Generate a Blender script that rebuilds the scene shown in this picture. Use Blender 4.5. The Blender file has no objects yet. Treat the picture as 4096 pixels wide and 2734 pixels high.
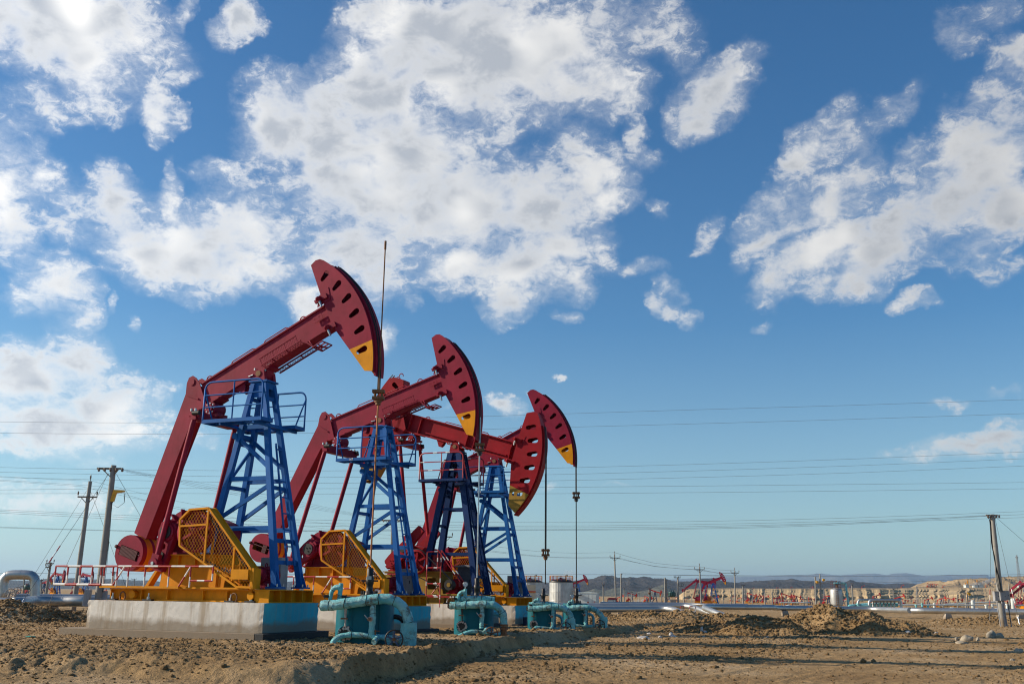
import bpy, bmesh, math, random
import numpy as np
from mathutils import Vector, Matrix
from mathutils.geometry import tessellate_polygon
random.seed(7)
SC = bpy.context.scene
COL = SC.collection
R = math.radians

# ------------------------------------------------------------------ camera
F = 35 / 36 * 4096
ROLL, HZ, CAMH = .0129, 2375., 1.6
TH = math.atan((HZ - 1367) * math.cos(ROLL) / F)
CAM = Vector((0, 0, CAMH))

def ray(px, py):
    xc, yc = (px - 2048) / F, (1367 - py) / F
    xr = xc * math.cos(ROLL) - yc * math.sin(ROLL)
    yr = xc * math.sin(ROLL) + yc * math.cos(ROLL)
    return Vector((xr, math.cos(TH) - yr * math.sin(TH), math.sin(TH) + yr * math.cos(TH)))

def at(px, py, Y):
    d = ray(px, py)
    return CAM + d * (Y / d.y)

def onz(px, py, z):
    d = ray(px, py)
    return CAM + d * ((z - CAMH) / d.z)

def horizon(px):
    return HZ + ROLL * (px - 2048)

cam_d = bpy.data.cameras.new('camera')
cam_d.lens, cam_d.sensor_width = 35, 36
cam_d.clip_start, cam_d.clip_end = .1, 120000
cam = bpy.data.objects.new('camera', cam_d)
COL.objects.link(cam)
fwd = Vector((0, math.cos(TH), math.sin(TH)))
right0, up0 = Vector((1, 0, 0)), Vector((0, -math.sin(TH), math.cos(TH)))
# roll: image right / up expressed in world space
rt = right0 * math.cos(ROLL) + up0 * math.sin(ROLL)
up = up0 * math.cos(ROLL) - right0 * math.sin(ROLL)
rt = Vector((math.cos(ROLL), 0, 0)) + up0 * math.sin(ROLL)
cam.matrix_world = Matrix(((rt.x, up.x, -fwd.x, 0), (rt.y, up.y, -fwd.y, 0), (rt.z, up.z, -fwd.z, CAMH), (0, 0, 0, 1)))
SC.camera = cam

# ------------------------------------------------------------------ tagging
def tag(o, label=None, cat=None, group=None, kind=None):
    if label: o['label'] = label
    if cat: o['category'] = cat
    if group: o['group'] = group
    if kind: o['kind'] = kind
    return o

def empty(name, loc=(0, 0, 0), rz=0., s=1., label=None, cat=None, group=None):
    o = bpy.data.objects.new(name, None)
    o.empty_display_size = .3
    COL.objects.link(o)
    o.location = loc
    o.rotation_euler = (0, 0, rz)
    o.scale = (s, s, s)
    return tag(o, label, cat, group)

def kids(o):
    return [c for c in bpy.data.objects if c.parent == o]

def copy_tree(o, parent=None, table=None):
    if table is None:
        table = {}
        for c in bpy.data.objects:
            if c.parent: table.setdefault(c.parent.name, []).append(c)
    c = o.copy()
    COL.objects.link(c)
    if parent:
        c.parent = parent
    for ch in table.get(o.name, []):
        copy_tree(ch, c, table)
    return c

# ------------------------------------------------------------------ mesh builder
class MB:
    def __init__(s):
        s.v, s.f, s.m, s.sm = [], [], [], []

    def add(s, verts, faces, mat=0, smooth=False):
        n = len(s.v)
        s.v.extend([tuple(p) for p in verts])
        for f in faces:
            s.f.append(tuple(i + n for i in f))
            s.m.append(mat)
            s.sm.append(smooth)
        return s

    def box(s, c, d, mat=0, rot=None):
        x, y, z = d[0] / 2, d[1] / 2, d[2] / 2
        vs = [Vector((a, b, e)) for a in (-x, x) for b in (-y, y) for e in (-z, z)]
        if rot is not None: vs = [rot @ p for p in vs]
        c = Vector(c)
        return s.add([p + c for p in vs], [(0, 1, 3, 2), (4, 6, 7, 5), (0, 4, 5, 1), (2, 3, 7, 6), (0, 2, 6, 4), (1, 5, 7, 3)], mat)

    def span(s, a, b, mat=0):
        a, b = Vector(a), Vector(b)
        return s.box((a + b) / 2, (abs(b.x - a.x), abs(b.y - a.y), abs(b.z - a.z)), mat)

    def bar(s, p0, p1, w, h, up=(0, 0, 1), mat=0, w1=None, h1=None):
        p0, p1 = Vector(p0), Vector(p1)
        t = (p1 - p0).normalized()
        up = Vector(up)
        sd = t.cross(up)
        if sd.length < 1e-4: sd = t.cross(Vector((1, 0, 0)))
        sd.normalize()
        u = sd.cross(t)
        w1 = w if w1 is None else w1
        h1 = h if h1 is None else h1
        vs = []
        for p, ww, hh in ((p0, w, h), (p1, w1, h1)):
            vs += [p + sd * a * ww / 2 + u * b * hh / 2 for a, b in ((-1, -1), (1, -1), (1, 1), (-1, 1))]
        return s.add(vs, [(0, 1, 2, 3), (7, 6, 5, 4), (0, 4, 5, 1), (1, 5, 6, 2), (2, 6, 7, 3), (3, 7, 4, 0)], mat)

    def hbeam(s, p0, p1, w, h, up=(0, 0, 1), t=.03, mat=0):
        p0, p1 = Vector(p0), Vector(p1)
        d = (p1 - p0).normalized()
        sd = d.cross(Vector(up)).normalized()
        u = sd.cross(d)
        s.bar(p0 + u * (h / 2 - t / 2), p1 + u * (h / 2 - t / 2), w, t, up, mat)
        s.bar(p0 - u * (h / 2 - t / 2), p1 - u * (h / 2 - t / 2), w, t, up, mat)
        s.bar(p0, p1, t, h - 2 * t, up, mat)
        return s

    def tube(s, pts, r, n=8, mat=0, cap=True, smooth=True, mats=None, closed=False):
        pts = [Vector(p) for p in pts]
        k = len(pts)
        rs = r if hasattr(r, '__len__') else [r] * k
        tans = []
        for i in range(k):
            if closed:
                d = pts[(i + 1) % k] - pts[i - 1]
            else:
                d = pts[min(i + 1, k - 1)] - pts[max(i - 1, 0)]
            tans.append(d.normalized())
        t0 = tans[0]
        ref = Vector((0, 0, 1)) if abs(t0.z) < .9 else Vector((1, 0, 0))
        nrm = (ref - t0 * ref.dot(t0)).normalized()
        rings = []
        for i in range(k):
            t = tans[i]
            nrm = (nrm - t * nrm.dot(t)).normalized()
            b = t.cross(nrm)
            rings.append([pts[i] + (nrm * math.cos(2 * math.pi * j / n) + b * math.sin(2 * math.pi * j / n)) * rs[i] for j in range(n)])
        base = len(s.v)
        for g in rings: s.v.extend([tuple(p) for p in g])
        for i in range(k if closed else k - 1):
            i2 = (i + 1) % k
            for j in range(n):
                j2 = (j + 1) % n
                s.f.append((base + i * n + j, base + i * n + j2, base + i2 * n + j2, base + i2 * n + j))
                s.m.append(mats[i % len(mats)] if mats else mat)
                s.sm.append(smooth)
        if cap and not closed:
            s.add(list(reversed(rings[0])), [tuple(range(n))], mats[0] if mats else mat)
            s.add(rings[-1], [tuple(range(n))], mats[(k - 2) % len(mats)] if mats else mat)
        return s

    def cyl(s, p0, p1, r, n=16, r1=None, mat=0, cap=True):
        return s.tube([p0, p1], [r, r if r1 is None else r1], n, mat, cap)

    def striped(s, p0, p1, r, step, mats, n=6, k0=0):
        p0, p1 = Vector(p0), Vector(p1)
        L = (p1 - p0).length
        k = max(1, round(L / step))
        pts = [p0.lerp(p1, i / k) for i in range(k + 1)]
        ms = [mats[(i + k0) % len(mats)] for i in range(k)]
        return s.tube(pts, r, n, cap=True, mats=ms)

    def prism(s, poly, v0, v1, mat=0, fr=None):
        # polygon in (u, z), extruded along v
        fr = fr or (lambda u, v, z: (u, v, z))
        n = len(poly)
        A = [fr(p[0], v0, p[1]) for p in poly]
        B = [fr(p[0], v1, p[1]) for p in poly]
        area = sum(poly[i][0] * poly[(i + 1) % n][1] - poly[(i + 1) % n][0] * poly[i][1] for i in range(n))
        fs = [tuple(range(n)), tuple(reversed(range(n, 2 * n)))]
        if (area < 0) != (v1 < v0): fs = [tuple(reversed(f)) for f in fs]
        s.add(A + B, fs, mat)
        q = []
        for i in range(n):
            j = (i + 1) % n
            q.append((i, n + i, n + j, j) if (area > 0) != (v1 < v0) else (i, j, n + j, n + i))
        return s.add(A + B, q, mat)

    def plate(s, outer, holes, v0, v1, mat=0, fr=None):
        # flat plate with holes
        fr = fr or (lambda u, v, z: (u, v, z))
        loops = [outer] + holes
        flat = [p for l in loops for p in l]
        tris = tessellate_polygon([[Vector((p[0], p[1], 0)) for p in l] for l in loops])
        A = [fr(p[0], v0, p[1]) for p in flat]
        B = [fr(p[0], v1, p[1]) for p in flat]
        s.add(A, [t for t in tris], mat)
        s.add(B, [tuple(reversed(t)) for t in tris], mat)
        for l in loops:
            n = len(l)
            s.add([fr(p[0], v0, p[1]) for p in l] + [fr(p[0], v1, p[1]) for p in l],
                  [(i, (i + 1) % n, n + (i + 1) % n, n + i) for i in range(n)], mat)
        return s

    def lathe(s, prof, c=(0, 0, 0), n=24, mat=0, smooth=True, axis='z'):
        c = Vector(c)
        vs = []
        for r_, z in prof:
            for j in range(n):
                a = 2 * math.pi * j / n
                if axis == 'z': p = Vector((r_ * math.cos(a), r_ * math.sin(a), z))
                elif axis == 'y': p = Vector((r_ * math.cos(a), z, -r_ * math.sin(a)))
                else: p = Vector((z, r_ * math.cos(a), r_ * math.sin(a)))
                vs.append(p + c)
        fs = []
        for i in range(len(prof) - 1):
            for j in range(n):
                j2 = (j + 1) % n
                fs.append((i * n + j, i * n + j2, (i + 1) * n + j2, (i + 1) * n + j))
        return s.add(vs, fs, mat, smooth)

    def torus(s, c, R_, r, axis='y', n=24, m=6, mat=0):
        c = Vector(c)
        pts = []
        for i in range(n):
            a = 2 * math.pi * i / n
            ca, sa = math.cos(a) * R_, math.sin(a) * R_
            pts.append(c + (Vector((ca, 0, sa)) if axis == 'y' else Vector((0, ca, sa)) if axis == 'x' else Vector((ca, sa, 0))))
        return s.tube(pts, r, m, mat, closed=True)

    def build(s, name, mats, parent=None, bevel=0):
        me = bpy.data.meshes.new(name)
        me.from_pydata(s.v, [], s.f)
        if not isinstance(mats, (list, tuple)): mats = [mats]
        for m in mats: me.materials.append(m)
        me.polygons.foreach_set('material_index', [min(i, len(mats) - 1) for i in s.m])
        me.polygons.foreach_set('use_smooth', s.sm)
        me.update()
        o = bpy.data.objects.new(name, me)
        COL.objects.link(o)
        if parent: o.parent = parent
        if bevel:
            b = o.modifiers.new('bevel', 'BEVEL')
            b.width, b.segments, b.limit_method = bevel, 2, 'ANGLE'
        return o

def arcpts(c, r_, a0, a1, n):
    return [(c[0] + r_ * math.cos(R(a0 + (a1 - a0) * i / n)), c[1] + r_ * math.sin(R(a0 + (a1 - a0) * i / n))) for i in range(n + 1)]

# ------------------------------------------------------------------ materials
def newmat(name):
    m = bpy.data.materials.new(name)
    m.use_nodes = True
    nt = m.node_tree
    return m, nt, nt.nodes['Principled BSDF'], nt.nodes, nt.links

def noise(nt, scale, detail=4, rough=.6, src=None, dist=0.):
    n = nt.nodes.new('ShaderNodeTexNoise')
    n.inputs['Scale'].default_value = scale
    n.inputs['Detail'].default_value = detail
    n.inputs['Roughness'].default_value = rough
    n.inputs['Distortion'].default_value = dist
    if src: nt.links.new(src, n.inputs['Vector'])
    return n

def ramp(nt, fac, stops):
    r_ = nt.nodes.new('ShaderNodeValToRGB')
    e = r_.color_ramp.elements
    while len(e) < len(stops): e.new(.5)
    for i, (p, c) in enumerate(stops):
        e[i].position = p
        e[i].color = (c, c, c, 1) if not hasattr(c, '__len__') else (*c, 1)
    nt.links.new(fac, r_.inputs['Fac'])
    return r_

def mixc(nt, fac, a, b, mode='MIX'):
    m = nt.nodes.new('ShaderNodeMix')
    m.data_type, m.blend_type = 'RGBA', mode
    for sock, val in ((m.inputs[0], fac), (m.inputs[6], a), (m.inputs[7], b)):
        if hasattr(val, 'is_linked') or hasattr(val, 'links'): nt.links.new(val, sock)
        elif hasattr(val, '__len__'): sock.default_value = (*val[:3], 1)
        else: sock.default_value = val
    return m.outputs[2]

def coords(nt, scale=(1, 1, 1), kind='Object'):
    t = nt.nodes.new('ShaderNodeTexCoord')
    mp = nt.nodes.new('ShaderNodeMapping')
    mp.inputs['Scale'].default_value = scale
    nt.links.new(t.outputs[kind], mp.inputs['Vector'])
    return mp.outputs[0]

def bump(nt, b, fac, strength=.3, dist=.02):
    n = nt.nodes.new('ShaderNodeBump')
    n.inputs['Strength'].default_value = strength
    n.inputs['Distance'].default_value = dist
    nt.links.new(fac, n.inputs['Height'])
    nt.links.new(n.outputs[0], b.inputs['Normal'])

def paint(name, col, rough=.42, wear=.35, dirt=(.16, .11, .07), metal=0., scale=1.):
    m, nt, b, N, L = newmat(name)
    c = coords(nt, (scale, scale, scale))
    n1 = noise(nt, .9, 5, .65, c)
    n2 = noise(nt, 7, 6, .7, coords(nt, (1 * scale, 1 * scale, .22 * scale)))
    v = ramp(nt, n1.outputs[0], [(.3, .72), (.7, 1.12)])
    base = mixc(nt, 1., col, v.outputs[0], 'MULTIPLY')
    d = ramp(nt, n2.outputs[0], [(.52, 0.), (.74, wear)])
    L.new(mixc(nt, d.outputs[0], base, dirt), b.inputs['Base Color'])
    rr = ramp(nt, n2.outputs[0], [(.3, rough), (.75, min(.9, rough + .3))])
    L.new(rr.outputs[0], b.inputs['Roughness'])
    b.inputs['Metallic'].default_value = metal
    b.inputs['Specular IOR Level'].default_value = .16
    n3 = noise(nt, 28, 3, .6, c)
    bump(nt, b, n3.outputs[0], .12, .01)
    return m

def plain(name, col, rough=.6, metal=0., var=.25, scale=6.):
    m, nt, b, N, L = newmat(name)
    n1 = noise(nt, scale, 5, .65, coords(nt))
    v = ramp(nt, n1.outputs[0], [(.3, 1 - var), (.7, 1 + var)])
    L.new(mixc(nt, 1., col, v.outputs[0], 'MULTIPLY'), b.inputs['Base Color'])
    b.inputs['Roughness'].default_value = rough
    b.inputs['Metallic'].default_value = metal
    bump(nt, b, n1.outputs[0], .2, .02)
    return m

M = {}
M['crimson'] = paint('crimson_paint', (.265, .010, .036), .42, .2, (.09, .02, .02))
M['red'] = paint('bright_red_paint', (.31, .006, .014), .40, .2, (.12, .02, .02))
M['yellow'] = paint('yellow_paint', (.72, .275, .003), .45, .3, (.25, .12, .03))
M['ochre'] = paint('ochre_paint', (.34, .20, .035), .5, .4, (.15, .10, .05))
M['blue'] = paint('blue_paint', (.003, .105, .37), .42, .18, (.03, .06, .14))
M['navy'] = paint('navy_paint', (.004, .030, .125), .42, .2, (.02, .03, .08))
M['stripe_red'] = plain('rail_red_paint', (.40, .02, .025), .4)
M['stripe_white'] = plain('rail_white_paint', (.75, .73, .70), .45, var=.15)
M['black'] = plain('black_rubber', (.012, .012, .013), .55)
M['wire'] = plain('weathered_cable', (.20, .22, .24), .6)
M['steel'] = plain('bare_steel', (.42, .43, .45), .35, .9, .2)
M['rust'] = plain('rusty_iron', (.19, .085, .035), .75, .1, .4)
M['orange_rust'] = plain('orange_rusted_rod', (.36, .13, .035), .6, .2, .35)
M['darkred'] = plain('dark_red_iron', (.09, .018, .02), .5, .2)
M['cabgrey'] = paint('cabinet_grey', (.33, .33, .34), .5, .25)
M['wood'] = plain('weathered_wood', (.22, .17, .12), .8)
M['green_iron'] = plain('green_transformer', (.03, .09, .085), .5)
M['white'] = paint('white_panel', (.62, .66, .64), .45, .3, (.3, .3, .25))
M['beige'] = paint('beige_render', (.58, .49, .36), .7, .25)
M['lamp_yellow'] = plain('yellow_lamp_body', (.72, .36, .02), .5)
M['ceramic'] = plain('insulator', (.16, .10, .07), .3)
M['litter'] = plain('plastic_litter', (.48, .45, .42), .4, var=.15)
M['litter_green'] = plain('green_plastic', (.03, .35, .22), .4)
M['glass'] = plain('dial_face', (.75, .75, .73), .2, var=.05)

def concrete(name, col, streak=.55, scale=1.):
    m, nt, b, N, L = newmat(name)
    c = coords(nt, (scale, scale, scale))
    big = noise(nt, 1.1, 5, .6, c)
    st = noise(nt, 3.2, 6, .7, coords(nt, (scale, scale, .06 * scale)))
    fine = noise(nt, 40, 4, .7, c)
    v = ramp(nt, big.outputs[0], [(.3, .82), (.7, 1.1)])
    base = mixc(nt, 1., col, v.outputs[0], 'MULTIPLY')
    s_ = ramp(nt, st.outputs[0], [(.47, 0.), (.66, streak)])
    base = mixc(nt, s_.outputs[0], base, (.33, .23, .13))
    # soil splash of its own shape along the foot
    sep = N.new('ShaderNodeSeparateXYZ')
    L.new(c, sep.inputs[0])
    ad = N.new('ShaderNodeMath'); ad.operation = 'MULTIPLY_ADD'
    L.new(big.outputs[0], ad.inputs[0]); ad.inputs[1].default_value = -.75
    L.new(sep.outputs[2], ad.inputs[2])
    sp = ramp(nt, ad.outputs[0], [(-.0, .8), (.2, 0.)])
    base = mixc(nt, sp.outputs[0], base, (.22, .16, .10))
    vo = N.new('ShaderNodeTexVoronoi'); vo.inputs['Scale'].default_value = 7
    L.new(c, vo.inputs['Vector'])
    pit = ramp(nt, vo.outputs['Distance'], [(.05, .6), (.11, 0.)])
    base = mixc(nt, pit.outputs[0], base, (.12, .10, .08))
    L.new(base, b.inputs['Base Color'])
    b.inputs['Roughness'].default_value = .85
    bump(nt, b, fine.outputs[0], .35, .02)
    return m

M['concrete'] = concrete('white_concrete', (.72, .67, .60), .7)
M['slab'] = concrete('grey_slab', (.36, .31, .26), .3)
M['tealwall'] = concrete('teal_painted_concrete', (.03, .43, .55), .25)
M['bitumen'] = plain('black_bitumen', (.018, .018, .02), .7)
M['pole'] = concrete('pole_concrete', (.27, .26, .24), .3, .5)

def galv():
    m, nt, b, N, L = newmat('galvanised_jacket')
    c = coords(nt)
    n1 = noise(nt, .5, 4, .6, c)
    n2 = noise(nt, 6, 5, .7, c)
    v = ramp(nt, n1.outputs[0], [(.3, (.40, .40, .39)), (.7, (.52, .51, .49))])
    L.new(v.outputs[0], b.inputs['Base Color'])
    b.inputs['Metallic'].default_value = .88
    rr = ramp(nt, n2.outputs[0], [(.3, .36), (.75, .54)])
    L.new(rr.outputs[0], b.inputs['Roughness'])
    bump(nt, b, n1.outputs[0], .1, .05)
    return m
M['galv'] = galv()

def wrap():
    m, nt, b, N, L = newmat('teal_wrapped_insulation')
    c = coords(nt)
    w = noise(nt, 4.5, 6, .65, coords(nt, (1, 1, 1.6)), 1.2)
    n2 = noise(nt, 2.2, 7, .72, c, .6)
    n1 = noise(nt, 1.2, 4, .6, c)
    v = ramp(nt, n1.outputs[0], [(.3, (.11, .50, .55)), (.5, (.22, .66, .70)), (.72, (.46, .82, .82))])
    d = ramp(nt, n2.outputs[0], [(.515, 0.), (.63, .88)])
    base = mixc(nt, d.outputs[0], v.outputs[0], (.10, .075, .05))
    L.new(base, b.inputs['Base Color'])
    b.inputs['Roughness'].default_value = .5
    rid = N.new('ShaderNodeMath'); rid.operation = 'PINGPONG'
    L.new(w.outputs[0], rid.inputs[0]); rid.inputs[1].default_value = .09
    bump(nt, b, rid.outputs[0], .9, .3)
    return m
M['wrap'] = wrap()
M['drum'] = paint('dark_teal_paint', (.004, .13, .175), .42, .4, (.03, .06, .06))
M['wheelblue'] = plain('worn_blue_iron', (.03, .06, .13), .5, .2)
M['wheelblack'] = plain('black_iron', (.02, .018, .018), .5, .3)
M['fluff'] = plain('mineral_wool', (.45, .36, .32), .95, var=.4, scale=14)
M['oil'] = plain('oil_stained_iron', (.022, .018, .016), .45, .2)

def dirt_mat(name, lo, mid, hi, sc=1.):
    m, nt, b, N, L = newmat(name)
    c = coords(nt, (sc, sc, sc))
    n1 = noise(nt, .16, 6, .6, c)
    n2 = noise(nt, 2.6, 7, .72, c)
    n3 = noise(nt, 16, 4, .7, c)
    v = ramp(nt, n1.outputs[0], [(.32, lo), (.5, mid), (.68, hi)])
    g = ramp(nt, n2.outputs[0], [(.3, .68), (.7, 1.22)])
    g2 = ramp(nt, n3.outputs[0], [(.3, .8), (.7, 1.15)])
    base = mixc(nt, 1., v.outputs[0], g.outputs[0], 'MULTIPLY')
    base = mixc(nt, 1., base, g2.outputs[0], 'MULTIPLY')
    L.new(base, b.inputs['Base Color'])
    b.inputs['Roughness'].default_value = .95
    b.inputs['Specular IOR Level'].default_value = .15
    ad = N.new('ShaderNodeMath'); ad.operation = 'MULTIPLY_ADD'
    L.new(n3.outputs[0], ad.inputs[0]); ad.inputs[1].default_value = .35
    L.new(n2.outputs[0], ad.inputs[2])
    bump(nt, b, ad.outputs[0], 1., .2)
    return m
M['dirt'] = dirt_mat('brown_dirt', (.32, .195, .086), (.43, .278, .133), (.56, .40, .235))
M['clod'] = dirt_mat('clod_dirt', (.27, .165, .075), (.33, .21, .10), (.38, .25, .13), 2.)
M['stone'] = plain('pale_stone', (.33, .28, .21), .85, var=.25)
# ------------------------------------------------------------------ pumpjacks
PIV = (-2.06, 10.0)
RH = 5.2
RHS = {'a': 5.2, 'b': 5.42}

def beamfr(psi):
    c, s_ = math.cos(R(psi)), math.sin(R(psi))
    def f(a, v, b): return Vector((PIV[0] + a * c - b * s_, v, PIV[1] + a * s_ + b * c))
    return f

def pol(a, r_): return (r_ * math.cos(R(a)), r_ * math.sin(R(a)))

def slot(ang, r_, ln, w, tilt):
    cx, cy = pol(ang, r_)
    d = (math.cos(R(tilt)), math.sin(R(tilt)))
    nrm = (-d[1], d[0])
    pts = []
    for i in range(7):
        a = R(-90 + 180 * i / 6)
        pts.append((ln / 2 - w / 2 + w / 2 * math.cos(a), w / 2 * math.sin(a)))
    w2 = w * .72
    for i in range(7):
        a = R(90 + 180 * i / 6)
        pts.append((-ln / 2 + w2 / 2 + w2 / 2 * math.cos(a), w2 / 2 * math.sin(a)))
    return [(cx + p[0] * d[0] + p[1] * nrm[0], cy + p[0] * d[1] + p[1] * nrm[1]) for p in pts]

def circ_x(p, r0, q, r1, side):
    d = math.hypot(q[0] - p[0], q[1] - p[1])
    a = (r0 * r0 - r1 * r1 + d * d) / (2 * d)
    h = math.sqrt(max(0., r0 * r0 - a * a))
    ex, ey = (q[0] - p[0]) / d, (q[1] - p[1]) / d
    return (p[0] + a * ex - side * h * ey, p[1] + a * ey + side * h * ex)

def horsehead(root, fr, red, slotlen=.50, slotw=.25, edge_yellow=False, hi=True, tilt=None, RH=5.2):
    dR = RH - 5.2
    ybound_b, ybound_f = -17.1, -15.4
    arc = lambda a0, a1, n, r_=RH: [pol(a0 + (a1 - a0) * i / n, r_) for i in range(n + 1)]
    redo = [pol(37.6, 4.79), pol(36.4, 5.05 + dR * .8), pol(34.6, 5.17 + dR)] + arc(32.5, ybound_f, 22) + [pol(ybound_b, 4.19), (3.72, -.02), pol(19, 3.92)]
    yel = [pol(ybound_b, 4.19), pol(ybound_f, RH)] + arc(-17, -29, 8) + [pol(-28.8, 4.86)]
    mb = MB()
    hs = [slot(27.2 - 9.02 * k, (4.74 if k else 4.70) + dR * .55, slotlen, slotw, (27.2 - 9.02 * k) * .62 + 9 if tilt is None else tilt) for k in range(5)]
    hy = [slot(-18.9, 4.72 + dR * .55, slotlen, slotw, -4 if tilt is None else tilt)]
    for v in (-.36, .36):
        mb.plate(redo, hs, v - .015, v + .015, 0, fr)
        mb.plate(yel, hy, v - .015, v + .015, 1, fr)
    # curved face sheet, its outer band and the back stiffener
    def strip(a0, a1, n, r0, r1, v0, v1, mat):
        pa = arc(a0, a1, n, r1) + list(reversed(arc(a0, a1, n, r0)))
        for i in range(n):
            q = [pol(a0 + (a1 - a0) * i / n, r1), pol(a0 + (a1 - a0) * (i + 1) / n, r1), pol(a0 + (a1 - a0) * (i + 1) / n, r0), pol(a0 + (a1 - a0) * i / n, r0)]
            mb.prism(q, v0, v1, mat, fr)
    strip(32.5, ybound_f, 22, RH - .06, RH - .02, -.345, .345, 0)
    strip(ybound_f, -29, 8, RH - .06, RH - .02, -.345, .345, 1 if edge_yellow else 0)
    strip(27, -30.5, 28, RH - .02, RH + .06, -.20, .40, 1 if False else 0)
    mb.prism([pol(36.6, 5.0 + dR), pol(34.6, 5.15 + dR), pol(32.4, 5.17 + dR), pol(32.8, 5.09 + dR), pol(35, 5.0 + dR)], -.345, .345, 0, fr)
    # back plate closes the box behind the slots
    bk = [pol(37.2, 4.76), pol(19, 3.96), (3.76, 0), pol(ybound_b, 4.24)]
    for p, q in zip(bk, bk[1:]):
        d = Vector((q[0] - p[0], q[1] - p[1])).normalized() * .0
        nx, ny = (q[1] - p[1]), -(q[0] - p[0])
        l = math.hypot(nx, ny)
        nx, ny = nx / l * .03, ny / l * .03
        mb.prism([p, q, (q[0] - nx, q[1] - ny), (p[0] - nx, p[1] - ny)], -.345, .345, 0, fr)
    h = mb.build('horsehead', [M[red], M['yellow'] if red != 'red' else M['ochre']], root)
    if hi:
        for (a, b) in ((3.62, 1.32), (3.52, .02)):
            mb = MB()
            mb.prism([(a - .22, b - .05), (a + .36, b - .10), (a + .36, b + .10), (a - .22, b + .08)], -.46, -.36, 0, fr)
            mb.tube([fr(a, -.47, b + .09), fr(a, -.47, b - .02), fr(a, -.47, b - .02), fr(a, -.47, b - .09)], [.12, .12, .09, .09], 12, 0)
            mb.tube([fr(a, -.47, b - .07), fr(a, -.47, b - .34)], [.062, .04], 10, 1)
            mb.build('hinge_pin', [M[red], M['steel']], h)
        MB().prism([(3.4, 1.1), (4.05, 1.1), (4.15, 1.62), (3.62, 1.5)], -.395, -.37, 0, fr).build('hinge_plate', M[red], h)
    return h

def clip_line(poly, p, d):
    ts = []
    n = len(poly)
    for i in range(n):
        a, b = poly[i], poly[(i + 1) % n]
        ex, ey = b[0] - a[0], b[1] - a[1]
        den = d[0] * ey - d[1] * ex
        if abs(den) < 1e-9: continue
        t = ((a[0] - p[0]) * ey - (a[1] - p[1]) * ex) / den
        s_ = ((a[0] - p[0]) * d[1] - (a[1] - p[1]) * d[0]) / den
        if -1e-9 <= s_ <= 1: ts.append(t)
    ts.sort()
    return [(ts[i], ts[i + 1]) for i in range(0, len(ts) - 1, 2)]

def lattice(mb, poly, v, step, ang, w, mat=0, fr=None):
    fr = fr or (lambda u, vv, z: Vector((u, vv, z)))
    cx = sum(p[0] for p in poly) / len(poly); cy = sum(p[1] for p in poly) / len(poly)
    for sgn in (1, -1):
        d = (math.cos(R(ang)), sgn * math.sin(R(ang)))
        nx, ny = -d[1], d[0]
        for k in range(-60, 61):
            p = (cx + nx * step * k, cy + ny * step * k)
            for t0, t1 in clip_line(poly, p, d):
                if t1 - t0 > .03:
                    a, b = fr(p[0] + d[0] * t0, v, p[1] + d[1] * t0), fr(p[0] + d[0] * t1, v, p[1] + d[1] * t1)
                    mb.bar(a, b, w, w, (0, 1, .01), mat)

def rope_and_rod(root, fr, psi, zc, RH=5.2):
    """bridle ropes: lie on the head's arc, then hang to the carrier bar at height zc"""
    a_end = -psi            # head-local angle that is horizontal from the pivot
    for sg in (-1, 1):
        pts = []
        r_ = RH + .095
        n = 26
        for i in range(n + 1):
            a = 26.5 + (a_end - 26.5) * i / n
            p = pol(a, r_)
            pts.append(fr(p[0], sg * .085, p[1]))
        xb = PIV[0] + r_
        pts.append(Vector((xb, sg * .085, zc + .1)))
        MB().tube(pts, .024, 6).build('wire_rope', M['black'], root)

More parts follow.
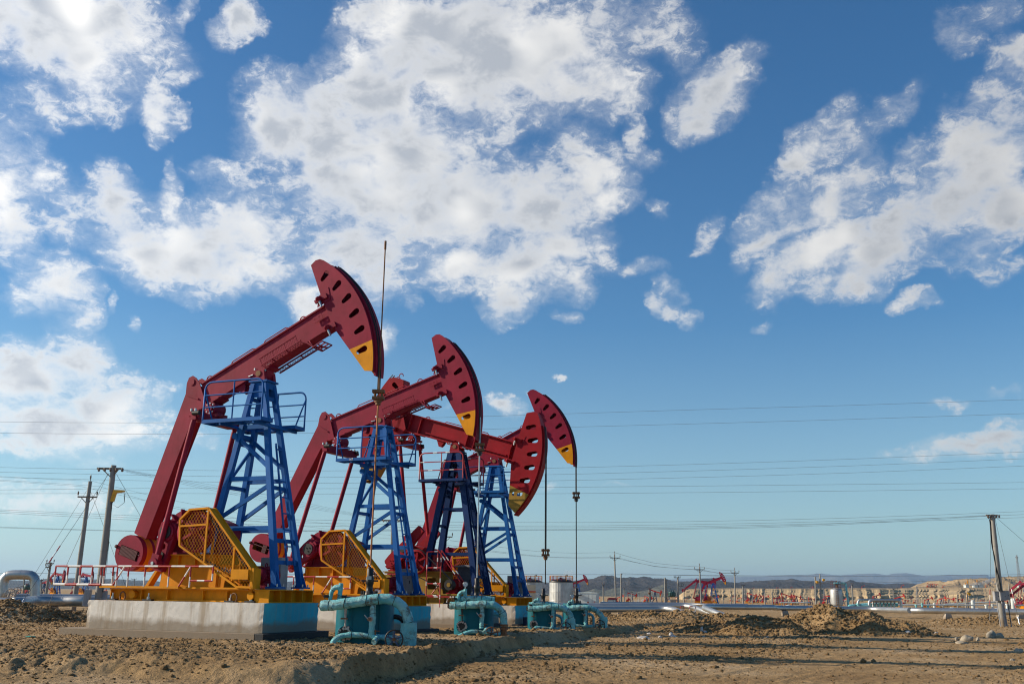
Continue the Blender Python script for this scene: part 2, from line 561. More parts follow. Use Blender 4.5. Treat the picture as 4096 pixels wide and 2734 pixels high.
def tower(root, c, dark, leg_w, ladder_to=7.2, braces=True, hi=True):
    zt = 9.62
    tops = {(1, -1): (-1.80, -.27), (1, 1): (-1.80, .27), (-1, -1): (-2.32, -.27), (-1, 1): (-2.32, .27)}
    feet = {(1, -1): (-.257, -.82, 1.76), (1, 1): (-.257, .82, 1.76), (-1, -1): (-3.42, -.80, 2.98), (-1, 1): (-3.42, .80, 2.98)}
    def pt(k, z):
        f, t = feet[k], tops[k]
        q = (z - f[2]) / (zt - f[2])
        return Vector((f[0] + (t[0] - f[0]) * q, f[1] + (t[1] - f[1]) * q, z))
    for k in feet:
        mb = MB()
        a, b = pt(k, feet[k][2]), pt(k, zt)
        sd = (0, 1, 0)
        mb.hbeam(a, b, leg_w, leg_w * .95, sd, .04) if dark else mb.bar(a, b, leg_w, leg_w, sd, 0, leg_w * .8, leg_w * .8)
        f = feet[k]
        if k[0] == 1:
            mb.box((f[0], f[1], f[2] - .03), (.55, .5, .06))
            for s2 in (-1, 1):
                mb.prism([(f[0] + .08 * s2, f[2]), (f[0] + .26 * s2, f[2]), (f[0] + .02 * s2, f[2] + .55)], f[1] - .02, f[1] + .02)
                for s3 in (-1, 1): mb.cyl((f[0] + s2 * .2, f[1] + s3 * .18, f[2]), (f[0] + s2 * .2, f[1] + s3 * .18, f[2] + .1), .03, 6, mat=1)
        else:
            mb.box((f[0], f[1], f[2] - .01), (.45, .4, .05))
        mb.build('leg', [M[c], M['steel']], root)
    bars = []
    for sy in (-1, 1):
        kf, kr = (1, sy), (-1, sy)
        for z in ((3.9, 5.8, 7.85) if braces else (3.9, 6.4, 8.6)): bars.append(('tie_bar', pt(kr, z), pt(kf, z), .09, .17 if braces else .13))
        if braces:
            bars.append(('diagonal_brace', pt(kr, 4.25), pt(kf, 5.55), .09, .15))
            bars.append(('diagonal_brace', pt(kr, 7.4), pt(kf, 6.2), .09, .15))
    for sx in (1, -1):
        for z in ((2.65, 3.45, 5.45, 7.9, 9.0) if sx > 0 else (3.9, 5.5, 7.2, 8.3, 9.0)):
            bars.append(('tie_bar', pt((sx, -1), z), pt((sx, 1), z), .08, .15))
        if sx < 0 and braces: bars.append(('diagonal_brace', pt((-1, -1), 5.6), pt((-1, 1), 7.1), .07, .12))
    mb = MB()
    for nm, a, b, w, h in bars:
        mb.bar(a, b, w, h)
        if hi:
            mb.build(nm, M[c], root)
            mb = MB()
    if not hi:
        mb.build('tower_bracing', M[c], root)
        mb = MB()
    mb.cyl(pt((-1, -1), 7.5) + Vector((-.16, -.12, 0)), pt((-1, 1), 7.5) + Vector((-.16, .12, 0)), .13, 12)
    mb.build('pivot_tube', M[c], root)
    mb = MB()
    mb.prism([(-2.42, 9.05), (-1.70, 9.05), (-1.74, 9.66), (-2.38, 9.66)], -.31, -.28)
    mb.prism([(-2.42, 9.05), (-1.70, 9.05), (-1.74, 9.66), (-2.38, 9.66)], .28, .31)
    mb.span((-2.42, -.28, 9.4), (-2.36, .28, 9.66)); mb.span((-1.76, -.28, 9.4), (-1.70, .28, 9.66))
    mb.box((-2.06, 0, 9.70), (.86, .80, .07))
    mb.build('tower_head', M[c], root)
    if hi:
        mb = MB()
        l0 = [pt((1, 1), z) + Vector((.1, -.14 - .0, 0)) for z in (2.55, ladder_to)]
        zz = (2.55, ladder_to)
        for vo in (-.12, .36):
            a = pt((1, -1), zz[0]).lerp(pt((1, 1), zz[0]), .5) + Vector((.12, vo, 0))
            b = pt((1, -1), zz[1]).lerp(pt((1, 1), zz[1]), .5) + Vector((.12, vo * .75, 0))
            mb.bar(a, b, .06, .06, (0, 1, 0))
        k = 0
        z = 3.25
        while z < ladder_to - .1:
            q = (z - zz[0]) / (zz[1] - zz[0])
            c0 = pt((1, -1), z).lerp(pt((1, 1), z), .5) + Vector((.12, 0, 0))
            mb.bar(c0 + Vector((0, -.12 * (1 - .25 * q), 0)), c0 + Vector((0, .36 * (1 - .25 * q), 0)), .06, .05)
            z += .62
        mb.build('ladder', M[c], root)
    return pt

def platforms(root, c, rails):
    u0, u1, z = -3.75, -.97, 8.03
    for sy in (-1, 1):
        vi, vo = .75 * sy, 1.45 * sy
        mb = MB()
        for v in (vi, vo): mb.bar((u0, v, z - .06), (u1, v, z - .06), .05, .14)
        for u in (u0, u1, (u0 + u1) / 2): mb.bar((u, vi, z - .06), (u, vo, z - .06), .05, .14)
        k = int((u1 - u0) / .11)
        for i in range(1, k): mb.bar((u0 + i * .11, vi, z), (u0 + i * .11, vo, z), .025, .03)
        for i in range(1, 5): mb.bar((u0, vi + (vo - vi) * i / 5, z - .01), (u1, vi + (vo - vi) * i / 5, z - .01), .02, .03)
        for u in (-2.9, -1.35): mb.bar((u, 0, z - .17), (u, vo, z - .17), .07, .1)
        pf = mb.build('work_platform', M[c], root)
        mb = MB()
        st = rails == 'striped'
        ms = [0, 0, 1, 0, 0] if st else [0]
        zt = 9.52
        r_ = .038
        top = [Vector((u0 + .02, vo, z))] + [Vector((u0 + .02 + .0, vo, zt - .3))]
        for i in range(5):
            a = R(180 - 90 * i / 4)
            top.append(Vector((u0 + .32 + .3 * math.cos(a), vo, zt - .3 + .3 * math.sin(a))))
        for i in range(1, 8): top.append(Vector((u0 + .32 + (u1 - u0 - .64) * i / 8, vo, zt)))
        for i in range(5):
            a = R(90 - 90 * i / 4)
            top.append(Vector((u1 - .32 + .3 * math.cos(a), vo, zt - .3 + .3 * math.sin(a))))
        top.append(Vector((u1 - .02, vo, z)))
        mb.tube(top, r_, 6, mats=[0, 0, 0, 0, 0, 0, 0, 0, 1, 0, 0, 1, 0, 0, 0, 0] if st else None)
        for zz in (8.52, 9.0): mb.striped((u0 + .05, vo, zz), (u1 - .05, vo, zz), .03, .28, ms, 5, 2 if zz > 8.6 else 0)
        mb.tube([(-2.35, vo, z), (-2.35, vo, zt)], .032, 6)
        for u, s2 in ((u0, 1), (u1, -1)):
            mb.tube([(u + .02 * s2, vi + .1 * sy, z), (u + .02 * s2, vo - .02 * sy, zt - .35)], .03, 6)
            mb.tube([(u, vo, 9.0), (u, vo - .18 * sy, 9.0)], .025, 5)
        mb.build('guard_rail', [M['stripe_red'] if st else M[c], M['stripe_white']], root)

def beam_fittings(root, fr, red, a_tail):
    for a in (-2.35, -.55, 1.15, 2.5):
        mb = MB()
        if a == 2.5 or a == -2.35:
            pts = [fr(a + .16 * math.cos(R(t)), -.1, 1.08 + .2 * math.sin(R(t))) for t in range(0, 181, 20)]
        else:
            w = .62
            pts = [fr(a - w, -.12, 1.08), fr(a - w + .02, -.12, 1.2), fr(a - w + .1, -.12, 1.26), fr(a + w - .1, -.12, 1.26), fr(a + w - .02, -.12, 1.2), fr(a + w, -.12, 1.08)]
        mb.tube(pts, .026, 6)
        mb.build('grab_rail', M[red], root)

def make_pump(name, loc, ang, psi, label, cat, group, style='a', zc=8.9, crank=None, detail=2, rail=True):
    root = empty(name, loc, R(ang), 1, label, cat, group)
    fr = beamfr(psi)
    red = {'a': 'crimson', 'b': 'red'}[style]
    yel = {'a': 'yellow', 'b': 'ochre'}[style]
    blu = {'a': 'blue', 'b': 'navy'}[style]
    hi = detail > 1
    # --- skid: two longitudinal beams, cross members, tower cross beam
    mb = MB()
    zb, zt = 1.19, 1.64
    for v in (-1.2, 1.2):
        mb.span((-7.55, v - .16, zb), (-.74, v + .16, zb + .05))
        mb.span((-7.55, v - .16, zt - .05), (-.74, v + .16, zt))
        mb.span((-7.54, v - .02, zb + .05), (-.745, v + .02, zt - .05))
        for u in (-7.5, -6.0, -4.75, -3.1, -2.0, -.9): mb.span((u - .02, v - .15, zb + .05), (u + .02, v + .15, zt - .05))
        if hi:
            sv = -1 if v < 0 else 1
            mb.cyl((-6.35, v, 1.42), (-6.35, v + .26 * sv, 1.42), .15, 14)
            mb.span((-6.55, v + sv * .02, zb + .05), (-6.0, v + sv * .04, zt - .05))
            mb.cyl((-.85, v, 1.42), (-.85, v + .3 * sv, 1.42), .14, 14)
    for u in (-7.45, -5.6, -3.6, -2.1): mb.span((u - .12, -1.04, zb + .02), (u + .12, 1.04, zt - .02))
    mb.span((-7.3, -1.0, zt + .004), (-2.2, 1.0, zt + .02))
    if rail:
        mb.span((-7.75, -1.72, zt + .01), (-3.95, -1.15, zt + .09))
        mb.span((-3.93, -1.60, zt + .01), (-.95, -1.1, zt + .07))
    mb.build('skid_frame', M[yel], root)
    mb = MB()
    mb.span((-.72, -1.43, zb), (-.07, 1.43, zb + .03))
    mb.span((-.74, -1.45, zt - .02), (-.05, 1.45, zt + .015))
    mb.span((-.40, -1.42, zb + .03), (-.36, 1.42, zt - .02))
    for v in (-1.41, 1.41): mb.span((-.70, v - .02, zb + .03), (-.08, v + .02, zt - .02))
    for v in (-.71, 0, .71): mb.span((-.36, v - .012, zb + .03), (-.075, v + .012, zt - .02))
    mb.build('tower_cross_beam', M[yel], root)
    if hi:
        for u in (-7.3, -5.55, -1.75, -.85):
            for v in (-1.42, 1.42):
                mb = MB()
                mb.box((u, v, zb + .03), (.42, .22, .05), 0)
                mb.cyl((u, v, zb), (u, v, zb + .28), .035, 8, mat=1)
                mb.cyl((u, v, zb + .06), (u, v, zb + .15), .07, 6, mat=1)
                mb.build('anchor_bolt', [M['black'], M['steel']], root)
        for u in (-6.75, -1.55):
            mb = MB()
            mb.tube([Vector((u + .13 * math.cos(R(t)), -1.5, zb + .15 + .17 * math.sin(R(t)))) for t in range(-60, 241, 20)], .028, 6)
            mb.build('lifting_ring', M['rust'], root)
    # --- gearbox pedestal
    mb = MB()
    zp = 2.93
    if style == 'a':
        for v in (-.82, .82):
            mb.prism([(-5.62, zt + .02), (-2.95, zt + .02), (-2.92, zp - .04), (-5.42, zp - .04)], v - .02, v + .02)
            for u in (-5.4, -4.7, -3.9, -3.0):
                sg = -1 if v < 0 else 1
                mb.prism([(u - .015, zp - .5), (u + .015, zp - .5), (u + .015, zp - .05), (u - .015, zp - .05)], v + sg * .02, v + sg * .16)
        mb.span((-5.60, -.80, zt + .02), (-5.56, .80, zp - .04))
        mb.prism([(-2.95, zt + .02), (-2.90, zt + .02), (-2.88, zp - .04), (-2.92, zp - .04)], -.80, .80)
        mb.span((-5.56, -1.0, zp - .04), (-2.80, 1.0, zp))
        mb.prism([(-6.3, zt + .02), (-6.15, zt + .02), (-5.55, 2.55), (-5.6, 2.65)], -.9, -.6)
        mb.prism([(-6.3, zt + .02), (-6.15, zt + .02), (-5.55, 2.55), (-5.6, 2.65)], .6, .9)
        # motor bridge with an arched opening
        arch = [(-2.90, zt + .02), (-2.62, zt + .02)] + [(-2.27 + .35 * math.cos(R(a)), 1.66 + .62 * math.sin(R(a))) for a in range(180, -1, -20)] + [(-1.86, zt + .02), (-2.0, 2.55), (-2.86, 2.55)]
        mb.prism(arch, -.78, -.74)
        mb.prism(arch, .74, .78)
        mb.span((-2.86, -.74, 2.5), (-2.02, .74, 2.54))
    else:
        holes = [arcpts((-4.9, 2.45), .16, 0, 342, 18), arcpts((-4.05, 2.45), .16, 0, 342, 18),
                 [(-3.25, 1.95), (-2.82, 1.95), (-2.75, 2.02), (-2.75, 2.5), (-2.82, 2.57), (-3.25, 2.57), (-3.3, 2.5), (-3.3, 2.02)]]
        for v in (-.82, .82): mb.plate([(-6.2, zt + .02), (-2.3, zt + .02), (-2.55, zp - .06), (-6.0, zp - .06)], holes, v - .02, v + .02)
        mb.span((-6.1, -1.0, zp - .06), (-2.3, 1.0, zp))
        mb.span((-6.1, -.78, zt + .02), (-6.05, .78, zp - .06))
        mb.span((-2.56, -.78, zt + .02), (-2.5, .78, zp - .06))
        mb.span((-5.9, -.3, 1.7), (-2.6, .3, 2.8))
    mb.build('gearbox_pedestal', M[yel], root)
    # --- gearbox
    mb = MB()
    gc = (-4.85, 3.82) if style == 'a' else (-4.75, 3.62)
    prof = [(-5.75, 2.97), (-3.15, 2.97), (-3.15, 3.1)] + arcpts((-3.55, 3.75), .48, -25, 75, 8) + arcpts(gc, .82, 70, 205, 14) + [(-5.75, 3.1)]
    mb.prism(prof, -.62, .62)
    mb.span((-5.9, -.72, 2.94), (-3.0, .72, 3.02))
    for v in (-.70, .70):
        for a in (60, 95, 130, 165):
            p = pol(a, .55); q = pol(a, .86)
            mb.bar((gc[0] + p[0], v, gc[1] + p[1]), (gc[0] + q[0], v, gc[1] + q[1]), .2, .05, (0, 0, 1))
        mb.prism([(-5.6, 3.02), (-5.3, 3.02), (-5.15, 3.5), (-5.3, 3.5)], v - .05, v + .05)
        mb.prism([(-4.4, 3.02), (-4.1, 3.02), (-4.35, 3.5), (-4.5, 3.5)], v - .05, v + .05)
    sh = (-5.19, 3.77) if style == 'a' else (-5.43, 3.46)
    mb.cyl((sh[0], -1.1, sh[1]), (sh[0], 1.1, sh[1]), .26, 16)
    mb.cyl((sh[0], -.78, sh[1]), (sh[0], .78, sh[1]), .40, 18)
    mb.cyl((-3.62, -1.25, 3.76), (-3.62, .7, 3.76), .12, 12)
    mb.build('gearbox', M[red], root)
    # --- equalizer and its bearing, pitmans, cranks
    aeq = -2.72 if style == 'a' else -3.05
    e = fr(aeq, 0, -.58)
    mb = MB()
    bpt = fr(aeq + .12, 0, -.14)
    mb.cyl((bpt.x, -.34, bpt.z), (bpt.x, .34, bpt.z), .27, 14)
    mb.cyl((bpt.x, -.42, bpt.z), (bpt.x, .42, bpt.z), .15, 12)
    mb.span((bpt.x - .4, -.30, e.z + .12), (bpt.x + .4, .30, e.z + .22))
    mb.prism([(bpt.x - .3, e.z + .2), (bpt.x + .3, e.z + .2), (bpt.x + .15, bpt.z), (bpt.x - .15, bpt.z)], -.2, .2)
    if hi:
        for k in range(8):
            a = R(45 * k)
            mb.cyl((bpt.x + .2 * math.cos(a), -.37, bpt.z + .2 * math.sin(a)), (bpt.x + .2 * math.cos(a), .37, bpt.z + .2 * math.sin(a)), .03, 6, mat=1)
        mb.prism([(aeq - .35, .06), (aeq + .65, .06), (aeq + .65, .12), (aeq - .35, .12)], -.34, .34, 0, fr)
    mb.build('equalizer_bearing', [M[red], M['steel']], root)
    mb = MB()
    pl = [(e.x - .14, e.z - .19), (e.x + .14, e.z - .19), (e.x + .14, e.z + .14), (e.x - .14, e.z + .14)]
    mb.prism(pl, -1.28, 1.28)
    mb.span((e.x - .17, -1.0, e.z - .22), (e.x + .17, 1.0, e.z - .18))
    for v in (-1.28, 1.28):
        mb.cyl((e.x - .22, v, e.z), (e.x + .24, v, e.z), .09, 10)
    mb.build('equalizer', M[red], root)
    clen = 1.18 if style == 'a' else 1.5
    plen = 5.82
    side = crank or 1
    pin = circ_x(sh, clen, (e.x, e.z), plen, side)
    th = math.degrees(math.atan2(pin[1] - sh[1], pin[0] - sh[0]))
    for v in (-1.28, 1.28):
        mb = MB()
        top = Vector((e.x - .02, v, e.z - .05))
        bot = Vector((pin[0], v * 1.06, pin[1]))
        mb.tube([top, top.lerp(bot, .06), top.lerp(bot, .9), bot], [.085, .105, .105, .105], 10)
        mb.box(top + Vector((0, 0, .05)), (.26, .2, .36))
        mb.cyl(bot + Vector((0, -.17, 0)), bot + Vector((0, .17, 0)), .2, 14)
        if hi:
            mb.cyl(top + Vector((-.02, -.1, .12)), top + Vector((.3, -.1, .12)), .09, 10, mat=1)
            for dx in (-.1, .1): mb.cyl(top + Vector((dx, -.1, .2)), top + Vector((dx, -.1, .3)), .045, 6, mat=2)
            mb.cyl(bot + Vector((0, -.2, 0)), bot + Vector((0, -.17, 0)), .07, 6, mat=2)
            mb.box(bot + Vector((0, 0, .1)), (.34, .2, .5), rot=Matrix.Rotation(math.atan2(top.x - bot.x, top.z - bot.z), 3, 'Y'))
        mb.build('pitman_rod', [M[red], M['black'], M['steel']], root)
        mb = MB()
        dd = (math.cos(R(th)), math.sin(R(th)))
        nn = (-dd[1], dd[0])
        ext = .32 if style == 'a' else 1.05
        def cp(l, w): return (sh[0] + dd[0] * l + nn[0] * w, sh[1] + dd[1] * l + nn[1] * w)
        poly = [cp(-.38, -.26), cp(-.30, -.38), cp(.1, -.40), cp(clen + ext, -.22), cp(clen + ext, .22), cp(.1, .40), cp(-.30, .38), cp(-.38, .26)]
        hl = [arcpts(cp(.56, 0), .12, 0, 330, 11)]
        vc = v * .82
        mb.plate(poly, hl, vc - .13, vc + .13)
        sg = -1 if v < 0 else 1
        mb.cyl((sh[0], vc, sh[1]), (sh[0], vc + .2 * sg, sh[1]), .36, 18)
        mb.cyl((pin[0], vc, pin[1]), (pin[0], v * 1.02, pin[1]), .12, 12)
        if hi:
            mb.box((*cp(-.36, 0)[:1], vc, cp(-.36, 0)[1]), (.24, .34, .2), rot=Matrix.Rotation(-R(th), 3, 'Y'))
            mb.cyl((cp(.92, 0)[0], vc - .16, cp(.92, 0)[1]), (cp(.92, 0)[0], vc + .16, cp(.92, 0)[1]), .16, 14, mat=1)
        cr = mb.build('crank', [M[red], M['black']], root)
        if hi:
            mb = MB()
            mb.cyl((sh[0], vc + .2 * sg, sh[1]), (sh[0], vc + .24 * sg, sh[1]), .26, 18)
            for k in range(3):
                a = R(30 + 120 * k)
                mb.cyl((sh[0] + .1 * math.cos(a), vc + .24 * sg, sh[1] + .1 * math.sin(a)), (sh[0] + .1 * math.cos(a), vc + .27 * sg, sh[1] + .1 * math.sin(a)), .035, 8)
            mb.build('shaft_cover', M['black'] if style == 'a' else M[red], cr)
    # --- walking beam
    mb = MB()
    a0, a1 = (-2.72, 3.72) if style == 'a' else (-4.05, 3.75)
    if style == 'a':
        mb.prism([(a0, .15), (a1, .15), (a1, 1.06), (a0, 1.06)], -.2, .2, 0, fr)
    else:
        mb.prism([(a0, .17), (a1, .17), (a1, 1.12), (a0, 1.12)], -.03, .03, 0, fr)
        for a in (-4.0, -3.4, -2.7, .55, 1.05, 3.4): mb.prism([(a - .02, .17), (a + .02, .17), (a + .02, 1.12), (a - .02, 1.12)], -.24, .24, 0, fr)
        mb.prism([(-2.2, .3), (-.2, .3), (-.2, .36), (-2.2, .36)], -.2, .2, 0, fr)
        mb.prism([(1.3, .3), (3.2, .3), (3.2, .36), (1.3, .36)], -.2, .2, 0, fr)
    bt = 1.06 if style == 'a' else 1.12
    mb.prism([(a0, .10), (a1, .10), (a1, .17), (a0, .17)], -.26, .26, 0, fr)
    mb.prism([(a0, bt), (a1, bt), (a1, bt + .06), (a0, bt + .06)], -.26, .26, 0, fr)
    mb.prism([(a1 - .03, .0), (a1 + .02, .0), (a1 + .02, 1.3), (a1 - .03, 1.3)], -.34, .34, 0, fr)
    if hi: # lugs under the beam, cross plate
        for v in (-.13, .13): mb.prism([(-1.35, .10), (-.85, .10), (-.92, -.12), (-1.0, -.24), (-1.12, -.24), (-1.2, -.12)], v - .03, v + .03, 0, fr)
        mb.plate([(3.0, .62), (3.42, .62), (3.42, .86), (3.0, .86)], [arcpts((3.1, .74), .055, 0, 324, 9), arcpts((3.31, .74), .055, 0, 324, 9)], -.30, -.28, 0, fr)
    mb.build('walking_beam', M[red], root)
    if hi: beam_fittings(root, fr, red, a0)
    # saddle
    mb = MB()
    mb.cyl((PIV[0], -.30, PIV[1]), (PIV[0], .30, PIV[1]), .25, 16)
    for v in (-.30, .30):
        mb.prism([(PIV[0] - .32, 9.735), (PIV[0] + .32, 9.735), (PIV[0] + .24, 10.15), (PIV[0] - .24, 10.15)], v - .09, v + .09)
        sg = -1 if v < 0 else 1
        mb.cyl((PIV[0], v, PIV[1]), (PIV[0], v + .12 * sg, PIV[1]), .12, 14, mat=1)
        if hi:
            for dx in (-.24, .24): mb.cyl((PIV[0] + dx, v, 10.1), (PIV[0] + dx, v, 10.24), .05, 6, mat=2)
    mb.prism([(-.55, .02), (.55, .02), (.55, .10), (-.55, .10)], -.36, .36, 0, fr)
    mb.prism([(-.25, -.1), (.25, -.1), (.35, .05), (-.35, .05)], -.22, .22, 0, fr)
    if hi:
        for a in (-.45, .5):
            for v in (-.4, .4):
                p = fr(a, v, .1); q = fr(a + .22, v, .06)
                mb.cyl(p, q, .035, 6, mat=2)
    mb.build('saddle_bearing', [M[red], M['rust'], M['steel']], root)
    horsehead(root, fr, red, *((.50, .25) if style == 'a' else (.64, .30)), edge_yellow=style == 'b', hi=hi, tilt=None if style == 'a' else 18, RH=RHS[style])
    if style == 'a':
        # tail arm and counterweight
        mb = MB()
        arm = [(-2.74, 1.16), (-2.80, 1.42), (-2.92, 1.60), (-3.12, 1.62), (-3.30, 1.45), (-3.50, 1.05), (-7.70, -3.13), (-7.28, -3.66), (-3.62, -.16), (-3.12, .12), (-2.74, .12)]
        mb.plate(arm, [arcpts((-3.05, 1.36), .09, 0, 330, 11)], -.30, -.26, 0, fr)
        mb.plate(arm, [arcpts((-3.05, 1.36), .09, 0, 330, 11)], .26, .30, 0, fr)
        body = [(-2.74, 1.0), (-3.45, 1.0), (-7.62, -3.15), (-7.28, -3.58), (-3.62, -.10), (-3.12, .16), (-2.74, .16)]
        mb.prism(body, -.255, .255, 0, fr)
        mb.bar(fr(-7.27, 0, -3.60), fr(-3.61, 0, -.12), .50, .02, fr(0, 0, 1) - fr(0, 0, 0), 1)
        if hi:
            mb.tube([fr(-3.05, -.31, 1.36), fr(-3.05, -.33, 1.36)], .14, 12, 0)
            mb.prism([(-3.5, .98), (-3.42, 1.0), (-2.98, .55), (-3.02, .5)], -.34, -.30, 0, fr)
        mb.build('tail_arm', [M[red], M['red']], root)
        cw = (-7.92, -3.92)
        mb = MB()
        n = 28
        ring = [(cw[0] + .71 * math.cos(2 * math.pi * i / n), cw[1] + .71 * math.sin(2 * math.pi * i / n)) for i in range(n)]
        # end plates with a tilted rectangular opening
        c_, s_ = math.cos(R(-psi - 17)), math.sin(R(-psi - 17))
        opn = [(cw[0] + x * c_ - y * s_, cw[1] + x * s_ + y * c_) for x, y in ((-.5, -.2), (.5, -.2), (.5, .2), (-.5, .2))]
        if hi:
            mb.plate(ring, [opn], -.64, -.61, 0, fr)
        else:
            mb.plate(ring, [], -.64, -.61, 0, fr)
        mb.plate(ring, [], .61, .64, 0, fr)
        vs = [-.64, -.40, -.08, .08, .40, .64]
        ms = [0, 1, 0, 1, 0]
        for i in range(5):
            A = [fr(p[0], vs[i], p[1]) for p in ring]; B = [fr(p[0], vs[i + 1], p[1]) for p in ring]
            mb.add(A + B, [(k, (k + 1) % n, n + (k + 1) % n, n + k) for k in range(n)], ms[i], True)
        cwo = mb.build('counterweight', [M[red], M['yellow']], root)
        if hi:
            mb = MB()
            nplates = {0: 14, 1: 4}.get(int(psi < 20), 14)
            for k in range(nplates):
                x = -.44 + k * .063 + (.55 if nplates == 4 else 0)
                fr2 = lambda u, v, z: fr(cw[0] + u * c_ - z * s_, v, cw[1] + u * s_ + z * c_)
                mb.prism([(x, -.185), (x + .045, -.185), (x + .045, .185), (x, .185)], -.675, -.2, 0, fr2)
            mb.tube([fr2(-.72, -.63, .06), fr2(.55, -.63, .06)], .03, 6)
            mb.tube([fr2(-.74, -.66, .06), fr2(-.66, -.66, .06)], .07, 6)
            mb.build('weight_plates', M['darkred'], cwo)
    else:
        mb = MB()
        arc2 = [pol(152 + 62 * i / 20, 6.2) for i in range(21)]
        bnd = 205.5
        redp = [pol(146.5, 5.45), pol(148, 5.75), pol(150, 6.05)] + [p for p in arc2 if math.degrees(math.atan2(p[1], p[0])) % 360 < bnd] + [pol(bnd, 6.2), pol(bnd, 4.80), pol(176, 3.45), pol(163, 4.2)]
        yel2 = [pol(bnd, 4.8), pol(bnd, 6.2), pol(209, 6.2), pol(214, 6.2), pol(214.5, 5.6)]
        hls = [slot(153 + 9 * k, 5.55, .6, .28, 150) for k in range(5)]
        for v in (-.4, .4):
            mb.plate(redp, hls, v - .02, v + .02, 0, fr)
            mb.prism(yel2, v - .02, v + .02, 1, fr)
        for i in range(20):
            a0_, a1_ = 152 + 62 * i / 20, 152 + 62 * (i + 1) / 20
            mb.prism([pol(a0_, 6.2), pol(a1_, 6.2), pol(a1_, 6.26), pol(a0_, 6.26)], -.4, .4, 1 if a0_ > bnd else 0, fr)
        for p, q in ((pol(146.5, 5.45), pol(163, 4.2)), (pol(176, 3.45), pol(205, 4.8)), (pol(205.5, 4.8), pol(214.5, 5.6)), (pol(146.5, 5.45), pol(151, 6.1))):
            a, b = fr(p[0], 0, p[1]), fr(q[0], 0, q[1])
            mb.bar(a, b, .78, .03, (b - a).cross(Vector((0, 1, 0))), 1 if p == pol(205.5, 4.8) else 0)
        mb.prism([(-4.1, .0), (-3.9, .0), (-3.9, 1.5), (-4.1, 1.5)], -.42, .42, 0, fr)
        for b in (.06, 1.42):
            for v in (-.4,): mb.cyl(fr(-4.1, v - .12, b + .1), fr(-4.1, v - .12, b - .16), .12, 10)
        for x in (5.62, 5.95):
            mb.tube([fr(*pol(149 + (x - 5.6) * 9, 5.5)[:1], -.3, pol(149 + (x - 5.6) * 9, 5.5)[1]) + Vector((.14 * math.cos(R(t)), 0, .4 + .14 * math.sin(R(t)) * 1.2)) for t in range(180, -1, -30)], .03, 6)
        mb.build('rear_horsehead', [M[red], M['ochre']], root)
        for v in (-.12, .12):
            pts = []
            for i in range(16):
                a = 150 + 38 * i / 15
                p = pol(a, 6.33 + (.12 if v > 0 else 0) * math.sin(math.pi * i / 15))
                pts.append(fr(p[0], v - .1, p[1]))
            MB().tube(pts, .035, 6).build('wire_rope', M['black'], root)
    rope_and_rod(root, fr, psi, zc, RHS[style])
    tower(root, blu, style == 'b', (.23 if hi else .36) if style == 'a' else .33, 7.2 if style == 'a' else 9.0, style == 'a', hi)
    if detail > 0:
        platforms(root, blu, 'striped' if style == 'b' else 'plain')
    # --- motor
    mb = MB()
    mu, mv, mz = (-.98, -.45, 2.16) if style == 'a' else (-1.75, -.55, 2.2)
    mb.lathe([(0, -.42), (.22, -.42), (.27, -.36), (.27, .2), (.36, .22), (.36, .44), (.30, .5), (0, .5)], (mu, mv, mz), 20, axis='y')
    for k in range(24):
        a = 2 * math.pi * k / 24
        mb.bar((mu + .28 * math.cos(a), mv - .34, mz + .28 * math.sin(a)), (mu + .28 * math.cos(a), mv + .18, mz + .28 * math.sin(a)), .015, .07, (math.cos(a), 0, math.sin(a)))
    mb.box((mu + .28, mv - .1, mz + .05), (.18, .3, .26))
    mb.span((mu - .34, mv - .36, 1.70), (mu + .34, mv + .2, 1.78))
    mb.prism([(mu - .26, 1.78), (mu + .26, 1.78), (mu + .12, 2.0), (mu - .12, 2.0)], mv - .3, mv + .1)
    mb.torus((mu, mv, mz + .38), .07, .02, 'x', 10, 5)
    if style == 'b':
        mb.cyl((mu, mv - .75, mz), (mu, mv - .45, mz), .29, 22, mat=1)
        mb.cyl((mu, mv - .78, mz), (mu, mv - .75, mz), .12, 12, mat=2)
        mb.span((mu - .6, mv - .5, 1.64), (mu + .6, mv + .5, 1.72), 2)
    else:
        mb.cyl((mu, -1.42, mz - .1), (mu, mv - .42, mz - .1), .13, 12, mat=1)
    mb.build('motor', [M['darkred' if style == 'a' else red] if style == 'b' else M[red], M['black'], M['ochre']], root)
    # --- belt pulley
    pc = (-3.62, 3.76) if style == 'a' else (-3.74, 3.42)
    pv = -1.38
    mb = MB()
    pr = .80 if style == 'a' else .68
    mb.lathe([(pr - .1, -.11), (pr, -.11), (pr, .11), (pr - .1, .11), (pr - .1, -.11)], (pc[0], pv, pc[1]), 36, axis='y')
    mb.lathe([(0, -.12), (.15, -.12), (.15, .12), (0, .12)], (pc[0], pv, pc[1]), 16, axis='y')
    for k in range(6):
        a = R(60 * k + 25)
        mb.bar((pc[0] + .1 * math.cos(a), pv, pc[1] + .1 * math.sin(a)), (pc[0] + (pr - .06) * math.cos(a), pv, pc[1] + (pr - .06) * math.sin(a)), .10, .14, (0, 1, 0))
    mb.build('belt_pulley', M['crimson' if style == 'a' else 'red'], root)
    mb = MB()
    m2 = (mu, mz - .1) if style == 'a' else (mu, mz)
    r2 = .13 if style == 'a' else .29
    dx, dz = m2[0] - pc[0], m2[1] - pc[1]
    dl = math.hypot(dx, dz)
    base_a = math.atan2(dz, dx)
    off = math.acos((pr - r2) / dl)
    for s2 in (1, -1):
        a = base_a + s2 * off
        mb.bar((pc[0] + (pr + .02) * math.cos(a), pv, pc[1] + (pr + .02) * math.sin(a)), (m2[0] + (r2 + .02) * math.cos(a), pv, m2[1] + (r2 + .02) * math.sin(a)), .16, .03, (math.cos(a), 0, math.sin(a)))
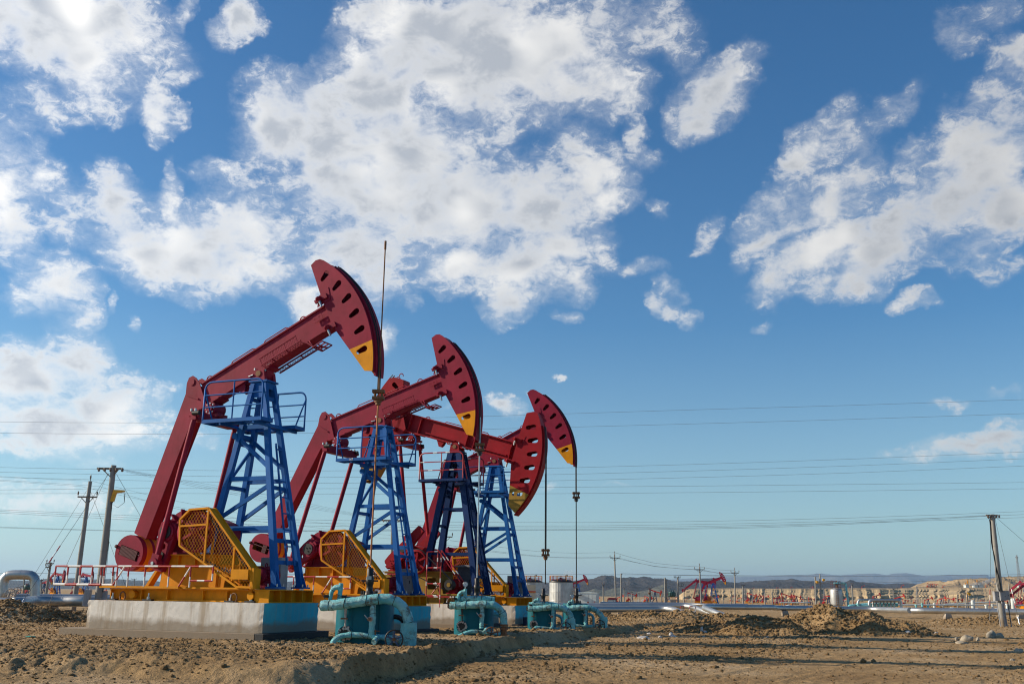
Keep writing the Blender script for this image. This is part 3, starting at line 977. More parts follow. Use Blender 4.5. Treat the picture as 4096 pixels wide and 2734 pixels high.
    mb.tube([Vector((pc[0] + (pr + .02) * math.cos(base_a + off + t * (2 * math.pi - 2 * off) / 24), pv, pc[1] + (pr + .02) * math.sin(base_a + off + t * (2 * math.pi - 2 * off) / 24))) for t in range(25)], .03, 5)
    mb.build('drive_belt', M['black'], root)
    if style == 'a':
        # --- belt guard
        G = [(-3.8, 4.57), (-2.93, 4.61), (-.85, 2.43), (-.70, 1.72), (-1.38, 1.74), (-4.14, 3.23), (-4.23, 4.20)]
        mb = MB()
        n = len(G)
        for v in (-1.62, -1.22):
            for i in range(n):
                a, b = G[i], G[(i + 1) % n]
                w = .1 if i == 2 else .075
                mb.bar((a[0], v, a[1]), (b[0], v, b[1]), .06, w, (0, 1, .001) if False else (a[1] - b[1], 0, b[0] - a[0]))
            mb.bar((-2.93, v, 4.6), (-2.93, v, 2.62), .06, .07, (1, 0, 0))
            mb.bar((-4.22, v, 3.95), (-2.93, v, 4.0), .06, .07)
            mb.bar((-1.60, v, 3.2), (-1.60, v, 1.95), .06, .06, (1, 0, 0))
        for i in (0, 1, 6, 2):
            a, b = G[i], G[(i + 1) % n]
            mb.bar((a[0], -1.42, a[1]), (b[0], -1.42, b[1]), .40, .02, (a[1] - b[1], 0, b[0] - a[0]))
        mb.span((-1.62, -1.70, 2.0), (-.86, -1.60, 2.36))
        mb.span((-1.68, -1.60, 1.94), (-.72, -1.2, 1.97))
        mb.span((-.80, -1.64, 1.66), (-.66, -1.2, 2.4))
        gd = mb.build('belt_guard', M['yellow'], root)
        if detail > 0:
            mb = MB()
            lattice(mb, G, -1.60, .115, 55, .0075)
            mb.build('mesh_panel', M['yellow'], gd)
        # catwalk under the front half of the beam
        if hi:
            mb = MB()
            for v in (-.62, .42):
                a0_, a1_ = .35, 2.35
                mb.bar(fr(a0_, v, .12), fr(a1_, v, .12), .05, .05); mb.bar(fr(a0_, v + .3 - .1, .05), fr(a1_, v + .2, .05), .05, .05)
                rect = [(a0_, 0), (a1_, 0), (a1_, .2), (a0_, .2)]
                lattice(mb, rect, 0, .09, 45, .012, 0, lambda u, vv, z: fr(u, v + z, .06))
                for a in (.9, 1.6): mb.bar(fr(a, v, .1), fr(a, v + .2, .05), .04, .04)
            for v in (-.62,):
                mb.bar(fr(.35, -.62, .42), fr(2.2, -.62, .42), .05, .05)
                lattice(mb, [(.4, .14), (2.15, .14), (2.15, .4), (.4, .4)], -.62, .10, 45, .011, 0, fr)
                for a in (.38, 2.18): mb.bar(fr(a, -.62, .1), fr(a, -.62, .42), .04, .04)
                for a in (1.0, 1.6): mb.bar(fr(a, -.62, .14), fr(a, -.62, .42), .03, .03)
            mb.bar(fr(2.4, -.6, .1), fr(2.75, -.6, -.42), .05, .05); mb.bar(fr(2.75, -.6, -.42), fr(3.0, .1, -.42), .05, .05)
            mb.bar(fr(2.5, -.25, .1), fr(2.75, -.6, -.42), .04, .04)
            for t in (0, .33, .66, 1): mb.bar(fr(2.72, -.65 + t * .7, -.44), fr(3.2, -.65 + t * .7, -.44), .04, .04)
            for t in (0, .5, 1): mb.bar(fr(2.72 + .48 * t, -.65, -.44), fr(2.72 + .48 * t, .05, -.44), .04, .04)
            mb.bar(fr(2.4, .25, .1), fr(2.75, .05, -.42), .04, .04)
            mb.build('beam_catwalk', M[red], root)
    if rail and hi and style == 'a':
        mb = MB()
        zt2, zb2, v = 2.46, 1.76, -1.70
        st = [0, 1]
        mb.striped((-10.1, v, zt2), (-2.43, v, zt2), .036, .62, st, 6)
        mb.striped((-10.1, v, zb2), (-7.7, v, zb2), .05, .55, st, 6, 1)
        mb.striped((-10.1, v + .62, zt2), (-7.7, v + .62, zt2), .034, .6, st, 6, 1)
        mb.striped((-10.1, v + .62, zb2), (-7.7, v + .62, zb2), .05, .55, st, 6)
        for vv in (v, v + .62):
            for u in (-10.1, -9.45, -8.8, -8.2, -7.75): mb.striped((u, vv, zb2), (u, vv, zt2), .032, .36, st, 6, 1)
        mb.tube([(-10.1, v, zt2), (-10.1, v + .62, zt2)], .034, 6, 0)
        mb.tube([(-10.1, v, zb2), (-10.1, v + .62, zb2)], .05, 6, 1)
        for u in (-6.95, -6.4, -5.59, -4.45, -3.45): mb.striped((u, v, 1.7), (u, v, zt2), .032, .38, st, 6, 1)
        mb.striped((-2.43, v, 1.94), (-2.43, v, zt2), .034, .3, st, 6, 1)
        mb.striped((-3.45, v, 1.94), (-2.43, v, 1.94), .034, .4, st, 6)
        mb.striped((-3.95, v, 1.72), (-3.45, v, zt2), .034, .42, st, 6)
        mb.striped((-7.1, v, 1.74), (-6.6, v, zt2), .034, .42, st, 6)
        mb.build('striped_railing', [M['stripe_red'], M['stripe_white']], root)
    if style == 'b':
        # access ladder and hand rails on the skid
        mb = MB()
        st = [0, 0, 1, 0]
        v = -1.75
        for u in (-2.9, -2.05): mb.striped((u, v, 1.0), (u, v, 3.95 if u < -2.5 else 3.2), .036, .22, st, 6, int(u < -2.5))
        for z in (1.62, 2.25, 3.1): mb.striped((-2.9, v, z), (-2.05, v, z), .034, .2, st, 6)
        mb.striped((-2.9, v, 3.95), (-2.4, v + .3, 4.0), .036, .2, st, 6)
        for vv in (v + .3, v + .75): mb.striped((-2.4, vv, 3.0), (-2.4, vv, 4.1), .034, .2, st, 6); mb.striped((-2.4, vv, 4.1), (-1.0, vv, 2.4), .034, .25, st, 6)
        mb.striped((-6.2, v, 2.75), (-3.7, v, 2.75), .036, .28, st, 6)
        mb.striped((-3.75, v, 2.75), (-4.4, v, 1.66), .036, .28, st, 6)
        mb.striped((-5.0, v, 1.66), (-5.0, v, 2.75), .034, .25, st, 6)
        mb.striped((-6.2, v, 1.66), (-6.2, v, 2.75), .034, .25, st, 6)
        for p, q in (((-2.8, 1.7), (-2.3, 2.3)), ((-2.3, 1.7), (-2.6, 2.35)), ((-2.3, 1.7), (-2.3, 2.35))): mb.striped((p[0], v + .5, p[1]), (q[0], v + .5, q[1]), .034, .22, st, 6)
        mb.striped((-2.9, v, 1.55), (-1.2, v, 1.55), .036, .25, st, 6)
        mb.build('striped_railing', [M['stripe_red'], M['stripe_white']], root)
    return root

def foundation(loc, ang, zoff, label, group, seed, white='concrete'):
    root = empty('concrete_foundation', loc, R(ang), 1, label, 'foundation', group)
    mb = MB()
    L, W = 8.18, 1.78
    z0, z1 = .15, 1.187
    # roughened block: subdivided faces with worn edges
    rng = random.Random(seed)
    nu, nv, nz = 44, 18, 8
    def P(u, v, z):
        e = .0
        n = math.sin(u * 7.3 + z * 5 + seed) * .004 + rng.uniform(-.001, .001)
        edge = (abs(u) < 1e-6 or abs(u + L) < 1e-6) and abs(abs(v) - W) < 1e-6
        k = .03 * rng.random() if edge else 0
        uu = u - (k if u > -1 else -k) + (n if abs(u) < 1e-6 or abs(u + L) < 1e-6 else 0)
        vv = v - math.copysign(k + (n if abs(abs(v) - W) < 1e-6 else 0), v)
        return (uu, vv, z - (.012 * rng.random() if z == z1 else 0))
    cache = {}
    def V(i, j, k):
        key = (i, j, k)
        if key not in cache:
            cache[key] = len(mb.v)
            mb.v.append(P(-L + L * i / nu, -W + 2 * W * j / nv, z0 + (z1 - z0) * k / nz))
        return cache[key]
    def face(a, b, c, d, m):
        mb.f.append((a, b, c, d)); mb.m.append(m); mb.sm.append(False)
    for k in range(nz):
        for i in range(nu):
            face(V(i, 0, k), V(i + 1, 0, k), V(i + 1, 0, k + 1), V(i, 0, k + 1), 0)
            face(V(i, nv, k), V(i, nv, k + 1), V(i + 1, nv, k + 1), V(i + 1, nv, k), 0)
        for j in range(nv):
            face(V(0, j, k), V(0, j, k + 1), V(0, j + 1, k + 1), V(0, j + 1, k), 0)
            face(V(nu, j, k), V(nu, j + 1, k), V(nu, j + 1, k + 1), V(nu, j, k + 1), 1)
    for i in range(nu):
        for j in range(nv):
            face(V(i, j, nz), V(i + 1, j, nz), V(i + 1, j + 1, nz), V(i, j + 1, nz), 0)
    mb.build('block', [M[white], M['tealwall']], root)
    mb = MB()
    mb.span((-L - .95, -W - .34, -.6), (-.08, W + .34, .145), 0)
    mb.span((-.06, -W - .34, -.6), (.30, W + .34, .14), 1)
    mb.build('footing_slab', [M['slab'], M['bitumen']], root, .02)
    return root
# ------------------------------------------------------------------ wellheads
from mathutils import noise as mnoise

def spline(pts, step=.06):
    pts = [Vector(p) for p in pts]
    out = []
    n = len(pts)
    for i in range(n - 1):
        p0, p1, p2, p3 = pts[max(i - 1, 0)], pts[i], pts[i + 1], pts[min(i + 2, n - 1)]
        k = max(2, int((p2 - p1).length / step))
        for j in range(k):
            t = j / k
            out.append(.5 * ((2 * p1) + (p2 - p0) * t + (2 * p0 - 5 * p1 + 4 * p2 - p3) * t * t + (3 * p1 - p0 - 3 * p2 + p3) * t ** 3))
    out.append(pts[-1])
    return out

def wrapped(pts, r, seed, lump=.10, step=.05, n=14, r2=None):
    """insulated pipe: a tube with cloth folds"""
    path = spline(pts, step)
    k = len(path)
    rs = []
    L = 0
    for i, p in enumerate(path):
        L += (p - path[i - 1]).length if i else 0
        rr = r + ((r2 - r) * i / k if r2 else 0)
        tape = .06 * (1 - abs(((L * 3.1 + seed * .37) % 1) * 2 - 1)) 
        rs.append(rr * (1 + tape + lump * mnoise.noise(Vector((L * 5, seed, 0)))))
    mb = MB()
    mb.tube(path, rs, n)
    # dark twine tied round the cloth
    q = 0
    rr = random.Random(seed)
    nxt = .25
    for i in range(1, k - 1):
        q += (path[i] - path[i - 1]).length
        if q > nxt:
            nxt = q + rr.uniform(.4, 1.0)
            d = (path[i + 1] - path[i - 1]).normalized() + Vector((rr.uniform(-.25, .25), 0, rr.uniform(-.25, .25)))
            d.normalize()
            mb.cyl(path[i] - d * .009, path[i] + d * .009, rs[i] * 1.06, n, mat=1)
    nv = []
    for v in mb.v:
        p = Vector(v)
        d = mnoise.noise(p * 7 + Vector((seed, 0, 0))) * .014 + mnoise.noise(p * 17 + Vector((0, seed, 0))) * .009
        nv.append((v[0] + d, v[1] + d * .6, v[2] + d))
    mb.v = nv
    return mb

def wheel(mb, c, R_, mats=(0, 1), n=5, axis='y', a0=90, serr=False):
    mb.torus(c, R_, R_ * .085, axis, 32, 8, mats[0])
    c = Vector(c)
    for k in range(n):
        a = R(a0 + 360 / n * k)
        d = Vector((math.cos(a), 0, math.sin(a))) if axis == 'y' else Vector((0, math.cos(a), math.sin(a)))
        mb.bar(c + d * R_ * .12, c + d * R_ * .96, R_ * .16, R_ * .09, (0, 1, 0) if axis == 'y' else (1, 0, 0), mats[1])
    ax = Vector((0, 1, 0)) if axis == 'y' else Vector((1, 0, 0))
    mb.cyl(c - ax * R_ * .18, c + ax * R_ * .3, R_ * .2, 14, mat=mats[-1])
    mb.cyl(c - ax * R_ * .26, c - ax * R_ * .18, R_ * .11, 6, mat=mats[-1])
    if serr:
        for k in range(36):
            a = R(10 * k)
            d = Vector((math.cos(a), 0, math.sin(a))) if axis == 'y' else Vector((0, math.cos(a), math.sin(a)))
            mb.box(c + d * R_ * 1.07, (R_ * .05,) * 3, mats[0])

def lever_valve(root, c, seed, big=1.):
    mb = MB()
    c = Vector(c)
    mb.cyl(c + Vector((0, -.1, 0)) * big, c + Vector((0, .14, 0)) * big, .085 * big, 12, mat=0)
    mb.cyl(c + Vector((0, -.15, 0)) * big, c + Vector((0, -.1, 0)) * big, .05 * big, 6, mat=1)
    mb.cyl(c + Vector((-.1, -.1, 0)) * big, c + Vector((.02, -.1, 0)) * big, .05 * big, 8, mat=1)
    mb.cyl(c + Vector((-.06, -.13, -.02)) * big, c + Vector((-.2, -.15, .14)) * big, .018 * big, 6, mat=2)
    mb.build('lever_valve', [M['fluff'], M['rust'], M['steel']], root)

def wellhead(i, loc, s, label, opts):
    root = empty('wellhead', loc, opts.get('rz', 0), s, label, 'wellhead', 'teal wellheads in front of the pumpjacks')
    seed = 11 * i + 3
    # housing drum
    mb = MB()
    prof = []
    n = 44
    hx, hy = opts.get('hx', 1.03), 1.0
    ring = []
    for k in range(n):
        a = 2 * math.pi * k / n
        p = 3.4
        r_ = (abs(math.cos(a)) ** p + abs(math.sin(a)) ** p) ** (-1 / p)
        ring.append((hx * r_ * math.cos(a) * .97, hy * r_ * math.sin(a)))
    H = opts.get('h', 1.72)
    levels = [(-.4, 1.), (.3, 1.005), (.9, 1.), (H - .1, 1.), (H - .03, .985), (H, .95)]
    vs = []
    for z, k in levels:
        vs += [(x * k - .1, y * k, z) for x, y in ring]
    fs = []
    for a in range(len(levels) - 1):
        for b in range(n):
            fs.append((a * n + b, a * n + (b + 1) % n, (a + 1) * n + (b + 1) % n, (a + 1) * n + b))
    mb.add(vs, fs, 0, True)
    mb.add([(x * .95 - .1, y * .95, H) for x, y in ring], [tuple(range(n))], 0)
    for u in (-.42, .2, .55): mb.span((u - .012, -hy - .012, -.4), (u + .012, -hy + .05, H - .1), 0)
    d = mb.build('housing', M['drum'], root)
    # lid roll
    if opts.get('lid'):
        wrapped([(-hx, -.85, H + .0), (-.4, -.95, H + .04), (.3, -.95, H + .05), (hx - .1, -.85, H)], .12, seed + 9, .1).build('lid_wrap', [M['wrap'], M['oil']], root)
    # stuffing box on top
    mb = MB()
    mb.cyl((0, 0, H - .1), (0, 0, H + .08), .34, 18, mat=0)
    for k in range(8):
        a = R(45 * k + 10)
        mb.cyl((.27 * math.cos(a), .27 * math.sin(a), H), (.27 * math.cos(a), .27 * math.sin(a), H + .2), .035, 6, mat=0)
    mb.lathe([(.18, H + .08), (.15, H + .18), (.12, H + .2), (.12, H + .42), (.145, H + .45), (.145, H + .68), (.11, H + .70), (.12, H + .98), (.08, H + 1.02), (.0, H + 1.02)], n=16)
    mb.cyl((-.28, -.02, H + .56), (.3, -.02, H + .56), .03, 8)
    mb.cyl((.0, 0, H + .78), (.2, -.1, H + .8), .025, 6)
    if i == 0: mb.span((-.09, -.16, H + .6), (.07, -.12, H + .72), 1)
    mb.build('stuffing_box', [M['oil'], M['litter']], root)
    for q in range(5):
        pass
    # main flow line
    y = -1.25
    pts = opts['flow']
    r_ = opts.get('r', .175)
    wrapped(pts, r_, seed, .08).build('flow_line', [M['wrap'], M['oil']], root)
    mb = MB()
    e0 = Vector(pts[0]); e1 = (Vector(pts[0]) - Vector(pts[1])).normalized()
    mb.cyl(e0, e0 + e1 * .06, r_ * .55, 12, mat=0); mb.cyl(e0 + e1 * .06, e0 + e1 * .12, r_ * .3, 6, mat=0)
    if opts.get('openend'):
        rr = random.Random(seed)
        for k in range(7):
            a = 2 * math.pi * k / 7
            mb.bar(e0 + Vector((0, r_ * .8 * math.cos(a), r_ * .8 * math.sin(a))), e0 + e1 * .12 + Vector((0, r_ * .5 * math.cos(a), r_ * .5 * math.sin(a))), .06, .05)
    mb.build('end_fitting', M['rust'] if i == 0 else M['oil'], root)
    pe = Vector(pts[-1])
    if opts.get('sleeve'):
        w = wrapped([(pe.x, pe.y, .86), (pe.x + .01, pe.y, .55), (pe.x - .02, pe.y, .2), (pe.x - .03, pe.y, -.35)], .27, seed + 1, .05, .05, 18, .31)
        w.build('sleeve', [M['wrap'], M['wrap']], root)
    else:
        mb = MB()
        mb.cyl((pe.x, pe.y, .6), (pe.x, pe.y, .5), .2, 12); mb.cyl((pe.x, pe.y, .44), (pe.x, pe.y, .34), .2, 12); mb.cyl((pe.x, pe.y, .6), (pe.x, pe.y, -.3), .14, 12)
        mb.cyl((pe.x, pe.y, .16), (pe.x, pe.y, .06), .2, 12)
        mb.build('rusty_flange', M['rust'], root)
    # riser and lower line
    rx = opts.get('rx', .31)
    zt = opts.get('rz0', 1.45)
    wrapped([(rx, y, zt), (rx + .02, y, 1.0), (rx, y, .7), (rx, y, .4)], .105, seed + 2, .09).build('riser', [M['wrap'], M['oil']], root)
    lever_valve(root, (rx - .04, y - .1, .98), seed)
    low = opts['low']
    wrapped(low, .095, seed + 3, .1, .05, 12).build('lower_line', [M['wrap'], M['oil']], root)
    bx = opts.get('bx', .55)
    zl = .38
    wrapped([(bx, y, zl), (bx - .03, y - .15, zl - .05), (bx - .10, y - .38, zl - .16)], .095, seed + 4, .1, .04, 12).build('branch_stub', [M['wrap'], M['oil']], root)
    mb = MB()
    mb.cyl((bx - .1, y - .05, zl), (bx - .1, y - .05, zl + .2), .03, 8); mb.cyl((bx - .26, y - .05, zl + .2), (bx + .06, y - .05, zl + .2), .014, 6)
    mb.cyl((bx - .1, y - .05, zl + .14), (bx - .1, y - .05, zl + .24), .03, 6)
    mb.build('tee_handle', M['rust'], root)
    # hand wheel on its gate valve
    wc = Vector(opts['wheel'])
    mb = MB()
    wheel(mb, wc, opts.get('wr', .30), (0, 1, 2), 5, serr=opts.get('serr', False))
    rim, spk, hub = opts['wm']
    mb.build('valve_wheel', [M[rim], M[spk], M[hub]], root)
    mb = MB()
    mb.cyl(wc, wc + Vector((0, .5, 0)), .06, 10); mb.cyl(wc + Vector((0, .3, 0)), wc + Vector((0, .36, 0)), .14, 10)
    mb.build('valve_body', M['fluff'], root)
    wrapped([(wc.x - .22, y, .38), (wc.x - .2, y, .2), (wc.x - .22, y, -.3)], .11, seed + 7, .1, .05, 12).build('drain_pipe', [M['wrap'], M['oil']], root)
    # gooseneck with gauge
    gx = opts.get('gx', -.90)
    gz = opts.get('gz', 1.6)
    gy = opts.get('gy', -.95)
    wrapped([(gx, gy, gz - .1), (gx, gy, gz + .25), (gx + .01, gy, gz + .58)], .085, seed + 5, .1, .04, 12, .08).build('gooseneck_riser', [M['wrap'], M['oil']], root)
    wrapped([(gx - .02, gy, gz + .42), (gx - .18, gy, gz + .42), (gx - .3, gy, gz + .28), (gx - .34, gy, gz - .02)], .095, seed + 6, .12, .04, 12, .06).build('gooseneck_bend', [M['wrap'], M['oil']], root)
    mb = MB()
    mb.cyl((gx - .34, gy, gz + .12), (gx - .55, gy - .05, gz + .12), .05, 8, mat=0); mb.cyl((gx - .55, gy, gz + .08), (gx - .68, gy, gz + .24), .018, 6, mat=1)
    mb.cyl((gx - .55, gy, gz + .06), (gx - .5, gy, gz - .02), .016, 6, mat=1)
    mb.cyl((gx, gy, gz + .12), (gx + .22, gy, gz + .1), .055, 8, mat=0); mb.cyl((gx + .22, gy, gz + .18), (gx + .24, gy, gz), .02, 6, mat=1)
    mb.build('needle_valve', [M['oil'], M['rust']], root)
    if opts.get('gauge'):
        mb = MB()
        g = Vector((gx + .0, gy, gz + .80))
        mb.lathe([(0, .05), (.12, .05), (.125, .0), (.125, -.04), (.11, -.05), (.105, -.03), (0, -.03)], g, 20, axis='y')
        mb.cyl(g + Vector((0, 0, -.12)), g + Vector((0, 0, -.3)), .028, 8)
        go = mb.build('pressure_gauge', M['steel'], root)
        mb = MB()
        mb.cyl(g + Vector((0, -.032, 0)), g + Vector((0, -.036, 0)), .102, 20)
        mb.bar(g + Vector((0, -.04, 0)), g + Vector((.05, -.04, -.05)), .012, .006, (0, 1, 0), 1)
        mb.build('dial', [M['glass'], M['black']], go)
    # manhole with wool, hanging tap
    hc = Vector((opts.get('mx', -.64), -hy - .02, .48))
    mb = MB()
    mb.torus(hc, .25, .035, 'y', 24, 6, 0)
    mb.cyl(hc + Vector((0, .05, 0)), hc + Vector((0, -.01, 0)), .24, 18, mat=1)
    mb.cyl(hc + Vector((0, -.02, -.02)), hc + Vector((0, -.1, -.02)), .09, 12, mat=1)
    rr = random.Random(seed)
    for k in range(46):
        a = rr.uniform(0, 6.28); q = rr.uniform(.15, .24)
        mb.box(hc + Vector((q * math.cos(a), -.03 - .03 * rr.random(), q * math.sin(a))), (rr.uniform(.03, .08), .05, rr.uniform(.03, .08)), 2, Matrix.Rotation(rr.uniform(0, 3), 3, 'Y'))
    mb.span((hc.x - .02, -hy - .03, -.35), (hc.x + .03, -hy + .05, .25), 1)
    mb.build('manhole', [M['drum'], M['oil'], M['fluff']], root)
    mb = MB()
    mb.tube([(hc.x + .0, -hy - .16, 1.3), (hc.x, -hy - .14, 1.0), (hc.x + .01, -hy - .1, .7)], [.05, .035, .025], 8, 0)
    mb.cyl((hc.x - .16, -hy - .15, .98), (hc.x + .08, -hy - .15, .98), .03, 8, mat=1)
    mb.build('sampling_tap', [M['fluff'] if i == 0 else M['oil'], M['rust']], root)
    # return bend behind on the right
    xr = hx - .1
    nm = M['oil'] if i == 0 else M['wrap']
    wrapped([(xr - .1, .2, 1.02), (xr + .12, .2, 1.02), (xr + .34, .2, .86), (xr + .38, .2, .5), (xr + .34, .2, -.3)], .085, seed + 8, .06, .05, 12).build('return_bend', nm, root)
    if i in (2, 3):
        mb = MB()
        wheel(mb, (hx + .05 - .35 * (i == 2), -.6, .55), .24, (0, 0, 0), 5, 'x')
        mb.build('side_wheel', M['crimson' if i == 2 else 'rust'], root)
    return root

def polished_rod(loc, zbot, ztop, zc, mats, label, twin=False):
    """steel rod hung from the carrier bar"""
    root = empty('polished_rod', loc, 0, 1, label, 'polished rod', 'polished rods hanging from the horseheads')
    MB().tube([(0, 0, zbot), (0, 0, zc)], .032, 8).build('lower_rod', M[mats[0]], root)
    MB().tube([(0, 0, zc), (0, 0, ztop)], .026, 8).build('upper_rod', M[mats[1]], root)
    mb = MB()
    for z, w in ((zc + .1, .46), (zc - .16, .44)):
        mb.box((0, 0, z), (w, .3, .11), 0)
    for dx in (-.13, .13):
        mb.cyl((dx, 0, zc - .2), (dx, 0, zc + .18), .05, 8, mat=1)
    mb.cyl((0, 0, zc - .42), (0, 0, zc - .18), .10, 10, mat=1)
    mb.cyl((0, 0, zc - .32), (0, 0, zc - .26), .14, 6, mat=1)
    mb.build('carrier_bar', [M['rust'], M['oil'] if mats[2] else M['rust']], root)
    if mats[3]: MB().cyl((0, 0, ztop - .35), (0, 0, ztop), .045, 8).build('rod_coupling', M['rust'], root)
    return root
# ------------------------------------------------------------------ numpy noise and terrain
def vnoise(x, y, seed):
    xi, yi = np.floor(x), np.floor(y)
    fx, fy = x - xi, y - yi
    u, v = fx * fx * fx * (fx * (fx * 6 - 15) + 10), fy * fy * fy * (fy * (fy * 6 - 15) + 10)
    xi, yi = xi.astype(np.int64), yi.astype(np.int64)
    def h(a, b):
        n = (a * 374761393 + b * 668265263 + seed * 1274126177) & 0xFFFFFFFF
        n = ((n ^ (n >> 13)) * 1274126177) & 0xFFFFFFFF
        n = (n ^ (n >> 16)) & 0xFFFF
        return n / 32767.5 - 1
    a, b, c, d = h(xi, yi), h(xi + 1, yi), h(xi, yi + 1), h(xi + 1, yi + 1)
    return (a + (b - a) * u) * (1 - v) + (c + (d - c) * u) * v

def fbm(x, y, seed, oct_=5, gain=.5, mode=0):
    s, a, t = 0, 1., 0
    for k in range(oct_):
        n = vnoise(x, y, seed + k * 17)
        if mode == 1: n = 1 - 2 * np.abs(n)
        if mode == 2: n = 2 * np.abs(n) - .6
        s = s + a * n
        t += a
        a *= gain
        x, y = x * 2.03 + 13.7, y * 2.03 + 7.1
    return s / t

def sstep(a, b, x):
    t = np.clip((x - a) / (b - a), 0, 1)
    return t * t * (3 - 2 * t)

EX = [-60, -13.4, -7.9, -4.1, -3.4, -2.5, .6, 7.2, 12.8, 60]
EY = [27., 26.3, 25.6, 25.6, 28.2, 33, 44.8, 63, 78, 210]
ROAD = [(-30, 19.5), (-12, 20.5), (0, 22.5), (8, 28), (15, 39), (23, 56), (34, 72), (55, 90)]
MOUNDS = [(20.9, 66, 4.3, 4.5, 1.58), (23.6, 63.5, 2.6, 3.2, .65), (15.0, 63, 3.2, 3.4, .98), (12.3, 64.5, 2.4, 3., .6), (-27.3, 57, 2.6, 3., 1.2), (-25.0, 58, 2.2, 2.6, .5), (-29.6, 56, 2.4, 2.5, .6),
          (7.5, 88, 2.5, 4, .5), (11, 86, 3, 4, .55), (15, 90, 3, 5, .6), (19, 92, 3.5, 5, .5), (31, 97, 6, 4, .4), (44, 93, 5, 4, .5), (-21.5, 62, 2.5, 3, .5), (25, 160, 9, 5, 1.2), (54, 190, 8, 5, 1.), (12.5, 420, 20, 9, 1.9), (60, 430, 20, 9, 1.9), (180, 430, 25, 9, 2.2)]

def road_d(X, Y):
    d = np.full(X.shape, 1e9)
    for (x0, y0), (x1, y1) in zip(ROAD, ROAD[1:]):
        ex, ey = x1 - x0, y1 - y0
        t = np.clip(((X - x0) * ex + (Y - y0) * ey) / (ex * ex + ey * ey), 0, 1)
        dd = np.hypot(X - x0 - ex * t, Y - y0 - ey * t)
        sg = np.sign((X - x0) * ey - (Y - y0) * ex)
        d = np.where(dd < np.abs(d), dd * sg, d)
    return d

def big_z(X, Y):
    z = np.interp(Y, [-50, 10, 24, 60, 100, 200, 400, 900, 1050, 1200, 1500, 60000], [-.85, -.80, -.68, -.5, -.42, -.7, -2., -5.5, -4.6, -1.6, -1.6, -1.6])
    zp = -.13 - .0035 * (Y - 37)
    z = z + .24 * (1 - sstep(-8, -2, X)) * (1 - sstep(30, 50, Y))
    ye = np.interp(X, EX, EY) + 1.1 * vnoise(X * .35, Y * .2, 5) + .35 * vnoise(X * 1.3, Y, 6)
    m = sstep(-.7, .9, Y - ye) * (1 - sstep(80, 110, Y))
    return z + (zp - z) * m, m, Y - ye

def ground_z(X, Y, fine=True):
    z, pad, de = big_z(X, Y)
    mz = np.zeros(X.shape)
    for cx, cy, rx, ry, h in MOUNDS:
        w = vnoise(X * .6, Y * .6, 31) * .25
        q = np.sqrt(((X - cx) / rx) ** 2 + ((Y - cy) / ry) ** 2) + w * (1 if rx < 10 else .3)
        mz = np.maximum(mz, h * np.clip(1.12 - q, 0, 1) ** .9)
    rd = road_d(X, Y)
    onroad = 1 - sstep(3.2, 5.6, np.abs(rd))
    rough = (1 - .82 * onroad) * (1 - .12 * pad)
    rough = rough * (1 - .6 * sstep(100, 300, Y))
    if fine:
        z = z + .07 * rough * fbm(X * .22, Y * .22, 3, 4)
        patch = sstep(-.15, .35, vnoise(X * .13, Y * .13, 9))
        cl = np.clip(mz * 2.2, 0, 1)
        rr = np.maximum(rough * (.35 + .65 * patch), cl * .9)
        near = 1 - sstep(120, 260, Y)
        z = z + near * (.04 * rr * fbm(X * .8, Y * .55, 41, 4, .6, 1) + .05 * rr * fbm(X * 2.4, Y * 1.8, 51, 4, .62) + .075 * (rr + .3) * fbm(X * 6.5, Y * 5, 61, 3, .68))
        mz = mz * (1 + .20 * fbm(X * .8, Y * .8, 71, 4, .65) + .10 * fbm(X * 3.2, Y * 3.2, 75, 3, .65))
        # slumped cut face of the pad
        face = np.exp(-((de + .2) / .9) ** 2) * (1 - sstep(70, 90, Y))
        z = z + face * .07 * fbm(X * 1.3, Y * .9, 81, 4, .6)
        z = z + .10 * np.exp(-((de - 1.1) / .6) ** 2) * (1 - sstep(50, 80, Y)) * (.6 + vnoise(X * .8, Y * .8, 83))
        # wheel ruts with tread marks
        wob = .25 * vnoise(X * .12, Y * .12, 91) + .5 * vnoise(X * .05, Y * .07, 93)
        calm = 1 - .72 * sstep(3, 11, X)
        for o, dep in ((-3.6, .05), (-2.9, .06), (-1.25, .07), (-.7, .04), (.15, .05), (.55, .06), (2.1, .06), (2.6, .04), (3.7, .07)):
            g = np.exp(-((rd - o - wob) / .17) ** 2)
            lip = np.exp(-((rd - o - wob - .3) / .12) ** 2) + np.exp(-((rd - o - wob + .3) / .12) ** 2)
            tread = (.022 if o in (-1.25, .55, 2.1) else .004) * np.sin((X + .45 * (rd - o)) * 19.)
            z = z + near * calm * (.5 + .5 * vnoise(X * .11 + o, Y * .11, 95)) * (g * (-dep + tread) + .45 * dep * lip)
    return z + mz, rough

def gz(x, y):
    z, _ = ground_z(np.array([float(x)]), np.array([float(y)]), False)
    return float(z[0])

def hit(px, py, d0=20, d1=1300):
    d = ray(px, py)
    Y = np.exp(np.arange(math.log(d0), math.log(d1), .003))
    z, _ = ground_z(d.x / d.y * Y, Y, False)
    below = np.nonzero(CAMH + d.z / d.y * Y <= z)[0]
    y = float(Y[below[0]]) if len(below) else d1
    return CAM + d * (y / d.y)

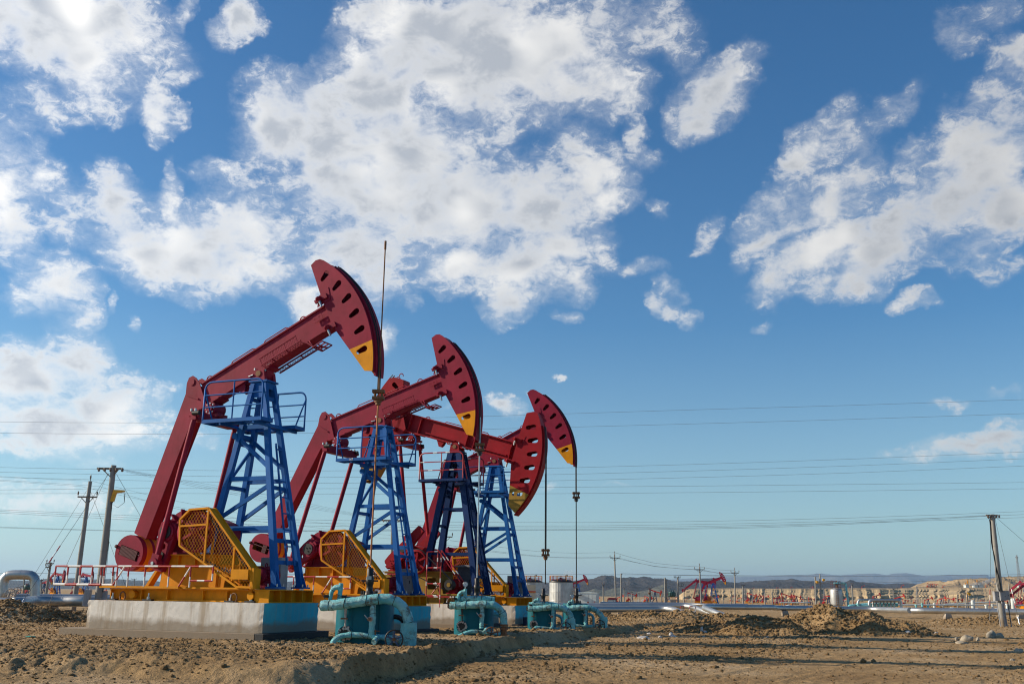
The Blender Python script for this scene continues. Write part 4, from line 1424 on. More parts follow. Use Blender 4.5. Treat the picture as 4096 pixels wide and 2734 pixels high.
def grid_mesh(name, X, Y, Z, mat, smooth=True):
    nr, nc = X.shape
    me = bpy.data.meshes.new(name)
    co = np.stack([X, Y, Z], -1).reshape(-1, 3).astype(np.float32)
    i = np.arange(nr * nc).reshape(nr, nc)
    q = np.stack([i[:-1, :-1], i[:-1, 1:], i[1:, 1:], i[1:, :-1]], -1).reshape(-1, 4)
    me.vertices.add(len(co)); me.vertices.foreach_set('co', co.ravel())
    me.loops.add(q.size); me.loops.foreach_set('vertex_index', q.ravel().astype(np.int32))
    me.polygons.add(len(q))
    me.polygons.foreach_set('loop_start', np.arange(0, q.size, 4, dtype=np.int32))
    me.polygons.foreach_set('loop_total', np.full(len(q), 4, dtype=np.int32))
    me.polygons.foreach_set('use_smooth', np.full(len(q), smooth))
    me.materials.append(mat)
    me.update(calc_edges=True)
    me.validate()
    o = bpy.data.objects.new(name, me)
    COL.objects.link(o)
    return o

# ground: one sheet to the horizon, fine where the camera stands near it
rows = np.concatenate([np.linspace(-14, 15, 30)[:-1], np.exp(np.linspace(math.log(15 + 12), math.log(110 + 12), 720)) - 12,
                       (np.exp(np.linspace(math.log(122), math.log(60012), 240)) - 12)[1:]])
tt = np.concatenate([np.linspace(-3, -.64, 24)[:-1], np.linspace(-.64, .64, 1000), np.linspace(.64, 3, 24)[1:]])
YY, TT = np.meshgrid(rows, tt, indexing='ij')
XX = TT * (YY + 16)
ZZ, RG = ground_z(XX, YY)
tag(grid_mesh('ground', XX, YY, ZZ, M['dirt']), 'bare brown dirt ground with ruts and clods', kind='structure')

# clods and crumbs scattered on the rough ground: nobody could count them
def ico():
    bm = bmesh.new()
    bmesh.ops.create_icosphere(bm, subdivisions=1, radius=1)
    v = np.array([p.co[:] for p in bm.verts]); f = np.array([[q.index for q in p.verts] for p in bm.faces])
    bm.free()
    return v, f
iv, if_ = ico()
rs = np.random.RandomState(5)

def scatter(name, n, mat, label, gen, cat):
    P = gen(n)
    nV = len(iv)
    size = P[:, 3]
    nrm = rs.uniform(.55, 1.25, (len(P), nV, 1))
    vs = iv[None] * nrm * size[:, None, None] * np.stack([rs.uniform(.8, 1.4, len(P)), rs.uniform(.8, 1.3, len(P)), rs.uniform(.5, .95, len(P))], -1)[:, None]
    a = rs.uniform(0, 6.28, len(P))
    ca, sa = np.cos(a)[:, None], np.sin(a)[:, None]
    x, y = vs[..., 0] * ca - vs[..., 1] * sa, vs[..., 0] * sa + vs[..., 1] * ca
    co = np.stack([x + P[:, 0:1], y + P[:, 1:2], vs[..., 2] + P[:, 2:3]], -1).reshape(-1, 3).astype(np.float32)
    fs = (if_[None] + (np.arange(len(P)) * nV)[:, None, None]).reshape(-1, 3)
    me = bpy.data.meshes.new(name)
    me.vertices.add(len(co)); me.vertices.foreach_set('co', co.ravel())
    me.loops.add(fs.size); me.loops.foreach_set('vertex_index', fs.ravel().astype(np.int32))
    me.polygons.add(len(fs))
    me.polygons.foreach_set('loop_start', np.arange(0, fs.size, 3, dtype=np.int32))
    me.polygons.foreach_set('loop_total', np.full(len(fs), 3, dtype=np.int32))
    me.materials.append(mat)
    me.update(calc_edges=True)
    o = bpy.data.objects.new(name, me); COL.objects.link(o)
    return tag(o, label, cat, kind='stuff')

def gen_clods(n):
    Y = 18 + 82 * rs.rand(n * 4) ** 1.5
    X = (rs.rand(n * 4) * 1.3 - .65) * (Y + 3)
    z, rough = ground_z(X, Y)
    mz = np.zeros(X.shape)
    for cx, cy, rx, ry, h in MOUNDS: mz = np.maximum(mz, np.clip(1.3 - np.sqrt(((X - cx) / rx) ** 2 + ((Y - cy) / ry) ** 2), 0, 1) * (h > .45))
    w = np.clip(rough * (.45 + .55 * sstep(-.2, .4, vnoise(X * .13, Y * .13, 9))) + 1.6 * mz, .03, 1)
    keep = rs.rand(len(X)) < w
    X, Y, z, mz = X[keep][:n], Y[keep][:n], z[keep][:n], mz[keep][:n]
    s = .012 + .030 * rs.rand(len(X)) ** 2.5 + .06 * rs.rand(len(X)) ** 30 + .075 * mz * rs.rand(len(X)) ** 2
    s = s * (.7 + Y / 60)
    return np.stack([X, Y, z + s * .15, s], -1)
def gen_heap(n):
    out = []
    for cx, cy, rx, ry, h in MOUNDS[:14]:
        k = int(n * h * rx / 34)
        a, q = rs.uniform(0, 6.28, k), 1.25 * rs.rand(k) ** .5
        X, Y = cx + rx * q * np.cos(a), cy + ry * q * np.sin(a)
        z, _ = ground_z(X, Y)
        s = .035 + .10 * rs.rand(k) ** 3
        out.append(np.stack([X, Y, z + s * .1, s], -1))
    return np.concatenate(out)
scatter('heap_clods', 16000, M['clod'], 'loose clods covering the dug up dirt heaps', gen_heap, 'clods')
scatter('dirt_clods', 80000, M['clod'], 'loose clods of earth strewn over the dirt', gen_clods, 'clods')

# ------------------------------------------------------------------ far relief
def strip(name, prof, D, depth, zb, seed, nc, nr, amp, mat, fx, label, mode=1, back=.5, pw=1.2):
    px = np.linspace(prof[0][0], prof[-1][0], nc)
    py = np.interp(px, [p[0] for p in prof], [p[1] for p in prof])
    Dc = D(px) if callable(D) else np.full(nc, float(D))
    top = np.array([at(a, b, d)[:] for a, b, d in zip(px, py, Dc)])
    s = np.concatenate([np.linspace(0, 1, nr), 1 + np.linspace(0, back, nr // 3)[1:]])
    S, J = np.meshgrid(s, np.arange(nc), indexing='ij')
    Yr, Xr, Zr = top[J, 1], top[J, 0], top[J, 2]
    Y = Yr - depth * (1 - S)
    X = Xr * Y / Yr
    up_ = np.where(S <= 1, np.clip(S, 0, 1) ** pw, np.clip(1 - (S - 1) / back, 0, 1))
    env = np.where(S <= 1, 4 * np.clip(S, 0, 1) * (1 - np.clip(S, 0, 1)) + .25 * np.clip(S, 0, 1) * (S < .995), .5)
    nz = fbm(X * fx, Y * fx * .45, seed, 6, .52, mode)
    nz2 = fbm(X * fx * 4, Y * fx * 2, seed + 5, 4, .55, mode)
    Z = zb + (Zr - zb) * up_ + (Zr - zb) * env * amp * (nz - .1 + .35 * nz2)
    Z = np.where(S == 1, Zr + (Zr - zb) * .012 * nz2, Z)
    o = grid_mesh(name, X, Y, Z, mat)
    return tag(o, label, kind='structure')

def rock(name, a, b, c, sc):
    m, nt, bs, N, L = newmat(name)
    co = coords(nt, (sc, sc, sc * 3))
    n1 = noise(nt, 1, 8, .62, co, .4)
    n2 = noise(nt, 6, 6, .7, co)
    v = ramp(nt, n1.outputs[0], [(.33, a), (.5, b), (.66, c)])
    g = ramp(nt, n2.outputs[0], [(.3, .75), (.7, 1.2)])
    L.new(mixc(nt, 1., v.outputs[0], g.outputs[0], 'MULTIPLY'), bs.inputs['Base Color'])
    bs.inputs['Roughness'].default_value = .95
    bs.inputs['Specular IOR Level'].default_value = .1
    bump(nt, bs, n2.outputs[0], .6, .4 / sc)
    return m
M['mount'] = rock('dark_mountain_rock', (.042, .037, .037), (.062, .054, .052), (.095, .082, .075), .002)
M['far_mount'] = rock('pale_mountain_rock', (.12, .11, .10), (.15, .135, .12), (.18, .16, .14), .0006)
M['greenhill'] = rock('greenish_clay', (.10, .105, .085), (.14, .14, .11), (.19, .17, .125), .006)

def strata(name, cols, sc):
    m, nt, bs, N, L = newmat(name)
    co = coords(nt, (.012, .012, .30))
    n1 = noise(nt, 1, 5, .6, co, .3)
    n2 = noise(nt, .05, 7, .65, coords(nt))
    v = ramp(nt, n1.outputs[0], [(.3, cols[0]), (.5, cols[1]), (.7, cols[2])])
    g = ramp(nt, n2.outputs[0], [(.3, .78), (.7, 1.18)])
    L.new(mixc(nt, 1., v.outputs[0], g.outputs[0], 'MULTIPLY'), bs.inputs['Base Color'])
    bs.inputs['Roughness'].default_value = .95
    bs.inputs['Specular IOR Level'].default_value = .1
    bump(nt, bs, n2.outputs[0], .6, 4)
    return m
M['cliff'] = strata('sandstone_strata', ((.40, .285, .16), (.46, .335, .19), (.52, .39, .235)), 1)
M['hill'] = strata('clay_hill', ((.32, .23, .135), (.35, .255, .15), (.385, .285, .17)), 1)

MT = [(-3600, 2290), (-2900, 2272), (-2300, 2296), (-1700, 2285), (-1200, 2318), (-900, 2325), (-300, 2328), (0, 2319), (120, 2322), (230, 2314), (290, 2311), (350, 2316), (438, 2314), (553, 2321), (800, 2330), (1135, 2329), (1400, 2322), (1700, 2330), (1900, 2322), (2045, 2327), (2150, 2325), (2230, 2331),
      (2304, 2320), (2353, 2315), (2384, 2312), (2418, 2304), (2442, 2307), (2472, 2311), (2505, 2310), (2520, 2305), (2549, 2312), (2593, 2313), (2624, 2319), (2661, 2319), (2702, 2329), (2729, 2327), (2770, 2322), (2820, 2319), (2869, 2321), (2930, 2328),
      (3012, 2329), (3077, 2326), (3098, 2324), (3140, 2325), (3170, 2322), (3215, 2329), (3251, 2327), (3302, 2332), (3340, 2326), (3375, 2331), (3404, 2326), (3453, 2326), (3500, 2331), (3541, 2335), (3589, 2331), (3650, 2337), (3720, 2346), (3900, 2350), (4600, 2345)]
# the photo's ridge heights, with the ridges standing taller in the middle
MT = [(a, b - (0 if a < 2280 or a > 2720 else 0)) for a, b in MT]
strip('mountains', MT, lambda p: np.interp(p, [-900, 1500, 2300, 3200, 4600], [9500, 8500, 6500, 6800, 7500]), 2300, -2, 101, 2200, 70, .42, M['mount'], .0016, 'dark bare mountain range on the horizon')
strip('foothills', [(2000, 2385), (2200, 2372), (2330, 2367), (2380, 2352), (2420, 2362), (2455, 2352), (2480, 2350), (2520, 2362), (2550, 2366), (2600, 2357), (2655, 2335), (2690, 2357), (2760, 2366), (2850, 2372), (3000, 2385)], 4300, 700, -2, 131, 600, 40, .35, M['greenhill'], .004, 'low grey green clay foothills before the mountains')
FM = [(2300, 2350), (2560, 2322), (2650, 2317), (2760, 2312), (2900, 2306), (3020, 2304), (3138, 2300), (3234, 2298), (3283, 2295), (3362, 2299), (3436, 2294), (3500, 2292), (3548, 2298), (3576, 2291), (3627, 2291), (3703, 2303), (3779, 2298), (3855, 2302), (3944, 2298), (3957, 2305), (4100, 2312), (4500, 2320)]
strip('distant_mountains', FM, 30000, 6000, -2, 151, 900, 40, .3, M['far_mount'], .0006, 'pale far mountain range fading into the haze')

# mesa with cut cliffs on the right
def mesa():
    px = np.linspace(2676, 4420, 1300)
    prof = [(2676, 2409), (2700, 2396), (2722, 2376), (2742, 2360), (2762, 2354), (2800, 2352), (3100, 2353), (3450, 2352), (3650, 2351), (4100, 2347), (4420, 2345)]
    py = np.interp(px, [p[0] for p in prof], [p[1] for p in prof])
    nc = len(px)
    k = px * .012
    cut = fbm(k * 1.6, k * 0 + 3., 201, 5, .55, 1)
    D0 = 1240 + 46 * fbm(k * .7, k * 0, 203, 4, .5) - 16 * np.clip(cut, -.2, 1) + np.interp(px, [2676, 2760, 3300, 3600, 4420], [0, 0, 0, 70, 120])
    bd = [(-150, .0), (-105, .07), (-62, .22), (-34, .36), (-22, .44), (-16, .58), (2, .68), (24, .80), (42, .93), (64, 1.0), (130, 1.), (300, 1.), (520, 1.), (760, 1.)]
    s = np.linspace(0, len(bd) - 1, 110)
    off = np.interp(s, range(len(bd)), [b[0] for b in bd]); fr_ = np.interp(s, range(len(bd)), [b[1] for b in bd])
    S, J = np.meshgrid(np.arange(len(s)), np.arange(nc), indexing='ij')
    Y = D0[J] + off[S] * np.interp(px, [2676, 2760, 3500, 3700, 4420], [1, 1, 1, 1.6, 1.8])[J]
    dirs = np.array([ray(a, b)[:] for a, b in zip(px, py)])
    topz = CAMH + dirs[J, 2] / dirs[J, 1] * np.maximum(Y, D0[J] + 40)
    X = dirs[J, 0] / dirs[J, 1] * Y
    gully = fbm(X * .011 + Y * .006, Y * .016, 207, 5, .5, 1)
    f = fr_[S]
    Y = Y + 8 * fbm(X * .012, S * .14, 211, 4, .5) * (f > .05) * (f < .99)
    Z = -6 + (topz + 6) * f + (topz + 6) * (.12 * gully - .03) * np.clip(4 * f * (1 - f), 0, 1) + .5 * fbm(X * .02, Y * .02, 213, 4) * (f > .98)
    o = grid_mesh('mesa', X, Y, Z, M['cliff'])
    tag(o, 'flat topped sandy mesa with eroded layered cliffs', kind='structure')
mesa()
HL = [(3560, 2356), (3640, 2351), (3670, 2339), (3720, 2331), (3780, 2327), (3830, 2317), (3860, 2318), (3880, 2315), (3920, 2312), (3960, 2314), (4000, 2308), (4050, 2309), (4110, 2307), (4200, 2301), (4420, 2296)]
strip('clay_hills', HL, 2350, 420, 16, 171, 600, 70, .55, M['hill'], .007, 'smooth brown clay hills above the mesa', 1, .4, 1.)
# ------------------------------------------------------------------ light, sky, clouds, air
SUN_EL, SUN_AZ = 25., -85.       # azimuth from +Y, clockwise seen from above
sd = Vector((math.sin(R(SUN_AZ)) * math.cos(R(SUN_EL)), math.cos(R(SUN_AZ)) * math.cos(R(SUN_EL)), math.sin(R(SUN_EL))))
ld = bpy.data.lights.new('sun', 'SUN')
ld.energy, ld.angle, ld.color = 5.0, R(.55), (1, .87, .68)
so = bpy.data.objects.new('sun', ld)
COL.objects.link(so)
so.rotation_euler = (-sd).to_track_quat('-Z', 'Y').to_euler()

W = bpy.data.worlds.new('World')
SC.world = W
W.use_nodes = True
nt = W.node_tree
N, L = nt.nodes, nt.links
N.clear()
outw = N.new('ShaderNodeOutputWorld')
bg = N.new('ShaderNodeBackground')
L.new(bg.outputs[0], outw.inputs[0])
sky = N.new('ShaderNodeTexSky')
sky.sky_type = 'NISHITA'
sky.sun_disc = False
sky.sun_elevation = R(SUN_EL)
sky.sun_rotation = R(SUN_AZ)
sky.altitude = 300
sky.air_density, sky.dust_density, sky.ozone_density = 1.0, .5, 1.2
bg.inputs[1].default_value = .091

def math_(op, a, b=None, c=None, clamp=False):
    n = N.new('ShaderNodeMath')
    n.operation = op
    n.use_clamp = clamp
    for i, v in enumerate((a, b, c)):
        if v is None: continue
        if isinstance(v, (int, float)): n.inputs[i].default_value = v
        else: L.new(v, n.inputs[i])
    return n.outputs[0]

tc = N.new('ShaderNodeTexCoord')
sx = N.new('ShaderNodeSeparateXYZ')
L.new(tc.outputs['Generated'], sx.inputs[0])
az = math_('MULTIPLY', math_('ARCTAN2', sx.outputs[0], sx.outputs[1]), 180 / math.pi)
el = math_('MULTIPLY', math_('ARCSINE', sx.outputs[2]), 180 / math.pi)
cb = N.new('ShaderNodeCombineXYZ')
L.new(az, cb.inputs[0]); L.new(el, cb.inputs[1])
P0 = cb.outputs[0]
# ragged, wind-drawn displacement of the cloud outlines
wn = noise(nt, .22, 5, .62, P0)
wv = N.new('ShaderNodeVectorMath'); wv.operation = 'MULTIPLY_ADD'
L.new(wn.outputs['Color'], wv.inputs[0]); wv.inputs[1].default_value = (5.0, 3.6, 0); wv.inputs[2].default_value = (-2.5, -1.8, 0)
wa = N.new('ShaderNodeVectorMath'); wa.operation = 'ADD'
L.new(P0, wa.inputs[0]); L.new(wv.outputs[0], wa.inputs[1])
PW = wa.outputs[0]

CL = [ (-180, 300, 160, 120, 0, 1.), (-420, 120, 200, 110, 10, 1.05), (-300, 620, 180, 70, 0, .9), (-620, 420, 150, 80, 0, .8), (2560, 300, 170, 90, -20, 1.), (2700, 620, 160, 60, 0, .9), (2850, 120, 150, 90, 0, .9),  # cx, cy, rx, ry, turn (deg), weight  - in 1/1.7437 photo pixels
 (140, 50, 230, 120, 0, 1.25), (220, 150, 90, 110, 15, 1.1), (60, 100, 120, 60, 0, .8), (310, 90, 70, 90, 0, .55), (75, 240, 90, 60, 20, .62), (20, 300, 40, 60, 0, .45), (90, 350, 40, 40, 0, .45),
 (365, 245, 42, 85, -12, .9), (430, 170, 40, 25, 0, .5), (550, 55, 48, 62, 0, 1.05), (430, 15, 22, 40, 0, .8), (395, 75, 20, 40, 0, .45),
 (20, 430, 75, 110, 0, .95), (90, 420, 70, 55, 0, .75), (30, 530, 60, 80, 0, .8), (170, 460, 60, 45, 0, .6), (150, 520, 70, 40, 0, .5),
 (265, 470, 65, 95, -25, .95), (395, 470, 30, 90, -5, .85), (330, 560, 130, 70, 15, 1.0), (450, 560, 170, 95, 0, 1.05), (560, 520, 130, 80, 0, .95), (540, 640, 60, 55, 0, .8), (600, 610, 130, 60, 0, .8), (510, 410, 80, 35, 0, .6), (480, 660, 80, 40, 0, .6), (340, 620, 60, 40, 0, .5),
 (640, 290, 105, 110, 0, 1.2), (720, 260, 100, 80, 0, .9), (760, 340, 150, 90, 0, 1.1), (820, 60, 45, 50, 0, .85), (870, 200, 130, 120, 0, 1.1), (960, 100, 160, 120, 0, 1.2), (1080, 120, 240, 170, 0, 1.25), (1250, 150, 180, 140, 10, 1.15), (1390, 190, 110, 90, 0, .85), (1480, 60, 150, 80, 0, .6), (1380, 50, 120, 90, 0, .7), (1420, 230, 70, 50, -25, .7),
 (920, 330, 200, 110, 0, 1.15), (800, 430, 160, 110, 0, 1.1), (940, 450, 200, 120, 0, 1.2), (1080, 480, 200, 130, 0, 1.15), (1230, 470, 160, 110, 0, 1.1), (1370, 430, 90, 80, -20, .95), (1330, 360, 80, 60, -30, .7), (1290, 560, 120, 80, 0, 1.), (1200, 620, 140, 90, 0, 1.05), (1170, 700, 70, 50, 0, .9), (1310, 650, 60, 60, 0, .8), (1050, 600, 130, 70, 0, .9),
 (820, 560, 170, 80, 0, 1.0), (870, 640, 90, 70, 0, .95), (720, 600, 90, 60, 0, .75), (690, 690, 55, 50, 0, .85), (885, 760, 40, 45, -20, .8), (955, 690, 25, 40, 0, .4), (1240, 270, 70, 40, 0, .7), (1130, 300, 70, 45, 0, .6),
 (1640, 210, 110, 70, -28, 1.), (1700, 190, 60, 60, -30, .7), (1590, 265, 70, 55, 0, .8), (1690, 130, 40, 40, -40, .6), (1570, 130, 60, 50, 0, .45), (1460, 330, 35, 70, -15, .62), (1500, 360, 50, 30, 0, .5), (1510, 470, 60, 30, 25, .42),
 (1790, 480, 120, 55, -35, .78), (1870, 340, 110, 60, -30, .85), (1960, 310, 70, 80, -30, .7), (2070, 250, 90, 50, -30, .55), (1900, 460, 150, 60, -30, .85), (1780, 545, 110, 35, -25, .9), (1900, 560, 180, 60, -28, 1.), (2010, 590, 130, 75, -20, 1.1), (1950, 640, 110, 45, -10, 1.), (2080, 500, 150, 80, -35, .95), (2200, 450, 130, 90, -30, 1.05), (2280, 350, 110, 90, -25, 1.2), (2330, 480, 90, 80, 0, 1.1), (2250, 560, 130, 50, -20, .7), (2100, 370, 90, 40, -40, .6),
 (1775, 660, 65, 55, 0, .95), (1830, 640, 50, 30, 0, .5), (2080, 703, 40, 22, -10, .75), (1750, 750, 40, 18, 0, .5), (1640, 520, 60, 40, -40, .45), (2200, 75, 45, 60, -20, .62), (2290, 20, 80, 40, 0, .5), (2325, 140, 50, 70, -25, .8), (2240, 240, 70, 50, -35, .6), (2320, 230, 60, 40, 0, .5), (2240, 610, 40, 60, -30, .5), (2310, 620, 50, 30, 0, .35),
 (1480, 605, 70, 26, 0, .5), (1530, 650, 30, 35, 0, .6), (1510, 700, 30, 35, 0, .65), (1552, 720, 32, 32, 0, .7), (1300, 735, 55, 22, 0, .5), (1600, 560, 40, 20, 0, .35),
 (120, 640, 95, 70, -15, .9), (70, 680, 70, 50, 0, .75), (155, 600, 30, 40, 0, .6), (185, 712, 50, 45, 0, .8), (258, 682, 16, 32, 0, .5), (320, 735, 24, 30, 0, .55), (130, 740, 60, 30, 0, .35),
 (170, 830, 80, 75, 0, 1.05), (70, 870, 110, 85, 0, 1.05), (240, 920, 140, 70, 0, 1.05), (110, 965, 170, 65, 0, 1.1), (280, 990, 120, 55, 0, .8), (370, 900, 50, 30, 0, .75), (250, 860, 40, 40, 0, .7), (400, 1000, 70, 40, 0, .5), (470, 1000, 40, 40, 0, .4),
 (1155, 938, 50, 24, 0, .85), (1050, 935, 60, 16, 0, .42), (1230, 905, 40, 14, 0, .35), (1280, 858, 14, 12, 0, .45),
 (90, 1140, 190, 45, 0, .85), (240, 1060, 80, 28, 0, .5), (200, 1170, 130, 30, 0, .5), (2240, 1012, 190, 34, -4, .85), (2190, 912, 70, 16, 0, .5), (2320, 885, 50, 16, 0, .4), (2320, 960, 60, 24, 0, .4), (1262, 1118, 24, 12, 0, .6), (1400, 1118, 60, 9, 0, .45), (1165, 1095, 70, 16, 0, .35)]
acc = None
for cx, cy, rx, ry, rot, wgt in CL:
    d = ray(cx * 1.7437, cy * 1.7437).normalized()
    a0, e0 = math.degrees(math.atan2(d.x, d.y)), math.degrees(math.asin(d.z))
    k = 1.7437 * 57.3 / F * 1.50
    mp = N.new('ShaderNodeMapping')
    mp.vector_type = 'TEXTURE'
    mp.inputs['Location'].default_value = (a0, e0, 0)
    mp.inputs['Rotation'].default_value = (0, 0, -R(rot))
    mp.inputs['Scale'].default_value = (rx * k / math.cos(R(e0)), ry * k, 1)
    L.new(PW, mp.inputs['Vector'])
    g = N.new('ShaderNodeTexGradient')
    g.gradient_type = 'SPHERICAL'
    L.new(mp.outputs[0], g.inputs['Vector'])
    gw = math_('MULTIPLY', g.outputs['Fac'], wgt + (.16 if wgt < .72 else .22))
    acc = gw if acc is None else math_('SMOOTH_MAX', acc, gw, .22)
mask = math_('MINIMUM', acc, 1.25)
thick = N.new('ShaderNodeMapRange'); thick.interpolation_type = 'SMOOTHSTEP'
L.new(mask, thick.inputs[0]); thick.inputs[1].default_value, thick.inputs[2].default_value = .45, 1.05
thick.inputs[3].default_value, thick.inputs[4].default_value = 1.75, .35
# puffy detail, drawn out a little along the wind
mp = N.new('ShaderNodeMapping')
mp.inputs['Rotation'].default_value = (0, 0, R(-28))
mp.inputs['Scale'].default_value = (.8, 1.3, 1)
L.new(P0, mp.inputs['Vector'])
PN = mp.outputs[0]
n1 = noise(nt, .36, 7, .58, PN, .3)          # billows
n2 = noise(nt, 1.5, 12, .70, PN, .55)        # rags and wisps
c1, c2 = math_('SUBTRACT', n1.outputs[0], .5), math_('SUBTRACT', n2.outputs[0], .5)
dens = math_('ADD', mask, math_('MULTIPLY_ADD', c1, 2.0, math_('MULTIPLY', c2, thick.outputs[0])))
cov = N.new('ShaderNodeMapRange'); cov.interpolation_type = 'SMOOTHSTEP'
L.new(dens, cov.inputs[0])
cov.inputs[1].default_value, cov.inputs[2].default_value = .28, 1.15
# shading: thick cores turn grey, the sides towards the sun stay white
def shifted(src, dx, dy, sc, det, ro):
    m_ = N.new('ShaderNodeMapping')
    m_.inputs['Location'].default_value = (dx, dy, 0)
    L.new(src, m_.inputs['Vector'])
    return noise(nt, sc, det, ro, m_.outputs[0], .3)
n1a = shifted(PN, 0, 0, .24, 2, .45)
n1b = shifted(PN, -1.3, 1.2, .24, 2, .45)
n4 = noise(nt, .13, 2, .45, P0, .4)
relief = math_('MULTIPLY', math_('SUBTRACT', n1b.outputs[0], n1a.outputs[0]), 2.6)
core = N.new('ShaderNodeMapRange'); core.interpolation_type = 'SMOOTHSTEP'
L.new(dens, core.inputs[0]); core.inputs[1].default_value, core.inputs[2].default_value = .62, 1.40
patch = N.new('ShaderNodeMapRange'); patch.interpolation_type = 'SMOOTHSTEP'
L.new(n4.outputs[0], patch.inputs[0]); patch.inputs[1].default_value, patch.inputs[2].default_value = .34, .58
grey = math_('MULTIPLY', math_('MULTIPLY_ADD', patch.outputs[0], .95, math_('ADD', relief, .12), clamp=True), core.outputs[0], clamp=True)
sunk = math_('MULTIPLY_ADD', az, -.006, .96)
ccol = mixc(nt, grey, (8.7, 8.6, 8.4), (4.4, 4.7, 5.2))
ccol2 = N.new('ShaderNodeVectorMath'); ccol2.operation = 'SCALE'
L.new(ccol, ccol2.inputs[0]); L.new(sunk, ccol2.inputs['Scale'])
gate = N.new('ShaderNodeMapRange'); gate.interpolation_type = 'SMOOTHSTEP'
L.new(mask, gate.inputs[0]); gate.inputs[1].default_value, gate.inputs[2].default_value = .24, .42
vl = N.new('ShaderNodeMapRange'); vl.interpolation_type = 'SMOOTHSTEP'
L.new(math_('MULTIPLY_ADD', c1, 1.1, mask), vl.inputs[0]); vl.inputs[1].default_value, vl.inputs[2].default_value = .10, .95
veil = math_('MULTIPLY', math_('MULTIPLY', vl.outputs[0], gate.outputs[0]), math_('MULTIPLY_ADD', c2, 1.5, .42, clamp=True))
hs = N.new('ShaderNodeHueSaturation')
L.new(sky.outputs[0], hs.inputs['Color'])
satr = N.new('ShaderNodeMapRange')
L.new(el, satr.inputs[0]); satr.inputs[1].default_value, satr.inputs[2].default_value = 1., 15.
satr.inputs[3].default_value, satr.inputs[4].default_value = .72, 1.30
L.new(satr.outputs[0], hs.inputs['Saturation'])
skyc = mixc(nt, 1., hs.outputs[0], (.74, 1.0, 1.13), 'MULTIPLY')
L.new(mixc(nt, math_('MAXIMUM', math_('MULTIPLY', cov.outputs[0], math_('MULTIPLY', gate.outputs[0], .96)), veil), skyc, ccol2.outputs[0]), bg.inputs[0])

def haze():
    mb = MB()
    mb.span((-28000, -400, -9), (28000, 38000, 790))
    m = bpy.data.materials.new('haze_air')
    m.use_nodes = True
    t = m.node_tree
    t.nodes.clear()
    o = t.nodes.new('ShaderNodeOutputMaterial')
    v = t.nodes.new('ShaderNodeVolumePrincipled')
    v.inputs['Color'].default_value = (.55, .76, 1, 1)
    v.inputs['Density'].default_value = 3.4e-5
    v.inputs['Anisotropy'].default_value = .25
    t.links.new(v.outputs[0], o.inputs['Volume'])
    ob = mb.build('haze', m)
    tag(ob, 'pale blue air fading the far mountains', 'haze', kind='stuff')
haze()
SC.view_settings.view_transform = 'Standard'
SC.view_settings.look = 'None'
SC.view_settings.exposure = .30
SC.view_settings.gamma = 1
SC.cycles.use_denoising = True
SC.cycles.max_bounces = 6
SC.cycles.volume_bounces = 0
SC.render.film_transparent = False
SC.cycles.filter_width = 1.15
# ------------------------------------------------------------------ the four pumpjacks and what stands by them
GP = 'pumpjacks in the near row'
pumps = [
 ((-8.04, 38.40, 0), -22.3, 26.0, 'a', 8.9, 1, 'nearest and largest crimson pumpjack of the row, head raised against the clouds', 15.05),
 ((-4.43, 48.04, -.18), -23.4, 17.6, 'a', 8.5, 1, 'second crimson pumpjack of the row, blue tower and half raised head', 9.9),
 ((-1.208, 57.10, -.14), -22.2, -16.5, 'b', 4.0, -1, 'bright red pumpjack with navy tower, lowered head and a second horsehead at its rear', 8.3),
 ((1.03, 62.68, -.24), -20.5, 25.4, 'a', 7.8, 1, 'farthest crimson pumpjack of the row, raised head showing behind the lowered red one', 8.4)]
wl = ['white concrete block with teal end under the nearest pumpjack', 'white and teal concrete block under the second pumpjack', 'concrete block under the navy towered pumpjack', 'concrete block under the farthest pumpjack of the row']
PR = []
for i, (loc, ang, psi, st, zc, ck, lab, ztop) in enumerate(pumps):
    p = make_pump('pumpjack', loc, ang, psi, lab, 'pumpjack', GP, st, zc, ck, 2)
    PR.append(p)
    foundation(loc, ang, 0, wl[i], 'concrete foundations of the near row', i * 5 + 2)
bpy.context.view_layer.update()

def pw(i, u, v, z):
    return PR[i].matrix_world @ Vector((u, v, z))

rods = [(15.05, 8.9, ('orange_rust', 'rust', 0, 1), 'orange rusted rod of the nearest pumpjack reaching far above its clamp'),
        (9.9, 8.5, ('steel', 'steel', 1, 0), 'shiny steel rod under the half raised second head'),
        (8.3, 4.0, ('oil', 'black', 0, 0), 'black oily rod hanging low under the lowered red head'),
        (8.0, 7.8, ('oil', 'oil', 1, 0), 'thin black rod of the farthest pumpjack in the row')]
for i, (zt, zc, ms, lab) in enumerate(rods):
    b = pw(i, PIV[0] + (RHS['b'] if i == 2 else RH) + .095, 0, 0)
    polished_rod((b.x, b.y, b.z), 2.55 if i == 0 else 2.3, zt, zc, ms, lab)

